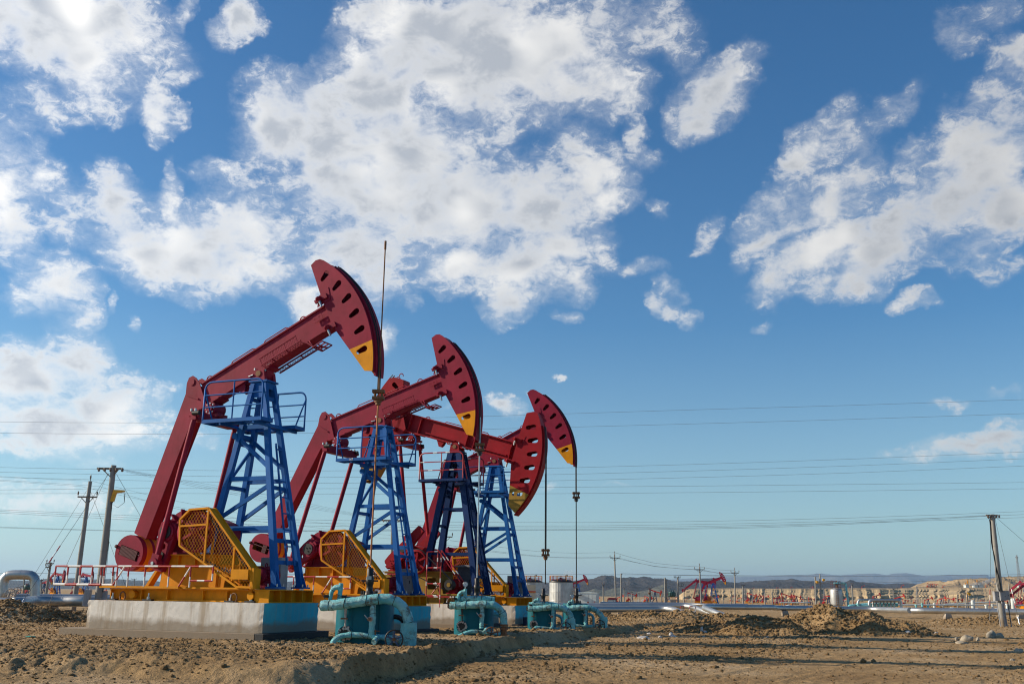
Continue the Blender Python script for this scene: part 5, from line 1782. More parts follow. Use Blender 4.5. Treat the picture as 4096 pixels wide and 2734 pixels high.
# wellheads (local x to the right, y away from the camera)
F0 = [(-1.52, -1.05, 1.40), (-1.1, -1.12, 1.42), (-.55, -1.2, 1.50), (.1, -1.25, 1.60), (.65, -1.27, 1.66), (1.05, -1.26, 1.60), (1.36, -1.24, 1.38), (1.54, -1.22, 1.05), (1.58, -1.2, .75)]
F1 = [(-1.22, -1.05, 1.42), (-.8, -1.12, 1.43), (-.2, -1.2, 1.47), (.4, -1.25, 1.50), (.85, -1.27, 1.46), (1.15, -1.26, 1.28), (1.33, -1.24, .98), (1.36, -1.2, .5)]
F2 = [(-1.0, -1.05, 1.45), (-.6, -1.12, 1.45), (.1, -1.2, 1.52), (.75, -1.25, 1.58), (1.2, -1.27, 1.52), (1.55, -1.26, 1.28), (1.74, -1.24, .95), (1.72, -1.2, .45), (1.72, -1.2, -.3)]
F3 = [(-1.0, -1.05, 1.30), (-.4, -1.12, 1.42), (.1, -1.2, 1.46), (.7, -1.25, 1.46), (1.2, -1.26, 1.30), (1.6, -1.26, .95), (1.74, -1.2, .6)]
low0 = [(-1.05, -1.35, -.25), (-1.03, -1.33, .05), (-.93, -1.3, .28), (-.68, -1.27, .40), (-.3, -1.25, .44), (.3, -1.25, .40), (.8, -1.25, .36), (1.3, -1.22, .32)]
low1 = [(-.78, -1.35, .02), (-.55, -1.33, .12), (-.2, -1.3, .24), (.2, -1.25, .24), (.6, -1.25, .16), (1.2, -1.22, .12)]
low2 = [(-.72, -1.35, -.1), (-.70, -1.33, .1), (-.5, -1.3, .28), (-.1, -1.27, .28), (.5, -1.25, .22), (1.2, -1.25, .26), (1.7, -1.22, .24)]
WH = [
 (dict(flow=F0, low=low0, wheel=(1.14, -1.62, .33), wm=('oil', 'wheelblue', 'rust'), sleeve=True), 'nearest teal wellhead, wrapped pipe ending in a wide cloth sleeve, blue spoked wheel'),
 (dict(flow=F1, low=low1, wheel=(.78, -1.6, .17), wm=('rust', 'rust', 'oil'), gauge=True, lid=True, openend=True, hx=.98, r=.17, gx=-.52, gz=1.62, rx=.3), 'second teal wellhead from the left with rusty brown hand wheel and pressure gauge'),
 (dict(flow=F2, low=low2, wheel=(1.38, -1.62, .30), wm=('wheelblack', 'wheelblack', 'rust'), gauge=True, lid=True, openend=True, hx=.95, gx=-.36, gz=1.55, serr=True, rx=.56, sleeve=True, wr=.33), 'third teal wellhead with black toothed hand wheel, beside the dented bucket'),
 (dict(flow=F3, low=low2, wheel=(1.48, -1.62, .33), wm=('wheelblack', 'wheelblack', 'oil'), gauge=True, hx=.9, gx=-.35, gz=1.4, sleeve=True, wr=.32, rx=.5), 'rightmost teal wellhead, its bent pipe standing before the silver pipeline')]
WS = [1., .93, .83, .86]
WZ = [-.27, -.24, -.33, -.36]
for i, (o, lab) in enumerate(WH):
    b = pw(i, PIV[0] + (RHS['b'] - .12 if i == 2 else RH) + .095, 0, 0)
    wellhead(i, (b.x, b.y, WZ[i]), WS[i], lab, o)

# control cabinets behind the motors
def cabinet(loc, ang, w, d, h, label, mat, lid=False):
    root = empty('control_cabinet', loc, R(ang), 1, label, 'control cabinet', 'grey control cabinets on the pumpjack skids')
    mb = MB()
    mb.box((0, 0, h / 2), (w, d, h))
    b = mb.build('body', M[mat], root, .015)
    mb = MB()
    mb.box((0, -d / 2 - .012, h * .55), (w * .86, .02, h * .8), 0)
    for k in (0, 1):
        for j in (0, 1): mb.cyl((-w * .2 + w * .45 * j, -d / 2 - .03, h * .8 - .18 * k), (-w * .2 + w * .45 * j, -d / 2 - .02, h * .8 - .18 * k), .02, 8, mat=1)
    mb.box((w * .36, -d / 2 - .03, h * .5), (.03, .03, .14), 1)
    mb.build('door', [M[mat], M['black']], root)
    if lid:
        mb = MB()
        mb.prism([(-w / 2 - .1, h), (w / 2 + .1, h), (w / 2 + .1, h + .05), (0, h + .12), (-w / 2 - .1, h + .05)], -d / 2 - .12, d / 2 + .1)
        mb.build('rain_lid', M['cabgrey'], root)
    return root
M['cabdark'] = paint('dark_grey_cabinet', (.12, .125, .14), .5, .2)
p = pw(0, -1.75, 1.15, 1.66); cabinet(p, -22.3, .95, .5, 1.22, 'light grey control cabinet behind the legs of the nearest pumpjack', 'cabgrey')
p = pw(1, -1.0, 1.0, 1.66); cabinet(p, -23.4, .95, .5, 1.25, 'grey control cabinet behind the motor of the second pumpjack', 'cabgrey')
p = pw(2, -1.6, .75, 1.66); cabinet(p, -22.2, .9, .6, 1.55, 'dark grey cabinet with overhanging lid on the navy towered pumpjack', 'cabdark', True)
p = pw(3, -1.0, .95, 1.66); cabinet(p, -20.5, .95, .5, 1.3, 'grey control cabinet on the farthest pumpjack of the row', 'cabgrey')

# bucket
bk = onz(2107, 2511, -.35)
root = empty('bucket', bk, .4, 1, 'dented blue and rusty bucket with wire handle beside the third wellhead', 'bucket')
mb = MB()
mb.lathe([(.20, 0), (.24, .62), (.255, .64), (.23, .62), (.19, .03), (0, .02)], n=20)
mb.build('pail', M['wheelblue'], root)
MB().tube([Vector((.25 * math.cos(R(t)), 0, .6 + .3 * math.sin(R(t)))) for t in range(0, 181, 15)], .009, 5).build('handle', M['rust'], root)

# ------------------------------------------------------------------ silver pipelines
def pipeline(pts, r, label, seams=True, step=1.6, group='silver pipelines'):
    root = empty('pipeline', (0, 0, 0), 0, 1, label, 'pipeline', group)
    path = spline(pts, r * .9)
    mb = MB()
    mb.tube(path, r, 24)
    acc_ = 0
    for a, b in zip(path, path[1:]):
        acc_ += (b - a).length
        if acc_ > step:
            acc_ = 0
            d = (b - a).normalized()
            mb.cyl(a - d * .03, a + d * .03, r * 1.022, 24)
    mb.build('jacket', M['galv'], root)
    return root

def A(px, py, Y): return at(px, py, Y)
pipeline([A(-900, 2385, 70), A(-60, 2410, 68), A(40, 2410.5, 68), A(95, 2408, 69), A(140, 2403, 72), A(240, 2402.5, 73), A(400, 2403, 73), A(900, 2408, 76), A(1700, 2418, 84)], .375, 'thick silver pipeline in front on the left, running behind the concrete block')
lp = [A(-900, 2372, 79), A(-60, 2388, 79), A(8, 2386, 79), A(12, 2345, 79), A(16, 2318, 79), A(30, 2302, 79), A(50, 2297.5, 79), A(85, 2297, 79), A(112, 2298, 79), A(130, 2303, 79), A(140, 2320, 79), A(141, 2345, 79), A(140, 2386, 79)]
pipeline(lp[1:], .36, 'silver pipe arch standing on the left, a square expansion loop', step=.9)
pipeline([A(60, 2388, 80), A(420, 2392, 82), A(900, 2400, 86), A(1700, 2410, 95)], .30, 'silver pipe lying behind the thick one on the left')
pipeline([A(1500, 2427, 100), A(2150, 2433, 104), A(2440, 2435, 106), A(2600, 2434.5, 107), A(2655, 2433, 107), A(2690, 2436.5, 106), A(2720, 2446, 104), A(2745, 2455, 103), A(2770, 2468, 102)], .31, 'front silver pipe on the right that dips into the ground', step=1.3)
pipeline([A(1450, 2411, 116), A(2100, 2419, 122), A(2450, 2421, 122), A(2700, 2421, 122), A(2760, 2424, 121), A(2785, 2431, 119), A(2812, 2441, 117), A(2850, 2454, 115)], .30, 'rear silver pipe on the right, its elbow diving under the crossing', step=1.3)
pipeline([A(2900, 2462, 109), A(2862, 2448, 111), A(2835, 2437, 113), A(2818, 2430, 115), A(2826, 2425.5, 116), A(2870, 2426, 117), A(3000, 2427, 118), A(3090, 2427.5, 119), A(3115, 2430, 120), A(3300, 2432, 122), A(3480, 2435, 122), A(3560, 2438, 118), A(3640, 2439.5, 112)], .31, 'long silver pipe on the right rising out of the ground behind the dirt mound', step=1.7)
pipeline([A(3651, 2440, 111), A(3700, 2440.5, 110), A(3900, 2443, 108), A(4096, 2446, 106), A(4600, 2453, 100)], .315, 'silver pipe with a rounded capped end at the right edge', step=1.5)
pipeline([A(2400, 2410, 150), A(2700, 2413, 152), A(2836, 2417, 150), A(2990, 2418, 150)], .2, 'slim pale pipe farther back on the right', step=3)

def support(px, py, Y, label):
    b = at(px, py, Y)
    z0 = gz(b.x, b.y) - .15
    mb = MB()
    w, h = .34, b.z - z0
    mb.add([(x * k, y * k2, z) for z, k, k2 in ((0, .46, .34), (h, .28, .26)) for x, y in ((-1, -1), (1, -1), (1, 1), (-1, 1))], [(0, 1, 2, 3), (7, 6, 5, 4), (0, 4, 5, 1), (1, 5, 6, 2), (2, 6, 7, 3), (3, 7, 4, 0)])
    o = mb.build('pipe_support', M['slab'], None, .02)
    o.location = (b.x, b.y, z0)
    return tag(o, label, 'support', 'concrete pipe supports')
for px, py, Y, lab in ((2431, 2447, 106, 'concrete pipe support nearest the rightmost wellhead'), (2483, 2434, 121, 'pale support under the rear pipe just right of the rightmost wellhead'), (2543, 2446, 107, 'tapered concrete support in the middle of the front silver pipe'), (2590, 2433, 122, 'small support under the rear pipe left of the dipping bend'), (2633, 2445, 107, 'support just before the front pipe dips'), (4081, 2457, 106, 'concrete support at the far right end of the pipe'), (3790, 2453, 109, 'half buried support under the capped silver pipe'), (3140, 2441, 120, 'support behind the dirt mound'), (212, 2424, 73, 'low round concrete support under the left pipeline beside the soil heap')):
    support(px, py, Y, lab)

# hand wheels on the left pipe
for px, py, lab in ((39, 2370, 'pale hand wheel at the foot of the pipe arch, front one'), (66, 2362, 'pale hand wheel behind, partly hidden by the front wheel')):
    c = at(px, py, 74 if px < 50 else 77)
    root = empty('valve_wheel', c, .9, 1, lab, 'valve wheel', 'hand wheels by the pipe arch')
    mb = MB(); wheel(mb, (0, 0, 0), .33, (0, 0, 0), 6)
    o = mb.build('rim', M['cabgrey'], root); o.rotation_euler = (.5, 0, 0)
    mb = MB(); mb.cyl((0, 0, 0), (.05, .35, -.55), .07, 10); mb.cyl((.05, .35, -.9), (.05, .35, -.45), .16, 12)
    mb.build('valve_body', M['cabgrey'], root)

# crossing barrier
b0, b1 = at(2722, 2444, 104), at(2782, 2445, 104)
root = empty('barrier', (0, 0, 0), 0, 1, 'low red and white barrier where the pipes dive underground', 'barrier')
mb = MB()
top0, top1 = at(2722, 2423, 104), at(2782, 2423, 104)
for t in (0, .22, .62, 1):
    q = b0.lerp(b1, t); w_ = top0.lerp(top1, t); mb.striped(q + Vector((0, 0, -.2)), w_, .035, .28, [0, 1], 6)
for t0, t1 in ((0, .22), (.62, 1)):
    mb.striped(top0.lerp(top1, t0), top0.lerp(top1, t1), .035, .25, [0, 1], 6)
mb.striped(b0, b1, .04, .3, [1, 0], 6)
mb.build('rails', [M['stripe_red'], M['stripe_white']], root)

# ------------------------------------------------------------------ poles
GPOLE = 'concrete utility poles'
def pole(bx, by, tx, ty, Y, label, r0=.17, r1=.10, arms=(), extra=None, mat='pole'):
    b, t = at(bx, by, Y), at(tx, ty, Y)
    g = gz(b.x, b.y)
    d = (t - b) / (t.z - b.z)
    b = b + d * (min(g, b.z) - .3 - b.z)
    root = empty('utility_pole', b, 0, 1, label, 'utility pole', GPOLE)
    mb = MB(); mb.cyl((0, 0, 0), t - b, r0, 14 if Y < 150 else 8, r1)
    if Y < 150:
        for q in (.3, .45, .72): mb.cyl((t - b) * q, (t - b) * q + d * .05, (r0 + (r1 - r0) * q) * 1.08, 14)
    mb.build('post', M[mat], root)
    for (dy, xl, xr, kind) in arms:       # pixel rows below the top, pixel extents left / right
        s_ = Y / F
        c = (t - b) - d * dy * s_
        mb = MB()
        w = .12 if Y < 150 else .14
        mb.bar(c + Vector((-xl * s_, -.1, 0)), c + Vector((xr * s_, -.1, 0)), w, w)
        if kind != 'plank':
            for sg, x in ((-1, xl), (1, xr)):
                mb.bar(c + Vector((sg * x * s_ * .7, -.1, 0)), c + Vector((0, -.1, -.6)), .05, .05)
        mb.build('crossarm', M['slab'] if kind == 'plank' else M['wood'] if Y < 150 else M['cabdark'], root)
        if kind == 'pin':
            for x in (-xl, xr):
                mb = MB()
                q = c + Vector((x * s_, -.1, 0))
                mb.lathe([(.02, 0), (.025, .18), (.07, .2), (.05, .27), (.075, .3), (.05, .36), (.07, .4), (.02, .48)], q, 10)
                mb.build('insulator', M['ceramic'], root)
        if kind == 'strain':
            for k in range(5):
                mb = MB()
                q = c + Vector(((-xl + 8 + k * (xl + xr) / 4.2) * s_, -.12, -.1))
                mb.lathe([(.02, -.1), (.08, -.06), (.09, .0), (.06, .04), (.09, .1), (.02, .16)], q, 8)
                mb.build('insulator', M['ceramic'], root)
    if extra == 'toppin':
        mb = MB(); q = t - b
        mb.lathe([(.03, 0), (.03, .2), (.08, .22), (.05, .3), (.08, .34), (.05, .42), (.07, .46), (.02, .56)], q, 8)
        mb.build('insulator', M['ceramic'], root)
    return root, t - b

pl, top = pole(393, 2400, 455, 1860, 64, 'tall left pole with wide crossarm and yellow lamp, grey boxes at its foot', .24, .165, [(14, 62, 36, 'strain')])
q = top * .79
mb = MB(); mb.bar(q + Vector((.2, -.1, -.25)), q + Vector((.32, -.1, .35)), .22, .2); mb.bar(q + Vector((.25, -.1, .38)), q + Vector((.92, -.12, .42)), .26, .22, mat=0, h1=.10)
mb.tube([q + Vector((.1, -.1, -.35)), q + Vector((.2, -.12, -.38)), q + Vector((.28, -.12, -.2))], .03, 6, 1)
mb.build('floodlight', [M['lamp_yellow'], M['black']], pl)
for sx, zz in ((.0, .1), (.06, 0)):
    mb = MB(); mb.tube([q + Vector((.9 + sx, -.1, .3)), q + Vector((.98, -.1, -.3)), q + Vector((.6, -.1, -.62)), q + Vector((.2, -.1, -.4)), q * .75 + Vector((.27, -.1, 0)), q * .45 + Vector((.27 + sx, -.1, 0)), q * .25 + Vector((.24 + sx, -.12, 0))], .014, 5)
    mb.build('cable', M['black'], pl)
mb = MB(); mb.bar(q * .31 + Vector((-.25, -.2, 0)), q * .31 + Vector((.38, -.2, 0)), .05, .05); mb.build('bracket', M['black'], pl)
mb = MB(); mb.box(q * .19 + Vector((-.62, -.2, .1)), (.36, .3, 1.0), rot=Matrix.Rotation(R(4), 3, 'Y')); mb.build('switch_box', M['cabgrey'], pl, .01)
mb = MB(); mb.box(q * .21 + Vector((.34, .1, .05)), (.22, .3, .66)); mb.build('switch_box', M['cabgrey'], pl, .01)
for zz in (-.12, .06):
    mb = MB(); mb.bar(q * .19 + Vector((-.5, -.26, zz)), q * .19 + Vector((.3, -.26, zz + .02)), .04, .05); mb.build('clamp_band', M['cabgrey'], pl)
for x0 in (-.75, -.5):
    mb = MB(); mb.tube([q * .14 + Vector((x0, -.2, -.1)), q * .1 + Vector((x0 - .14, -.2, -.2)), q * .05 + Vector((x0 - .05, -.2, 0)), q * .01 + Vector((x0 + .05, -.2, 0))], .018, 5); mb.build('cable', M['black'], pl)
pole(300, 2388, 361, 1924, 85, 'left pole with short low crossarm, standing behind the silver pipeline', .22, .15, [(62, 39, 36, 'pin')], 'toppin')

pl, top = pole(4012, 2494, 3969, 2056, 84, 'big concrete pole on the right carrying grey meter boxes and a bundle of black cables', .27, .16, [(4, 28, 18, 'strain')])
h = top
mb = MB()
for k, (x0, x1) in enumerate(((-.3, .02), (-.36, -.1), (-.28, .1), (-.33, -.2))):
    mb.tube(spline([h + Vector((-.5 + .1 * k, -.1, -.25)), h * .93 + Vector((x0, -.2, 0)), h * .75 + Vector((x0 - .04, -.2, 0)), h * .6 + Vector((x0 + .1 * (k % 2), -.22, 0)), h * .4 + Vector((x1 - .1, -.26, 0)), h * .22 + Vector((-.1 + .06 * k, -.4, 0))], .3), .026, 5)
mb.build('cable_bundle', M['black'], pl)
for c, s_ in (((0, -.36, 2.95), (.46, .34, .68)), ((-.40, -.12, 2.95), (.36, .36, .72)), ((.42, -.05, 3.02), (.42, .42, .72))):
    mb = MB(); mb.box(h * .155 + Vector((c[0], c[1], c[2] - 1.7)), s_); mb.box(h * .155 + Vector((c[0], c[1] - s_[1] / 2 - .01, c[2] - 1.7)), (s_[0] * .8, .02, s_[2] * .8), 0)
    mb.box(h * .155 + Vector((c[0] + s_[0] * .3, c[1] - s_[1] / 2 - .03, c[2] - 1.7)), (.04, .03, .08), 1); mb.box(h * .155 + Vector((c[0], c[1], c[2] - 1.7 + s_[2] / 2 + .02)), (s_[0] + .08, s_[1] + .08, .03), 0)
    mb.build('meter_box', [M['cabgrey'], M['black']], pl)
for x0, x1, m_, r_ in ((-.55, -.42, 'cabgrey', .04), (-.12, -.02, 'cabgrey', .065), (-.02, .12, 'cabgrey', .05), (.33, .42, 'black', .03), (.38, .46, 'cabgrey', .03)):
    mb = MB(); mb.tube([h * .155 + Vector((x0, -.45, .85)), Vector((x1 + .0, -.5, .0))], r_, 8); mb.build('conduit', M[m_], pl)

PL = [  # bx, by, tx, ty, arms, extra, label
 (183, 2384, 203, 2248, [(4, 14, 14, 'pin'), (18, 16, 4, 'pin')], 'toppin', 'slim pole with small crossarms in front of the left distant pumpjacks', 120),
 (94, 2378, 97, 2316, [(26, 10, 12, 'plank')], None, 'short pole with transformer seen through the pipe arch', 150),
 (164, 2380, 166, 2315, [(3, 8, 8, 'pin')], None, 'far slim pole just right of the pipe arch', 260),
 (453, 2352, 457, 2284, [(3, 13, 12, 'pin'), (8, 8, 8, 'pin')], None, 'far pole with double crossarm behind the striped railing', 300),
 (538, 2352, 537, 2313, [(3, 10, 8, 'pin')], None, 'tiny far pole left of the crank of the nearest pumpjack', 380),
 (1566, 2405, 1568, 2077, [(3, 40, 44, 'strain')], None, 'tall pole with long crossarm behind the second pumpjack', 110),
 (1775, 2410, 1784, 2118, [(27, 4, 26, 'pin')], None, 'tall pole glimpsed behind the legs of the navy tower', 120),
 (2464, 2419, 2458, 2215, [(14, 18, 21, 'pin')], 'toppin', 'tall pole with pin crossarm right of the red roofed shed', 195),
 (2485, 2418, 2484, 2292, [(2, 1, 5, 'plank')], None, 'bare pole with a camera arm beside the red roofed shed', 190),
 (2414, 2413, 2413, 2336, [(2, 3, 4, 'pin')], None, 'pole with white box at its foot right of the equipment cabin', 230),
 (2498, 2414, 2497, 2351, [(2, 3, 3, 'pin')], None, 'thin pole right of the bare camera pole', 330),
 (2528, 2413, 2527, 2365, [(2, 4, 4, 'pin')], None, 'thin pole behind a lowered pumpjack at the centre right', 400),
 (2556, 2409, 2556, 2370, [(2, 4, 3, 'pin')], None, 'tiny pole halfway between shed and transformer platform', 520),
 (2598, 2412, 2597, 2352, [(2, 3, 2, 'pin')], None, 'left pole of a close pair with reddish box', 330),
 (2602, 2413, 2602, 2350, [(2, 4, 3, 'pin')], None, 'right pole of a close pair with reddish box', 330),
 (2645, 2416, 2646, 2369, [(2, 3, 3, 'pin')], None, 'thin pole left of the transformer platform', 420),
 (2736, 2418, 2736, 2359, [(2, 3, 3, 'pin')], None, 'thin pole right of the transformer platform', 320),
 (2767, 2414, 2767, 2374, [(2, 4, 4, 'pin')], None, 'tiny pole at the left tip of the mesa', 480),
 (2806, 2420, 2798, 2264, [(12, 20, 18, 'pin')], 'toppin', 'tall pole with crossarm in front of the two far pumpjacks', 190),
 (2849, 2412, 2849, 2346, [], None, 'bare pole behind the two far pumpjacks', 500),
 (2940, 2420, 2939, 2280, [(9, 15, 16, 'pin')], 'toppin', 'tall pole with crossarm right of the two far pumpjacks', 205),
 (2893, 2410, 2892, 2371, [], None, 'tiny bare pole under the mesa', 600),
 (2925, 2418, 2925, 2364, [(1, 3, 3, 'pin')], None, 'short pole just left of the tall crossarm pole on the right', 330),
 (2973, 2420, 2972, 2337, [(1, 8, 8, 'pin')], None, 'pole with straight crossarm before the mesa', 260),
 (3010, 2405, 3009, 2353, [(1, 4, 3, 'pin')], None, 'thin pole before the mesa left of a pumpjack cluster', 500),
 (3061, 2419, 3058, 2354, [(1, 3, 3, 'pin')], None, 'pole standing in the left pumpjack cluster under the mesa', 300),
 (3090, 2419, 3089, 2364, [], None, 'bare pole right of the left pumpjack cluster', 320),
 (3126, 2416, 3125, 2382, [], None, 'tiny pole among the pumpjacks under the mesa', 520),
 (3217, 2420, 3216, 2376, [], None, 'short bare pole, left of two, in the middle of the mesa', 420),
 (3230, 2419, 3229, 2379, [], None, 'short bare pole, right of two, in the middle of the mesa', 430),
 (3264, 2422, 3261, 2306, [], None, 'left post of the lamp pair beside the silver vessel', 180),
 (3285, 2422, 3279, 2294, [(36, 22, 16, 'plank')], None, 'right post of the lamp pair, two yellow lamps on a plank', 180),
 (3412, 2420, 3408, 2337, [(1, 3, 4, 'pin')], None, 'bare pole right of the silver vessel', 240),
 (3388, 2418, 3387, 2366, [], None, 'thin pole behind the teal pipe of the silver vessel', 420),
 (3574, 2410, 3573, 2353, [(1, 3, 3, 'pin')], None, 'pole rising behind the silver manifold', 420),
 (3689, 2424, 3688, 2392, [], None, 'short bare pole left of a raised pumpjack on the right plain', 420),
 (3715, 2420, 3714, 2377, [(2, 4, 4, 'pin')], None, 'pole behind a raised pumpjack on the right plain', 520),
 (3773, 2428, 3772, 2392, [], None, 'short pole in front of a raised pumpjack on the right plain', 330),
 (3831, 2428, 3829, 2378, [], None, 'leaning bare pole in the middle of the right plain', 300),
 (3865, 2428, 3860, 2368, [(3, 8, 3, 'pin')], None, 'left pole of the yellow lamp pair on the right plain', 290),
 (3873, 2420, 3868, 2362, [(10, 4, 6, 'plank')], None, 'right pole of the yellow lamp pair on the right plain', 290),
 (3910, 2420, 3909, 2382, [(1, 3, 3, 'pin')], None, 'thin pole left of the big right pole', 500),
 (4039, 2424, 4035, 2333, [], None, 'bare pole just right of the big cable pole', 240),
]
POLES = {}
for bx, by, tx, ty, arms, ex, lab, Y in PL:
    sc = Y * .00025
    big = Y < 240
    POLES[(bx, by)] = pole(bx, by, tx, ty, Y, lab, .17 if big else .2, .12 if big else .15, arms, ex)
def sub_lamp(key, offs, m='lamp_yellow', s_=(.55, .4, .5)):
    root, t = POLES[key]
    for dx, dz in offs:
        mb = MB(); mb.box(t + Vector((dx, -.25, dz)), s_); mb.cyl(t + Vector((dx, -.2, dz - s_[2] / 2 - .1)), t + Vector((dx, -.2, dz)), .08, 6)
        mb.build('lamp', M[m], root, .05)
sub_lamp((3285, 2422), ((-.62, -1.35), (.55, -1.0)), s_=(.42, .4, .36))
sub_lamp((3873, 2420), ((.3, -.65), (.55, -.9)), s_=(.6, .4, .55))
sub_lamp((2414, 2413), ((0, -3.95),), 'white', (.5, .5, .75))
sub_lamp((2602, 2413), ((0, -4.6),), 'white', (.6, .5, .6))
sub_lamp((2598, 2412), ((0, -1.5),), 'rust', (.8, .5, .5))
sub_lamp((3285, 2422), ((-.65, -5.9), (.5, -5.9)), 'white', (.42, .5, .55))
root, t = POLES[(94, 2378)]
mb = MB(); mb.lathe([(.0, 0), (.42, 0), (.42, .62), (.36, .68), (0, .68)], t + Vector((.62, -.1, -1.45)), 12)
for k in (-.2, 0, .2): mb.cyl(t + Vector((.62 + k, -.1, -.8)), t + Vector((.62 + k, -.1, -.6)), .05, 6)
mb.build('transformer', M['green_iron'], root)
mb = MB(); mb.box(t + Vector((.3, -.2, -2.4)), (.62, .4, .55)); mb.build('switch_box', M['cabgrey'], root)

# transformer platform between two posts
c0 = at(2685, 2419, 180)
root = empty('transformer_platform', (c0.x, c0.y, gz(c0.x, c0.y) - .2), 0, 1, 'green transformer on a platform between two tall posts', 'transformer')
o_ = root.location
def rel(px, py, Y=180): return at(px, py, Y) - Vector(o_)
for bx, tx, ty in ((2660, 2660, 2308), (2713, 2711, 2306)):
    a, b = rel(bx, 2419), rel(tx, ty)
    mb = MB(); mb.cyl((a.x, a.y, 0), b, .19, 8, .13)
    if bx == 2660: mb.cyl((a.x + .28, a.y, 0), b + Vector((.25, 0, -.4)), .15, 8, .1)
    mb.build('post', M['pole'], root)
for y in (2385, 2414):
    mb = MB(); a, b = rel(2656, y), rel(2717, y); mb.bar(a, b, .5, .16); mb.build('deck', M['slab'], root)
a = rel(2687, 2384)
mb = MB(); mb.lathe([(0, 0), (.62, 0), (.62, .75), (.5, .85), (0, .85)], a, 14)
for k in range(14): mb.box(a + Vector((.68 * math.cos(k * .449), .68 * math.sin(k * .449), .4)), (.05, .16, .6), rot=Matrix.Rotation(k * .449, 3, 'Z'))
for k in (-.3, 0, .3): mb.cyl(a + Vector((k, 0, .8)), a + Vector((k, 0, 1.1)), .07, 6)
mb.build('transformer_tank', M['green_iron'], root)
mb = MB(); mb.box(rel(2692, 2406), (1., .6, .9)); mb.build('switch_box', M['slab'], root)
a = rel(2708, 2309); mb = MB(); mb.bar(a + Vector((-.55, 0, 0)), a + Vector((.6, 0, 0)), .1, .1)
for k in (-.5, -.2, .3, .55): mb.cyl(a + Vector((k, 0, .05)), a + Vector((k, 0, .3)), .06, 6)
mb.build('crossarm', M['cabdark'], root)
for dx in (0, .35): mb = MB(); mb.torus(a + Vector((.55 + dx, 0, -1.25 + dx * .2)), .26, .03, 'y', 16, 5); mb.build('cable_coil', M['black'], root)

# stay wires of the near poles
def stay(p0, p1, Y0, Y1, label, guard=None):
    a, b = at(*p0, Y0), at(*p1, Y1)
    root = empty('stay_wire', b, 0, 1, label, 'stay wire', 'stay wires of the near poles')
    MB().tube([a - b, Vector((0, 0, 0))], .012, 5).build('cable', M['black'], root)
    if guard:
        mb = MB(); q0, q1 = (a - b) * guard[0], (a - b) * guard[1]
        mb.striped(q0, q1, .035, .42, [0, 1], 6); mb.build('guard_sleeve', [M['stripe_red'], M['stripe_white']], root)
        mb = MB(); mb.cyl((0, 0, -.05), (a - b) * min(.06, guard[0]), .045, 6); mb.build('turnbuckle', M['steel'], root)
stay((437, 1890), (72, 2432), 64, 58, 'stay wire from the lamp pole with red and white sleeve down to the soil heap', (.31, .43))
stay((430, 1896), (188, 2432), 64, 62, 'stay wire from the lamp pole anchored before the left pipeline')
stay((346, 1962), (60, 2420), 85, 90, 'stay wire from the left short armed pole running to the left')
stay((362, 1962), (520, 2390), 85, 92, 'stay wire from the left short armed pole running to the right')
stay((466, 1895), (640, 2200), 64, 80, 'stay wire from the lamp pole running right behind the tail arm')
stay((3964, 2075), (3959, 2476), 84, 86, 'thin stay wire with pink sleeve left of the big right pole', (.14, .3))
stay((3980, 2072), (4078, 2492), 84, 80, 'stay wire with red and white sleeve right of the big right pole', (.14, .31))
stay((3985, 2068), (4330, 2370), 84, 90, 'stay wire from the top of the big right pole to the right edge')
# ------------------------------------------------------------------ overhead wires
def wire(pts, Y, label, group, r=.0105):
    p = [at(a, b, Y if not isinstance(Y, (list, tuple)) else Y[i]) for i, (a, b) in enumerate(pts)]
    o = MB().tube(spline(p, 12), r * (Y if not isinstance(Y, (list, tuple)) else Y[0]) / 150, 5).build('power_line', M['wire'])
    return tag(o, label, 'power line', group)
XS = [-500, 0, 560, 1250, 2000, 2700, 3400, 4096, 4700]
WI = [([1680, 1686, 1690, 1682, 1662, 1640, 1620, 1597, 1575], 190, 'topmost wire, crossing the sky just under the raised heads'),
      ([1726, 1731, 1735, 1731, 1714, 1696, 1676, 1653, 1630], 190, 'second wire from the top, close under the topmost one'),
      ([1860, 1868, 1878, 1882, 1875, 1858, 1835, 1806, 1780], 170, 'upper wire of the middle bunch'),
      ([1880, 1887, 1899, 1908, 1901, 1884, 1862, 1833, 1806], 170, 'second wire of the middle bunch'),
      ([1902, 1908, 1921, 1931, 1925, 1910, 1890, 1862, 1838], 170, 'third wire of the middle bunch'),
      ([1960, 1958, 1952, 1953, 1949, 1943, 1936, 1928, 1920], 230, 'faint fourth wire of the middle bunch'),
      ([1972, 1973, 1972, 1974, 1974, 1969, 1962, 1953, 1945], 230, 'faint lowest wire of the middle bunch'),
      ([2030, 2037, 2062, 2078, 2088, 2085, 2070, 2044, 2020], 150, 'upper wire of the low bunch running above the right pole'),
      ([2036, 2043, 2071, 2090, 2102, 2097, 2082, 2056, 2030], 150, 'second wire of the low bunch running above the right pole'),
      ([2044, 2050, 2080, 2102, 2109, 2105, 2090, 2068, 2046], 150, 'third wire of the low bunch running above the right pole'),
      ([2292, 2291, 2293, 2296, 2295, 2298, 2303, 2296, 2290], 420, 'faint far wire just above the horizon mountains')]
for ys, Y, lab in WI:
    wire([(-3000, ys[0] - 30)] + list(zip(XS, ys)), Y, lab, 'overhead wires across the sky', .019 if Y < 400 else .024)
wire([(-400, 2100), (0, 2106), (560, 2122), (1250, 2120), (2000, 2117), (2700, 2111), (3300, 2095), (3965, 2058)], 100, 'dark double wire ending at the big right pole, upper strand', 'overhead wires across the sky', .019)
wire([(-400, 2103), (0, 2109), (560, 2124), (1250, 2123), (2000, 2120), (2700, 2115), (3300, 2100), (3960, 2062)], 100, 'dark double wire ending at the big right pole, lower strand', 'overhead wires across the sky', .019)
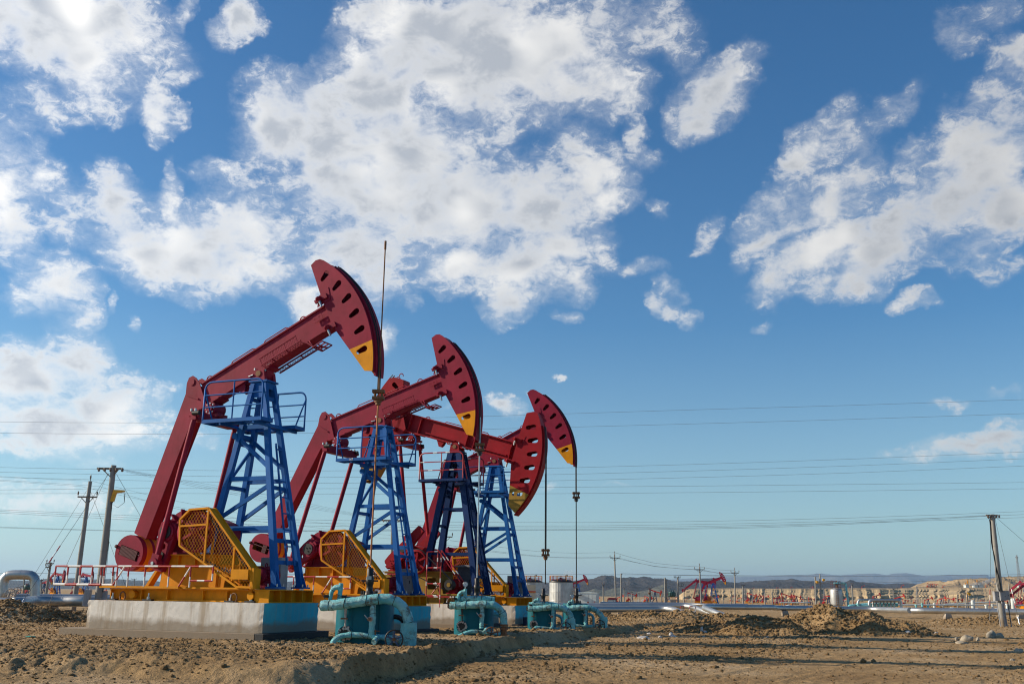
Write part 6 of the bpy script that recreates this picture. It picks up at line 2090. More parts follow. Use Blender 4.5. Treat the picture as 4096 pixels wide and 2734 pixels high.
for i, (y0, y1, y2) in enumerate(((1872, 1990, 2078), (1876, 2000, 2081), (1880, 2008, 2084), (1886, 2016, 2086))):
    wire([(470 + i * 12, y0), (1130, y1), (1530 + i * 22, y2)], [64, 90, 110], ['topmost', 'second', 'third', 'lowest'][i] + ' of four wires slanting from the lamp pole to the pole behind the second pumpjack', 'wires between the two strain poles', .018)
for i, (x0, y0, y1, y2) in enumerate(((365, 1922, 2060, 2135), (324, 1944, 2080, 2160), (398, 1944, 2100, 2170))):
    wire([(x0, y0), (1000, y1), (1780 + 8 * i, y2)], [85, 100, 120], ['upper', 'middle', 'lower'][i] + ' wire slanting from the short armed left pole', 'wires from the short armed pole', .016)
    wire([(-400, y0 - 60 + 10 * i), (0, y0 - 18 - 4 * i), (x0, y0)], [80, 82, 85], ['upper', 'middle', 'lower'][i] + ' wire entering at the left edge toward the short armed pole', 'wires from the short armed pole', .016)
for i, (y0, y1, y2, y3, y4) in enumerate(((2172, 2208, 2208, 2265, 2278), (2190, 2226, 2226, 2277, 2289), (2200, 2228, 2229, 2278, 2291))):
    dx = (0, -16, 18)[i]
    wire([(1800 + dx, y0 - 12), (2200, y1), (2458 + dx, y2)], [120, 160, 195], ['top', 'left', 'right'][i] + ' wire from the navy tower side to the tall pin pole', 'wires between the right pin poles', .02)
    wire([(2458 + dx, y2), (2620, y3 - 14), (2798 + dx, y3)], 194, ['top', 'left', 'right'][i] + ' wire sagging between the two tall pin poles', 'wires between the right pin poles', .018)
    wire([(2798 + dx, y3), (2870, y3 + 12), (2939 + dx * .8, y4)], 200, ['top', 'left', 'right'][i] + ' wire sagging right of the far pumpjacks', 'wires between the right pin poles', .018)
wire([(2413, 2337), (2660, 2352), (3060, 2357), (3560, 2352), (4096, 2330)], 300, 'pale wire along the foot of the mountains', 'far low wires', .024)
wire([(3000, 2332), (3282, 2330), (3600, 2327), (4096, 2302), (4300, 2290)], 220, 'wire in front of the pale far range', 'far low wires', .022)
wire([(2484, 2292), (2900, 2303), (3279, 2296)], 190, 'wire ending at the yellow lamp pair', 'far low wires', .02)

# ------------------------------------------------------------------ tanks, buildings, vessel
def tank(px, top, wpx, Y, label, rail_top):
    b = at(px, 2400, Y)
    g = gz(b.x, b.y) - .3
    k = Y / F
    r = wpx * k / 2
    zt = at(px, top, Y).z
    root = empty('storage_tank', (b.x, b.y, g), 0, 1, label, 'storage tank', 'silver storage tanks behind the wellheads')
    h = zt - g
    mb = MB()
    n = 56
    pr = [(r * (1 + .012 * (j % 2)), ) for j in range(n)]
    vs, fs = [], []
    for z in (0, h):
        for j in range(n):
            a = 2 * math.pi * j / n
            q = r * (1 + (.012 if j % 2 else 0))
            vs.append((q * math.cos(a), q * math.sin(a), z))
    for j in range(n): fs.append((j, (j + 1) % n, n + (j + 1) % n, n + j))
    mb.add(vs, fs, 0)
    for z in (h * .3, h * .62): mb.lathe([(r * 1.012, z), (r * 1.02, z + .05), (r * 1.012, z + .1)], n=48)
    mb.build('shell', M['tankskin'], root)
    mb = MB(); mb.lathe([(r * 1.04, h - .08), (r * 1.05, h + .12), (r * .8, h + .38), (0, h + .7)], n=40)
    mb.build('roof', M['oil'], root)
    mb = MB()
    hr = at(px, rail_top, Y).z - zt
    for z in (hr, hr * .7, hr * .42): mb.torus((0, 0, h + z), r * 1.0, .035, 'z', 40, 4, 0 if z < hr else 1)
    for j in range(16):
        a = 2 * math.pi * j / 16
        mb.cyl((r * math.cos(a), r * math.sin(a), h), (r * math.cos(a), r * math.sin(a), h + hr), .045, 5, mat=j % 2)
    mb.build('guard_rail', [M['crimson'], M['yellow']], root)
    mb = MB()
    mb.tube([(r * .35, -r * .3, h + .4), (r * .35, -r * .3, h + hr * 1.1), (r * .45, -r * .3, h + hr * 1.2), (r * .55, -r * .3, h + hr * .95)], .11, 8)
    mb.cyl((-r * .1, -r * .3, h + .4), (-r * .1, -r * .3, h + hr * .7), .16, 8)
    mb.build('vent_pipe', M['oil'], root)
    return root, r, h
M['tankskin'] = paint('weathered_zinc', (.50, .50, .49), .38, .45, (.22, .17, .13), .55, .6)
tank(2122, 2326, 89, 205, 'left silver tank, partly behind the beige building', 2302)
rt_, r_, h_ = tank(2245, 2326, 91, 190, 'right silver tank with its stair, behind the third wellhead', 2302)
mb = MB()
for k in range(16):
    t = k / 15
    a = R(-60 + 70 * t)
    p = Vector((math.cos(a) * (r_ + .35), math.sin(a) * (r_ + .35), h_ * (t * .98 + .02)))
    mb.box(p, (.5, .5, .06), 0, Matrix.Rotation(a, 3, 'Z'))
mb.tube([Vector((math.cos(R(-60 + 70 * k / 15)) * (r_ + .6), math.sin(R(-60 + 70 * k / 15)) * (r_ + .6), h_ * (k / 15) + .9)) for k in range(16)], .05, 5)
mb.build('stair', M['yellow'], rt_)

def steam(c, parts, label):
    m = bpy.data.materials.get('steam_vapour')
    if not m:
        m = bpy.data.materials.new('steam_vapour'); m.use_nodes = True
        t = m.node_tree; t.nodes.clear()
        o = t.nodes.new('ShaderNodeOutputMaterial'); v = t.nodes.new('ShaderNodeVolumePrincipled')
        v.inputs['Color'].default_value = (1, 1, 1, 1); v.inputs['Density'].default_value = .22; v.inputs['Anisotropy'].default_value = .2
        t.links.new(v.outputs[0], o.inputs['Volume'])
    bm = bmesh.new()
    for (x, y, z, r) in parts:
        bmesh.ops.create_icosphere(bm, subdivisions=2, radius=r, matrix=Matrix.Translation((x, y, z)))
    me = bpy.data.meshes.new('steam')
    for v in bm.verts:
        v.co += v.co.normalized() * 0
        n_ = mnoise.noise(v.co * .8)
        v.co += Vector((n_, n_ * .6, n_)) * .5
    bm.to_mesh(me); bm.free()
    me.materials.append(m)
    o = bpy.data.objects.new('steam', me); COL.objects.link(o); o.location = c
    o['density'] = .2
    return tag(o, label, 'steam', kind='stuff')
c = at(2270, 2294, 190)
steam(c, [(-.5, 0, -.3, .45), (0, 0, 0, .7), (.7, .1, .1, .75), (1.5, 0, .15, .6), (-.2, .1, .5, .4), (.9, 0, .55, .45)], 'small white puff of steam above the right silver tank')

# low beige building in front of the left tank
b = at(2092, 2400, 175); k = 175 / F
g = gz(b.x, b.y) - .2
zt = at(2092, 2339, 175).z - g
root = empty('beige_building', (b.x, b.y, g), 0, 1, 'low beige building with a red and yellow stripe, seen between the blue legs', 'building')
mb = MB()
plan = [(-2.35, .0), (.6, -.8), (2.15, .1), (2.15, 3.2), (-2.35, 3.2)]
def wall(mb, z0, z1, off, m):
    n = len(plan)
    cx, cy = 0, 1.2
    P = [((x - cx) * (1 + off) + cx, (y - cy) * (1 + off) + cy) for x, y in plan]
    mb.add([(x, y, z0) for x, y in P] + [(x, y, z1) for x, y in P], [(i, (i + 1) % n, n + (i + 1) % n, n + i) for i in range(n)] + [tuple(range(n, 2 * n))], m)
wall(mb, 0, zt, 0, 0)
mb.build('wall', M['beige'], root)
mb = MB(); zs = at(2092, 2367, 175).z - g
wall(mb, zs + .12, zs + .26, .004, 0); wall(mb, zs + .02, zs + .12, .003, 1); wall(mb, zs - .1, zs + .02, .004, 0)
mb.build('stripe', [M['stripe_red'], M['yellow']], root)
mb = MB(); wall(mb, zt - .04, zt + .06, .02, 0); mb.build('roof', M['beige'], root)

# white equipment cabin
b = at(2346, 2412, 170); k = 170 / F
g = gz(b.x, b.y) - .1
zt = at(2346, 2371, 170).z - g
root = empty('equipment_cabin', (b.x, b.y, g), R(-12), 1, 'white equipment cabin with air conditioner and red emblem behind the rightmost wellhead', 'cabin')
mb = MB(); mb.span((-1.75, 0, 0), (1.75, 2.6, zt)); mb.build('wall', M['white'], root, .03)
mb = MB(); mb.span((-1.82, -.06, zt), (1.82, 2.66, zt + .1)); mb.prism([(-1.7, zt + .1), (1.7, zt + .1), (0, zt + .22)], .0, 2.6); mb.build('roof', M['white'], root)
for x0, x1 in ((-.55, .32), (.42, .98), (1.02, 1.58)):
    mb = MB(); mb.span((x0, -.03, .15), (x1, -.001, zt - .25)); mb.span((x1 - .1, -.07, zt * .45), (x1 - .05, -.03, zt * .58)); mb.build('door', M['white'], root)
mb = MB(); mb.span((-1.72, -.32, zt - .62), (-1.05, -.0, zt - .12)); 
mb.cyl((-1.42, -.34, zt - .37), (-1.42, -.32, zt - .37), .2, 16, mat=1); mb.build('air_conditioner', [M['white'], M['cabdark']], root)
mb = MB(); mb.tube([(-.8, -.05, zt - .15), (-.7, -.3, zt - .25), (-.8, -.4, zt - .4)], .04, 6); mb.box((-.78, -.38, zt - .28), (.2, .2, .12)); mb.build('floodlight', M['cabdark'], root)
mb = MB(); mb.cyl((.25, -.065, zt * .46), (.25, -.032, zt * .46), .13, 16, mat=0); mb.cyl((.25, -.075, zt * .40), (.25, -.066, zt * .40), .10, 12, mat=1); mb.span((-1.3, -.02, .25), (-1.05, -.001, .75), 0); mb.span((-.3, -.05, zt * .34), (-.2, -.032, zt * .4), 0); mb.span((1.22, -.05, zt * .42), (1.32, -.032, zt * .54), 0)
mb.build('emblem', [M['stripe_red'], M['lamp_yellow']], root)

# red roofed shed
b = at(2449, 2420, 195); g = gz(b.x, b.y) - .1
zt = at(2449, 2394, 195).z - g
root = empty('shed', (b.x, b.y, g), R(-8), 1, 'small white shed with red roof and red corner trims beside the tall pin pole', 'shed')
mb = MB(); mb.span((-.85, 0, 0), (.85, 1.4, zt)); mb.build('wall', M['white'], root)
mb = MB(); mb.prism([(-1.02, zt), (1.02, zt), (.6, zt + .22), (-.6, zt + .22)], -.15, 1.55); mb.build('roof', M['crimson'], root)
mb = MB()
for x in (-.85, .85): mb.span((x - .05, -.03, 0), (x + .05, .03, zt))
mb.span((-.8, -.03, zt - .1), (.8, -.005, zt)); mb.build('trim', M['crimson'], root)
mb = MB(); mb.span((-.05, -.03, .1), (.65, -.005, zt - .2)); mb.span((.2, -.05, zt - .4), (.35, -.03, zt - .3), 1); mb.build('door', [M['white'], M['cabdark']], root)

# silver pressure vessel with cage and teal pipe
def vessel(px, py, top, wpx, Y, label, full=True):
    b = at(px, py, Y); k = Y / F
    g = gz(b.x, b.y) - .1
    zt = at(px, top, Y).z - g
    zb = min(at(px, py - 4, Y).z - g, .9) if full else .2
    r = wpx * k / 2
    root = empty('pressure_vessel', (b.x, b.y, g), 0, 1, label, 'vessel', 'silver upright vessels')
    mb = MB()
    hd = r * .55
    mb.lathe([(0, zb)] + [(r * math.sin(R(a)), zb + hd - hd * math.cos(R(a))) for a in range(15, 91, 15)] + [(r, zt - hd)] + [(r * math.cos(R(a)), zt - hd + hd * math.sin(R(a))) for a in range(15, 91, 15)], n=32)
    mb.build('shell', M['tankskin'] if full else M['white'], root)
    mb = MB()
    for j in range(4):
        a = R(45 + 90 * j)
        mb.cyl((r * .75 * math.cos(a), r * .75 * math.sin(a), -.2), (r * .75 * math.cos(a), r * .75 * math.sin(a), zb + hd), .07, 6)
    mb.build('leg', M['rust'], root)
    if full:
        mb = MB()
        for x in (-.22, .06): mb.cyl((x * 1.2 - .1, -r * 1.12, zb - .2), (x * 1.2 - .1, -r * 1.12, zt + .1), .025, 5)
        for j in range(12): z = zb + (zt - zb) * j / 11; mb.cyl((-.36, -r * 1.12, z), (-.03, -r * 1.12, z), .02, 4)
        mb.build('ladder', M['rust'], root)
        mb = MB()
        for z in (.15, .55, .95): mb.torus((0, 0, zt + z), r * .82, .028, 'z', 24, 5)
        for j in range(10): a = 2 * math.pi * j / 10; mb.cyl((r * .82 * math.cos(a), r * .82 * math.sin(a), zt - .25), (r * .82 * math.cos(a), r * .82 * math.sin(a), zt + .95), .025, 5)
        mb.build('cage', M['darkred'], root)
        mb = MB(); mb.cyl((.2, 0, zt - .1), (.2, 0, zt + 1.1), .08, 8); mb.cyl((.2, 0, zt + .2), (.2, 0, zt + .5), .16, 8, mat=0); mb.build('top_valve', M['rust'], root)
        x2 = r * 1.75
        wrapped([(-.25, 0, zt + .65), (.3, 0, zt + .7), (x2 - .35, 0, zt + .72), (x2 - .06, 0, zt + .62), (x2, 0, zt + .3), (x2 + .12, -.05, zt * .5), (x2 + .2, -.1, -.2)], .15, 77, .05, .12, 10).build('teal_pipe', M['wrap'], root)
    return root
vessel(3348, 2424, 2349, 46, 165, 'upright silver vessel with red cage and teal side pipe, behind the dirt mound')
vessel(3738, 2426, 2409, 9, 300, 'small white upright vessel beside a raised pumpjack on the right plain', False)
vessel(3893, 2426, 2398, 14, 260, 'pale upright vessel right of the yellow lamp pair', False)
vessel(4054, 2427, 2391, 15, 220, 'white upright vessel at the right edge behind the cable pole', False)

# manifold: two silver arches over a row of stubs with hand wheels
root = empty('pipe_manifold', (0, 0, 0), 0, 1, 'silver pipe manifold with a row of hand wheels, right of the silver vessel', 'manifold')
Ym = 128
for nm, pts, r_ in (('header_pipe', [(3432, 2426), (3432, 2408), (3436, 2400), (3446, 2397.5), (3560, 2398.5), (3600, 2399)], .15), ('header_pipe', [(3477, 2428), (3477, 2408), (3481, 2401), (3492, 2399), (3585, 2399.5), (3598, 2402), (3604, 2409), (3605, 2430)], .17)):
    mb = MB(); mb.tube(spline([at(a, b, Ym if r_ > .16 else Ym + 1.2) for a, b in pts], .2), r_, 14); mb.build(nm, M['galv'], root)
for i in range(7):
    px = 3492 + i * 14.2
    a, b = at(px, 2400, Ym + .3), at(px, 2430, Ym + .3)
    mb = MB(); mb.cyl(a, b, .11, 10); mb.build('stub_pipe', M['galv'], root)
    mb = MB(); wheel(mb, at(px, 2410, Ym - .2), .19, (0, 0, 0), 5); mb.cyl(at(px, 2410, Ym - .2), at(px, 2410, Ym + .3), .05, 6); mb.build('hand_wheel', M['cabdark'], root)
for y in (2414, 2420.5):
    mb = MB(); mb.tube([at(3430, y + 3, Ym + .8), at(3470, y, Ym + .8), at(3590, y, Ym + .8)], .14, 8); mb.build('teal_pipe', M['wrap'], root)
mb = MB(); mb.tube(spline([at(3394, 2428, Ym), at(3396, 2423, Ym), at(3404, 2420, Ym), at(3440, 2420, Ym), at(3478, 2421, Ym)], .3), .15, 8); mb.build('feed_pipe', M['wrap'], root)
mb = MB(); mb.cyl(at(3432, 2429, Ym), at(3432, 2411, Ym), .2, 10); mb.build('teal_riser', M['wrap'], root)
for px, h_, s_ in ((3664, 10, 1), (3689, 15, 1), (3712, 8, 1), (3945, 9, 1.4), (3970, 11, 1), (4028, 13, 1.3)):
    a = at(px, 2430, 150); b = at(px, 2430 - h_, 150)
    mb = MB(); mb.cyl(a - Vector((0, 0, .4)), b, .14 * s_, 8); mb.cyl(b, b + Vector((0, 0, .15)), .2 * s_, 8)
    tag(mb.build('pipe_riser', M['wrap'] if px < 3900 else M['white']), {3664: 'short teal riser left of the bare pole on the right plain', 3689: 'taller teal riser right beside the bare pole', 3712: 'low teal riser left of a small white vessel', 3945: 'wide pale riser left of the cable pole', 3970: 'pale riser just left of the cable pole', 4028: 'pale riser between cable pole and white vessel'}[px], 'riser', 'short pipe risers behind the right pipeline')
# long low pipes out on the plain
for x0, y0, x1, y1, Y, m_, lab in ((3440, 2417, 4096, 2419, 240, 'white', 'long pale pipe lying on the right plain'), (3120, 2408, 3240, 2409, 420, 'white', 'pale pipe under the middle of the mesa'), (3776, 2415, 4000, 2405, 420, 'white', 'pale slanting pipe far on the right plain'), (60, 2379, 330, 2380, 260, 'white', 'pale pipe far behind the pipe arch'), (2480, 2417, 2580, 2418, 230, 'white', 'white pipe in front of the lowered pumpjacks')):
    mb = MB(); mb.tube([at(x0, y0, Y), at(x1, y1, Y)], .16 * Y / 240, 8)
    tag(mb.build('plain_pipe', M[m_]), lab, 'pipe', 'pale pipes on the plain')

# lattice pylons and the radio mast
def mast(px, base, top, wpx, Y, label, cat, mat, plat=False, z_floor=None):
    b, t = at(px, base, Y), at(px, top, Y)
    w = wpx * Y / F
    h = t.z - b.z
    root = empty('lattice_mast', b, 0, 1, label, cat, 'lattice masts')
    mb = MB()
    n = 12
    th = .05 * Y / 600
    for k in range(n):
        z0, z1 = h * k / n, h * (k + 1) / n
        w0, w1 = w / 2 * (1 - .72 * k / n), w / 2 * (1 - .72 * (k + 1) / n)
        c0 = [Vector((x * w0, y * w0, z0)) for x, y in ((-1, -1), (1, -1), (1, 1), (-1, 1))]
        c1 = [Vector((x * w1, y * w1, z1)) for x, y in ((-1, -1), (1, -1), (1, 1), (-1, 1))]
        for i in range(4):
            j = (i + 1) % 4
            mb.bar(c0[i], c1[i], th * 1.6, th * 1.6, (1, 0, .01)); mb.bar(c0[i], c1[j], th, th, (1, 0, .01)); mb.bar(c0[j], c1[i], th, th, (1, 0, .01)); mb.bar(c1[i], c1[j], th, th)
    mb.build('frame', M[mat], root)
    if plat:
        mb = MB()
        for z in (.94, .86): mb.torus((0, 0, h * z), w * .35, th * 1.5, 'z', 12, 4)
        for j in range(6): a = j * 1.05; mb.box((w * .4 * math.cos(a), w * .4 * math.sin(a), h * .93), (.5, .5, 1.8))
        mb.build('antenna', M[mat], root)
    else:
        mb = MB()
        for z in (.86, .95): mb.bar((-w * .5, 0, h * z), (w * .5, 0, h * z), th * 2, th * 2)
        mb.build('crossarm', M[mat], root)
mast(3297, 2394, 2350, 8, 700, 'small lattice pylon between lamp pair and silver vessel', 'pylon', 'cabgrey')
mast(3673, 2415, 2343, 9, 620, 'lattice pylon in front of the mesa right of the manifold', 'pylon', 'cabgrey')
mast(2982, 2396, 2352, 6, 800, 'faint lattice pylon right of the two far pumpjacks', 'pylon', 'cabgrey')
mast(4080, 2345, 2219, 11, 1500, 'tall radio mast on the mesa at the right edge', 'radio mast', 'cabgrey', True)
b = at(4083, 2347, 1490)
mb = MB(); mb.box(b + Vector((0, 0, 2)), (9, 6, 5)); mb.prism([(b.x - 5, b.z + 4.5), (b.x + 5, b.z + 4.5), (b.x, b.z + 5.6)], b.y - 3.4, b.y + 3.4)
tag(mb.build('mast_hut', M['white']), 'small white hut at the foot of the radio mast', 'hut')
# steam plant on the mesa
b = at(3905, 2347, 1700); k = 1700 / F
root = empty('steam_plant', b, 0, 1, 'white steam plant with chimneys on the mesa, steam trailing off', 'plant')
for x0, x1, h_ in ((-40, -28, 9), (-6, 8, 8), (12, 28, 10)):
    mb = MB(); mb.span((x0 * k, 0, -1), (x1 * k, 9, h_ * k)); mb.prism([(x0 * k - .4, h_ * k), (x1 * k + .4, h_ * k), ((x0 + x1) / 2 * k, h_ * k + .8)], -.4, 9.4); mb.build('hall', M['white'], root)
for x, h_ in ((-28, 26), (10, 28), (-36, 16)):
    mb = MB(); mb.cyl((x * k, 4, 0), (x * k, 4, h_ * k), .7, 10)
    for z in (.4, .7, .95): mb.lathe([(1.4, h_ * k * z), (1.4, h_ * k * z + .3)], (x * k, 4, 0), 10)
    mb.build('chimney', M['yellow'], root)
c = at(3900, 2334, 1702)
steam(c, [(-6, 0, -1.5, 2.2), (-2, 0, 0, 2.6), (3, 0, .6, 3), (8, 0, .4, 3), (14, 0, 1.5, 3.4), (20, 0, 3.6, 3.6), (25, 0, 5.8, 3.4), (30, 0, 3.4, 2.6), (34, 0, 1.2, 2)], 'white steam trailing from the plant chimneys on the mesa')
c = at(2567, 2402, 900)
steam(c, [(-7, 0, -.6, 1.5), (-3, 0, -.2, 1.8), (1, 0, 0, 2), (5, 0, .5, 1.7), (9, 0, 1, 1.4)], 'low white steam on the plain right of the red roofed shed')

# ------------------------------------------------------------------ far pumpjacks
H0 = 14.3
def far_big(px, base, hpx, psi, label, ang=-20, proto=None, ref_top=14.3, yawpx=None):
    Y = ref_top * F / hpx
    b = at(px, base, Y)
    if proto is None:
        r = make_pump('pumpjack', (0, 0, 0), 0, psi, label, 'pumpjack', 'large pumpjacks in the distance', 'a', 8.3 if psi > 0 else 4.5, 1, 1, False)
    else:
        r = copy_tree(proto)
        r['label'] = label
    # same way round seen from the camera
    r.location = (b.x, b.y, b.z - 1.15)
    r.rotation_euler = (0, 0, R(ang) - math.atan2(b.x, b.y) * 0)
    return r
up1 = far_big(2876, 2418, 136, 21, 'far pumpjack with raised head, right one of the pair beside the tall crossarm pole', -16)
dn1 = far_big(2836, 2419, 132, -7, 'far pumpjack with lowered head, left one of the pair, its tail arm stretched out', -16)
far_big(2328, 2405, 112, 21, 'far pumpjack with raised head peeping out behind the right silver tank', -14, up1)
far_big(234, 2381, 122, -10, 'far pumpjack with lowered head behind the striped railing, left one', -34, dn1)
far_big(348, 2382, 118, -10, 'far pumpjack with lowered head behind the striped railing, right one', -34, dn1)
far_big(4150, 2441, 150, -7, 'red pumpjack cut off by the right edge, its counterweight in view', -45, dn1)
far_big(4172, 2447, 150, -7, 'second red pumpjack cut off by the right edge, only its counterweight showing', -45, dn1)
for px, base, Y, wd, lab in ((2830, 2420, 395, 17, 'pale concrete block under the far pair of pumpjacks'), (225, 2385, 440, 12, 'pale concrete base under the left distant pumpjack'), (330, 2386, 455, 12, 'pale concrete base under the right distant pumpjack')):
    b = at(px, base, Y)
    mb = MB(); mb.box((0, 0, -.6), (wd, 4, 2.2)); o = mb.build('concrete_foundation', M['slab'], None, .05); o.location = (b.x, b.y, b.z); o.rotation_euler = (0, 0, R(-14))
    tag(o, lab, 'foundation', 'concrete foundations of far pumpjacks')

# small conventional pumpjacks of the plain
M['farred'] = paint('vivid_red_paint', (.55, .035, .03), .45, .15, (.2, .06, .04))  # brighter, more saturated paint colour of the small pumpjacks
def small_pump(psi, name='pumpjack'):
    root = empty(name, (0, 0, 0))
    c, s_ = math.cos(R(psi)), math.sin(R(psi))
    pz = 6.4
    fr = lambda a, v, b: Vector((a * c - b * s_, v, pz + a * s_ + b * c))
    mb = MB(); mb.span((-5.6, -.9, 0), (1.6, -.5, .5)); mb.span((-5.6, .5, 0), (1.6, .9, .5)); mb.span((-4.6, -.9, .5), (-2.4, .9, 1.5)); mb.span((.6, -1.2, .05), (1.3, 1.2, .55)); mb.build('skid_frame', M['yellow'], root)
    mb = MB()
    for y in (-.9, .9):
        mb.bar((1.1, y, .5), (.1, y * .25, pz - .2), .28, .28); mb.bar((-1.5, y, .5), (-.1, y * .25, pz - .2), .28, .28)
        mb.bar((.75, y * .7, 2.6), (-1.0, y * .7, 2.6), .16, .2); mb.bar((-1.2, y * .8, 1.4), (.65, y * .6, 3.2), .14, .16)
    for z, w in ((1.7, 1.5), (3, 1.1), (4.3, .7)): mb.bar((1.1 - z * .16, -w / 2, z), (1.1 - z * .16, w / 2, z), .12, .16)
    mb.box((0, 0, pz - .25), (.9, .8, .3)); mb.build('tower', M['navy'], root)
    mb = MB(); mb.prism([(-3.1, 0), (3.1, 0), (3.1, .62), (-3.1, .62)], -.26, .26, 0, fr); mb.cyl((0, -.4, pz), (0, .4, pz), .3, 10); mb.prism([(-3.4, -.1), (-2.7, -.1), (-2.7, .75), (-3.4, .75)], -.36, .36, 0, fr)
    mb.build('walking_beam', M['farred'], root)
    mb = MB()
    Rr = 4.0
    arc = [pol(28 - 58 * i / 12, Rr) for i in range(13)]
    body = [pol(34, 3.4)] + arc[:9] + [pol(-12, 3.15), (2.9, .1), (2.95, .8)]
    tip = [pol(-12, 3.15), arc[8]] + arc[9:] + [pol(-29, 3.7)]
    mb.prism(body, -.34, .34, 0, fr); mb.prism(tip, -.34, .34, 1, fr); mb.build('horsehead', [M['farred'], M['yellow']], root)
    e = fr(-3.05, 0, -.35); q = Vector((-3.6 - .8 * s_ * 3, 0, 2.1 - 1.6 * s_))
    mb = MB(); mb.span((e.x - .18, -1.1, e.z - .2), (e.x + .18, 1.1, e.z + .2)); mb.build('equalizer', M['farred'], root)
    for y in (-1.05, 1.05): MB().cyl((e.x, y, e.z), (q.x, y, q.z), .13, 8).build('pitman_rod', M['farred'], root)
    mb = MB()
    mb.prism([(-4.5, 1.5), (-2.5, 1.5), (-2.3, 2.6), (-3.2, 3.0), (-4.2, 2.8)], -.6, .6)
    mb.build('gearbox', M['farred'], root)
    for y in (-.9, .9):
        mb = MB()
        d = (Vector((q.x, 0, q.z)) - Vector((-3.3, 0, 2.3))).normalized()
        p0 = Vector((-3.3, y, 2.3)); mb.bar(p0 - d * .4, p0 + d * 1.9, .26, .5, (0, 1, 0))
        for w in (-1, 1):
            n_ = Vector((-d.z, 0, d.x)) * w
            mb.prism([((p0 + d * a + n_ * b).x, (p0 + d * a + n_ * b).z) for a, b in ((.5, .15), (1.9, .15), (1.9, .6), (1.5, .95), (.9, .95), (.5, .6))], y - .2, y + .2)
        mb.build('crank', M['farred'], root)
    mb = MB(); t_ = fr(*pol(-psi, Rr + .05)[:1], 0, pol(-psi, Rr + .05)[1]); mb.cyl(t_, (t_.x, 0, 1.4), .06, 6); mb.cyl((t_.x, 0, 0), (t_.x, 0, 1.4), .16, 6)
    mb.build('wire_rope', M['black'], root)
    return root
PROT = {'down': small_pump(-17), 'up': small_pump(17), 'level': small_pump(0)}
HT = {'down': 6.3, 'up': 8.2, 'level': 7.3}
USED = set()
TAB = {}
bpy.context.view_layer.update()
for c_ in bpy.data.objects:
    if c_.parent: TAB.setdefault(c_.parent.name, []).append(c_)
def place_small(px, base, h, kind, label, group, Ymax=1150, yaw=None):
    pr = PROT[kind]
    o = pr if kind not in USED else copy_tree(pr, None, TAB)
    USED.add(kind)
    p = hit(px, base, 60, Ymax)
    s_ = h * p.y / F / HT[kind]
    o.location = p
    o.scale = (s_, s_, s_)
    o.rotation_euler = (0, 0, R(yaw if yaw is not None else random.uniform(-32, 4)))
    tag(o, label, 'pumpjack', group)
GS = 'small red pumpjacks on the plain'
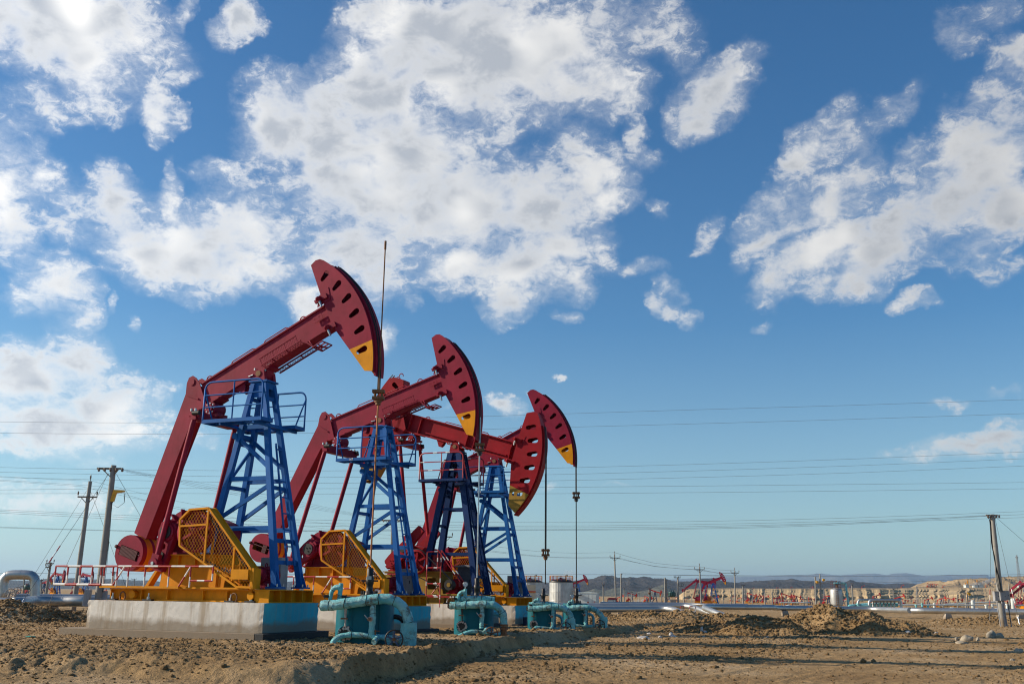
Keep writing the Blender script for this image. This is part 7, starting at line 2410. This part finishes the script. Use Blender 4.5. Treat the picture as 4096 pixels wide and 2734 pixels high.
SP = [(2482, 2413, 31, 'up', 'small pumpjack with raised head behind the red roofed shed'),
 (2392, 2408, 18, 'up', 'tiny pumpjack at the right corner of the white equipment cabin'),
 (2528, 2411, 32, 'down', 'small pumpjack with lowered head, first to the right of the shed'),
 (2588, 2409, 20, 'down', 'small pumpjack left of the close pair of poles'),
 (2621, 2411, 42, 'down', 'largest of the small lowered pumpjacks, between pole pair and transformer platform'),
 (2676, 2404, 23, 'down', 'small pumpjack whose head shows behind the transformer platform'),
 (2709, 2404, 13, 'down', 'tiny pumpjack at the right post of the transformer platform'),
 (2745, 2404, 12, 'up', 'tiny pumpjack at the left tip of the mesa'),
 (2866, 2408, 24, 'up', 'small pumpjack peeping out behind the legs of the far pair'),
 (2934, 2405, 23, 'up', 'small pumpjack with raised head right behind the tall crossarm pole'),
 (2957, 2408, 19, 'up', 'small pumpjack second right of the tall crossarm pole'),
 (2979, 2404, 12, 'down', 'tiny pumpjack beside the straight crossarm pole'),
 (3007, 2412, 32, 'down', 'lowered pumpjack at the left end of the big cluster under the mesa'),
 (3030, 2410, 30, 'up', 'raised pumpjack second in the big cluster under the mesa'),
 (3047, 2408, 27, 'level', 'level pumpjack in the middle of the big cluster under the mesa'),
 (3064, 2411, 28, 'up', 'raised pumpjack at the right end of the big cluster under the mesa'),
 (3108, 2417, 32, 'up', 'raised pumpjack in the second cluster, left one'),
 (3121, 2416, 29, 'up', 'raised pumpjack in the second cluster, right one'),
 (3146, 2419, 36, 'down', 'tall lowered pumpjack in the third cluster with yellow base'),
 (3164, 2418, 33, 'level', 'dark level pumpjack right of the third cluster'),
 (3188, 2416, 29, 'down', 'lowered pumpjack left of the two short bare poles'),
 (3208, 2413, 16, 'down', 'tiny pumpjack touching the left short bare pole'),
 (3247, 2418, 23, 'down', 'lowered pumpjack left of the lamp pair'),
 (3295, 2418, 26, 'up', 'raised pumpjack right of the lamp pair'),
 (3316, 2420, 38, 'level', 'pumpjack half hidden at the left side of the silver vessel'),
 (3376, 2418, 24, 'up', 'pumpjack just behind the teal pipe of the silver vessel'),
 (3424, 2418, 16, 'up', 'tiny pumpjack between vessel and manifold'),
 (3508, 2412, 36, 'up', 'raised head of a pumpjack above the silver manifold'),
 (3600, 2426, 45, 'up', 'raised pumpjack at the right end of the silver manifold'),
 (3622, 2420, 19, 'down', 'small lowered pumpjack right beside the manifold end'),
 (3662, 2412, 12, 'down', 'tiny pumpjack in front of the lattice pylon'),
 (3646, 2396, 8, 'up', 'very tiny pumpjack under the lit cliffs near the lattice pylon'),
 (3716, 2427, 37, 'up', 'raised pumpjack left of the small white vessel'),
 (3768, 2427, 38, 'up', 'tall raised pumpjack in the middle of the right plain'),
 (3782, 2412, 16, 'up', 'small pumpjack behind the tall raised one in the middle of the right plain'),
 (3799, 2424, 28, 'down', 'lowered pumpjack right of the tall raised one'),
 (3836, 2425, 27, 'down', 'lowered pumpjack behind the leaning bare pole'),
 (3812, 2398, 9, 'up', 'very tiny pumpjack at the cliff foot above the leaning pole'),
 (3880, 2416, 15, 'up', 'small pumpjack left of the pale vessel on the right plain'),
 (3930, 2413, 12, 'down', 'tiny lowered pumpjack right of the pale vessel on the right plain'),
 (3862, 2398, 9, 'up', 'very tiny pumpjack at the cliff foot by the yellow lamps'),
 (4018, 2426, 22, 'down', 'small pumpjack right behind the big cable pole'),
 (4082, 2428, 26, 'down', 'small pumpjack at the right edge beside the white vessel'),
 (174, 2381, 62, 'up', 'raised pumpjack right of the pipe arch on the left'),
 (112, 2380, 34, 'down', 'small pumpjack seen inside the right leg of the pipe arch'),
 (96, 2379, 20, 'up', 'tiny pumpjack seen through the pipe arch beside the transformer'),
 (226, 2381, 28, 'up', 'small pumpjack below the head of the left distant pumpjack'),
 (352, 2381, 24, 'up', 'small pumpjack behind the second left pole'),
 (298, 2380, 26, 'down', 'small pumpjack between the two left poles, low down'),
 (416, 2380, 22, 'up', 'tiny pumpjack right of the lamp pole foot'),
 (80, 2379, 18, 'down', 'tiny pumpjack in the left half of the pipe arch')]
for t in SP: place_small(*t, GS)
GM = 'tiny pumpjacks on the mesa'
def place_mesa(px, base, h, kind, label, Y=1500):
    o = copy_tree(PROT[kind], None, TAB)
    p = at(px, base, Y)
    s_ = h * Y / F / HT[kind]
    o.location = p; o.scale = (s_, s_, s_); o.rotation_euler = (0, 0, R(random.uniform(-35, 20)))
    tag(o, label, 'pumpjack', GM)
for t in [(3611, 2350, 12, 'up', 'lone tiny pumpjack on the mesa at the left foot of the clay hills'), (3717, 2349, 14, 'down', 'leftmost tiny pumpjack of the row of four on the mesa'), (3727, 2349, 14, 'up', 'second tiny pumpjack of the row of four on the mesa'), (3738, 2349, 13, 'down', 'third tiny pumpjack of the row of four on the mesa'), (3747, 2349, 14, 'up', 'rightmost tiny pumpjack of the row of four on the mesa'), (3776, 2350, 12, 'up', 'tiny pumpjack on the mesa right of the row of four'), (3949, 2348, 13, 'up', 'tiny pumpjack on the mesa right of the steam plant'),
          (3014, 2356, 8, 'up', 'dark tiny pumpjack at the left end of the mesa top'), (3110, 2357, 8, 'down', 'tiny pumpjack on the mesa above the second cluster'), (3165, 2357, 11, 'up', 'tiny pumpjack on the mesa above the third cluster'), (3246, 2356, 10, 'up', 'tiny pumpjack on the mesa left of the lamp posts'), (3257, 2356, 10, 'down', 'tiny pumpjack on the mesa touching the left lamp post'), (3403, 2353, 10, 'up', 'tiny pumpjack on the mesa beside the bare pole right of the vessel'), (3453, 2353, 13, 'up', 'tiny pumpjack on the mesa above the manifold')]:
    place_mesa(*t)

# distant plain: pale tracks, tanks and sheds are shown only as a few low white boxes
for px, py, w, h, Y, lab in ((3155, 2417, 26, 8, 300, 'low pale truck-sized box under the third cluster'), (2448, 2404, 9, 4, 600, 'tiny pale hut right of the shed roof'), (395, 2381, 10, 9, 320, 'pale hut behind the lamp pole'), (3808, 2423, 14, 5, 330, 'low pale box left of the leaning pole'), (3905, 2425, 20, 6, 280, 'low pale box right of the pale vessel'), (128, 2378, 8, 7, 300, 'pale hut behind the pipe arch'), (3638, 2427, 10, 5, 240, 'small pale box right of the manifold'), (3990, 2424, 14, 6, 260, 'low pale box left of the cable pole')):
    b = at(px, py, Y); k = Y / F
    mb = MB(); mb.box((0, 0, h * k / 2), (w * k, 2.5, h * k)); mb.prism([(-w * k / 2 - .1, h * k), (w * k / 2 + .1, h * k), (0, h * k + .3)], -1.4, 1.4); mb.span((-.3, -1.27, .1), (.3, -1.25, h * k * .7), 1)
    o = mb.build('field_hut', [M['white'], M['cabgrey']]); o.location = (b.x, b.y, min(b.z, gz(b.x, b.y) + .1))
    tag(o, lab, 'hut', 'low huts on the plain')

# ------------------------------------------------------------------ stones and litter
def fz(x, y):
    z, _ = ground_z(np.array([float(x)]), np.array([float(y)]), True)
    return float(z[0])
def lump(name, px, py, wpx, hpx, mat, label, cat, group, seed, flat=.8):
    p = hit(px, py, 16, 200)
    k = p.y / F
    bm = bmesh.new()
    bmesh.ops.create_icosphere(bm, subdivisions=3, radius=1)
    for v in bm.verts:
        n_ = mnoise.noise(v.co * 1.3 + Vector((seed, 0, 0))) * .35 + mnoise.noise(v.co * 3.5 + Vector((seed, 3, 0))) * .14
        v.co *= 1 + n_
        v.co.x *= wpx * k / 2; v.co.y *= wpx * k / 2 * .8; v.co.z *= hpx * k * .62
    for f in bm.faces: f.smooth = cat != 'litter'
    me = bpy.data.meshes.new(name); bm.to_mesh(me); bm.free(); me.materials.append(M[mat])
    o = bpy.data.objects.new(name, me); COL.objects.link(o)
    o.location = (p.x, p.y, fz(p.x, p.y) + hpx * k * .25)
    o.rotation_euler = (0, 0, seed)
    return tag(o, label, cat, group)
for i, (px, py, w, h, lab) in enumerate(((3968, 2548, 44, 30, 'large pale boulder in front of the big right pole'), (4000, 2550, 32, 24, 'rounded pale boulder, right neighbour of the large one'), (3868, 2562, 46, 26, 'flat grey boulder left of the pair'), (3826, 2560, 16, 14, 'small pale stone left of the flat grey boulder'), (3912, 2562, 13, 16, 'upright small stone right of the flat grey boulder'), (3846, 2572, 42, 12, 'low pale slab of stone below the flat grey boulder'), (2432, 2600, 26, 18, 'brown block-like clod with a cut top on the track'), (2505, 2585, 18, 14, 'brown stone right of the block-like clod'), (2350, 2580, 16, 12, 'small brown stone at the pad edge'), (895, 2664, 22, 14, 'brown stone in the left foreground'), (1210, 2640, 14, 10, 'grey pebble at the slumped pad edge'), (4075, 2610, 34, 18, 'pale boulder half buried at the right edge'), (4050, 2640, 22, 10, 'dark stone at the lower right edge'))):
    lump('stone', px, py, w, h, 'stone' if 'brown' not in lab else 'clod', lab, 'stone', 'stones on the dirt', i + 1)
for i, (px, py, w, h, m_, lab) in enumerate(((2572, 2552, 56, 12, 'litter', 'flat white plastic sheet on the dirt right of the wellheads'), (2684, 2538, 18, 16, 'litter', 'crumpled white plastic bag, left of the upright scrap'), (2692, 2546, 30, 8, 'litter', 'white plastic scrap lying under the crumpled bag'), (2808, 2528, 12, 22, 'litter', 'upright white plastic scrap on the track'), (2820, 2530, 14, 8, 'litter', 'small white scrap beside the upright one'), (2812, 2546, 20, 6, 'litter', 'low white scrap below the upright one'), (2596, 2534, 20, 7, 'litter', 'white scrap behind the flat sheet'), (2640, 2548, 14, 7, 'litter', 'small white scrap right of the flat sheet'), (3070, 2552, 14, 7, 'litter', 'white scrap alone in the middle of the track'), (3632, 2528, 22, 10, 'litter', 'white plastic piece right of the dirt mound'), (3745, 2532, 12, 6, 'litter', 'tiny white scrap right of the white piece'), (120, 2546, 38, 8, 'litter_green', 'green plastic scrap on the left foreground dirt'), (138, 2535, 14, 6, 'litter_green', 'smaller green scrap behind the bigger one'))):
    lump('plastic_scrap', px, py, w, h, m_, lab, 'litter', 'plastic litter on the dirt', i + 40)

# ------------------------------------------------------------------ painted lettering
def lettering(txt, parent, loc, rot, size, label=None):
    cu = bpy.data.curves.new('lettering', 'FONT')
    cu.body, cu.size, cu.extrude, cu.align_x = txt, size, .002, 'CENTER'
    t = bpy.data.objects.new('lettering_curve', cu)
    COL.objects.link(t)
    dg = bpy.context.evaluated_depsgraph_get()
    me = bpy.data.meshes.new_from_object(t.evaluated_get(dg))
    bpy.data.objects.remove(t)
    me.materials.clear(); me.materials.append(M['stripe_white'])
    o = bpy.data.objects.new('lettering', me)
    COL.objects.link(o)
    o.parent = parent
    o.location, o.rotation_euler = loc, rot
    return o
lettering('15-7143', PR[0], (-2.55, -.845, 2.28), (R(90), 0, 0), .24)
lettering('147', PR[1], (-2.9, -1.485, 7.91), (R(90), 0, 0), .17)
lettering('133', PR[3], (-2.6, -1.485, 7.91), (R(90), 0, 0), .17)
lettering('-/133', PR[3], (-2.93, -.95, 5.0), (R(90), R(-81), 0), .26)
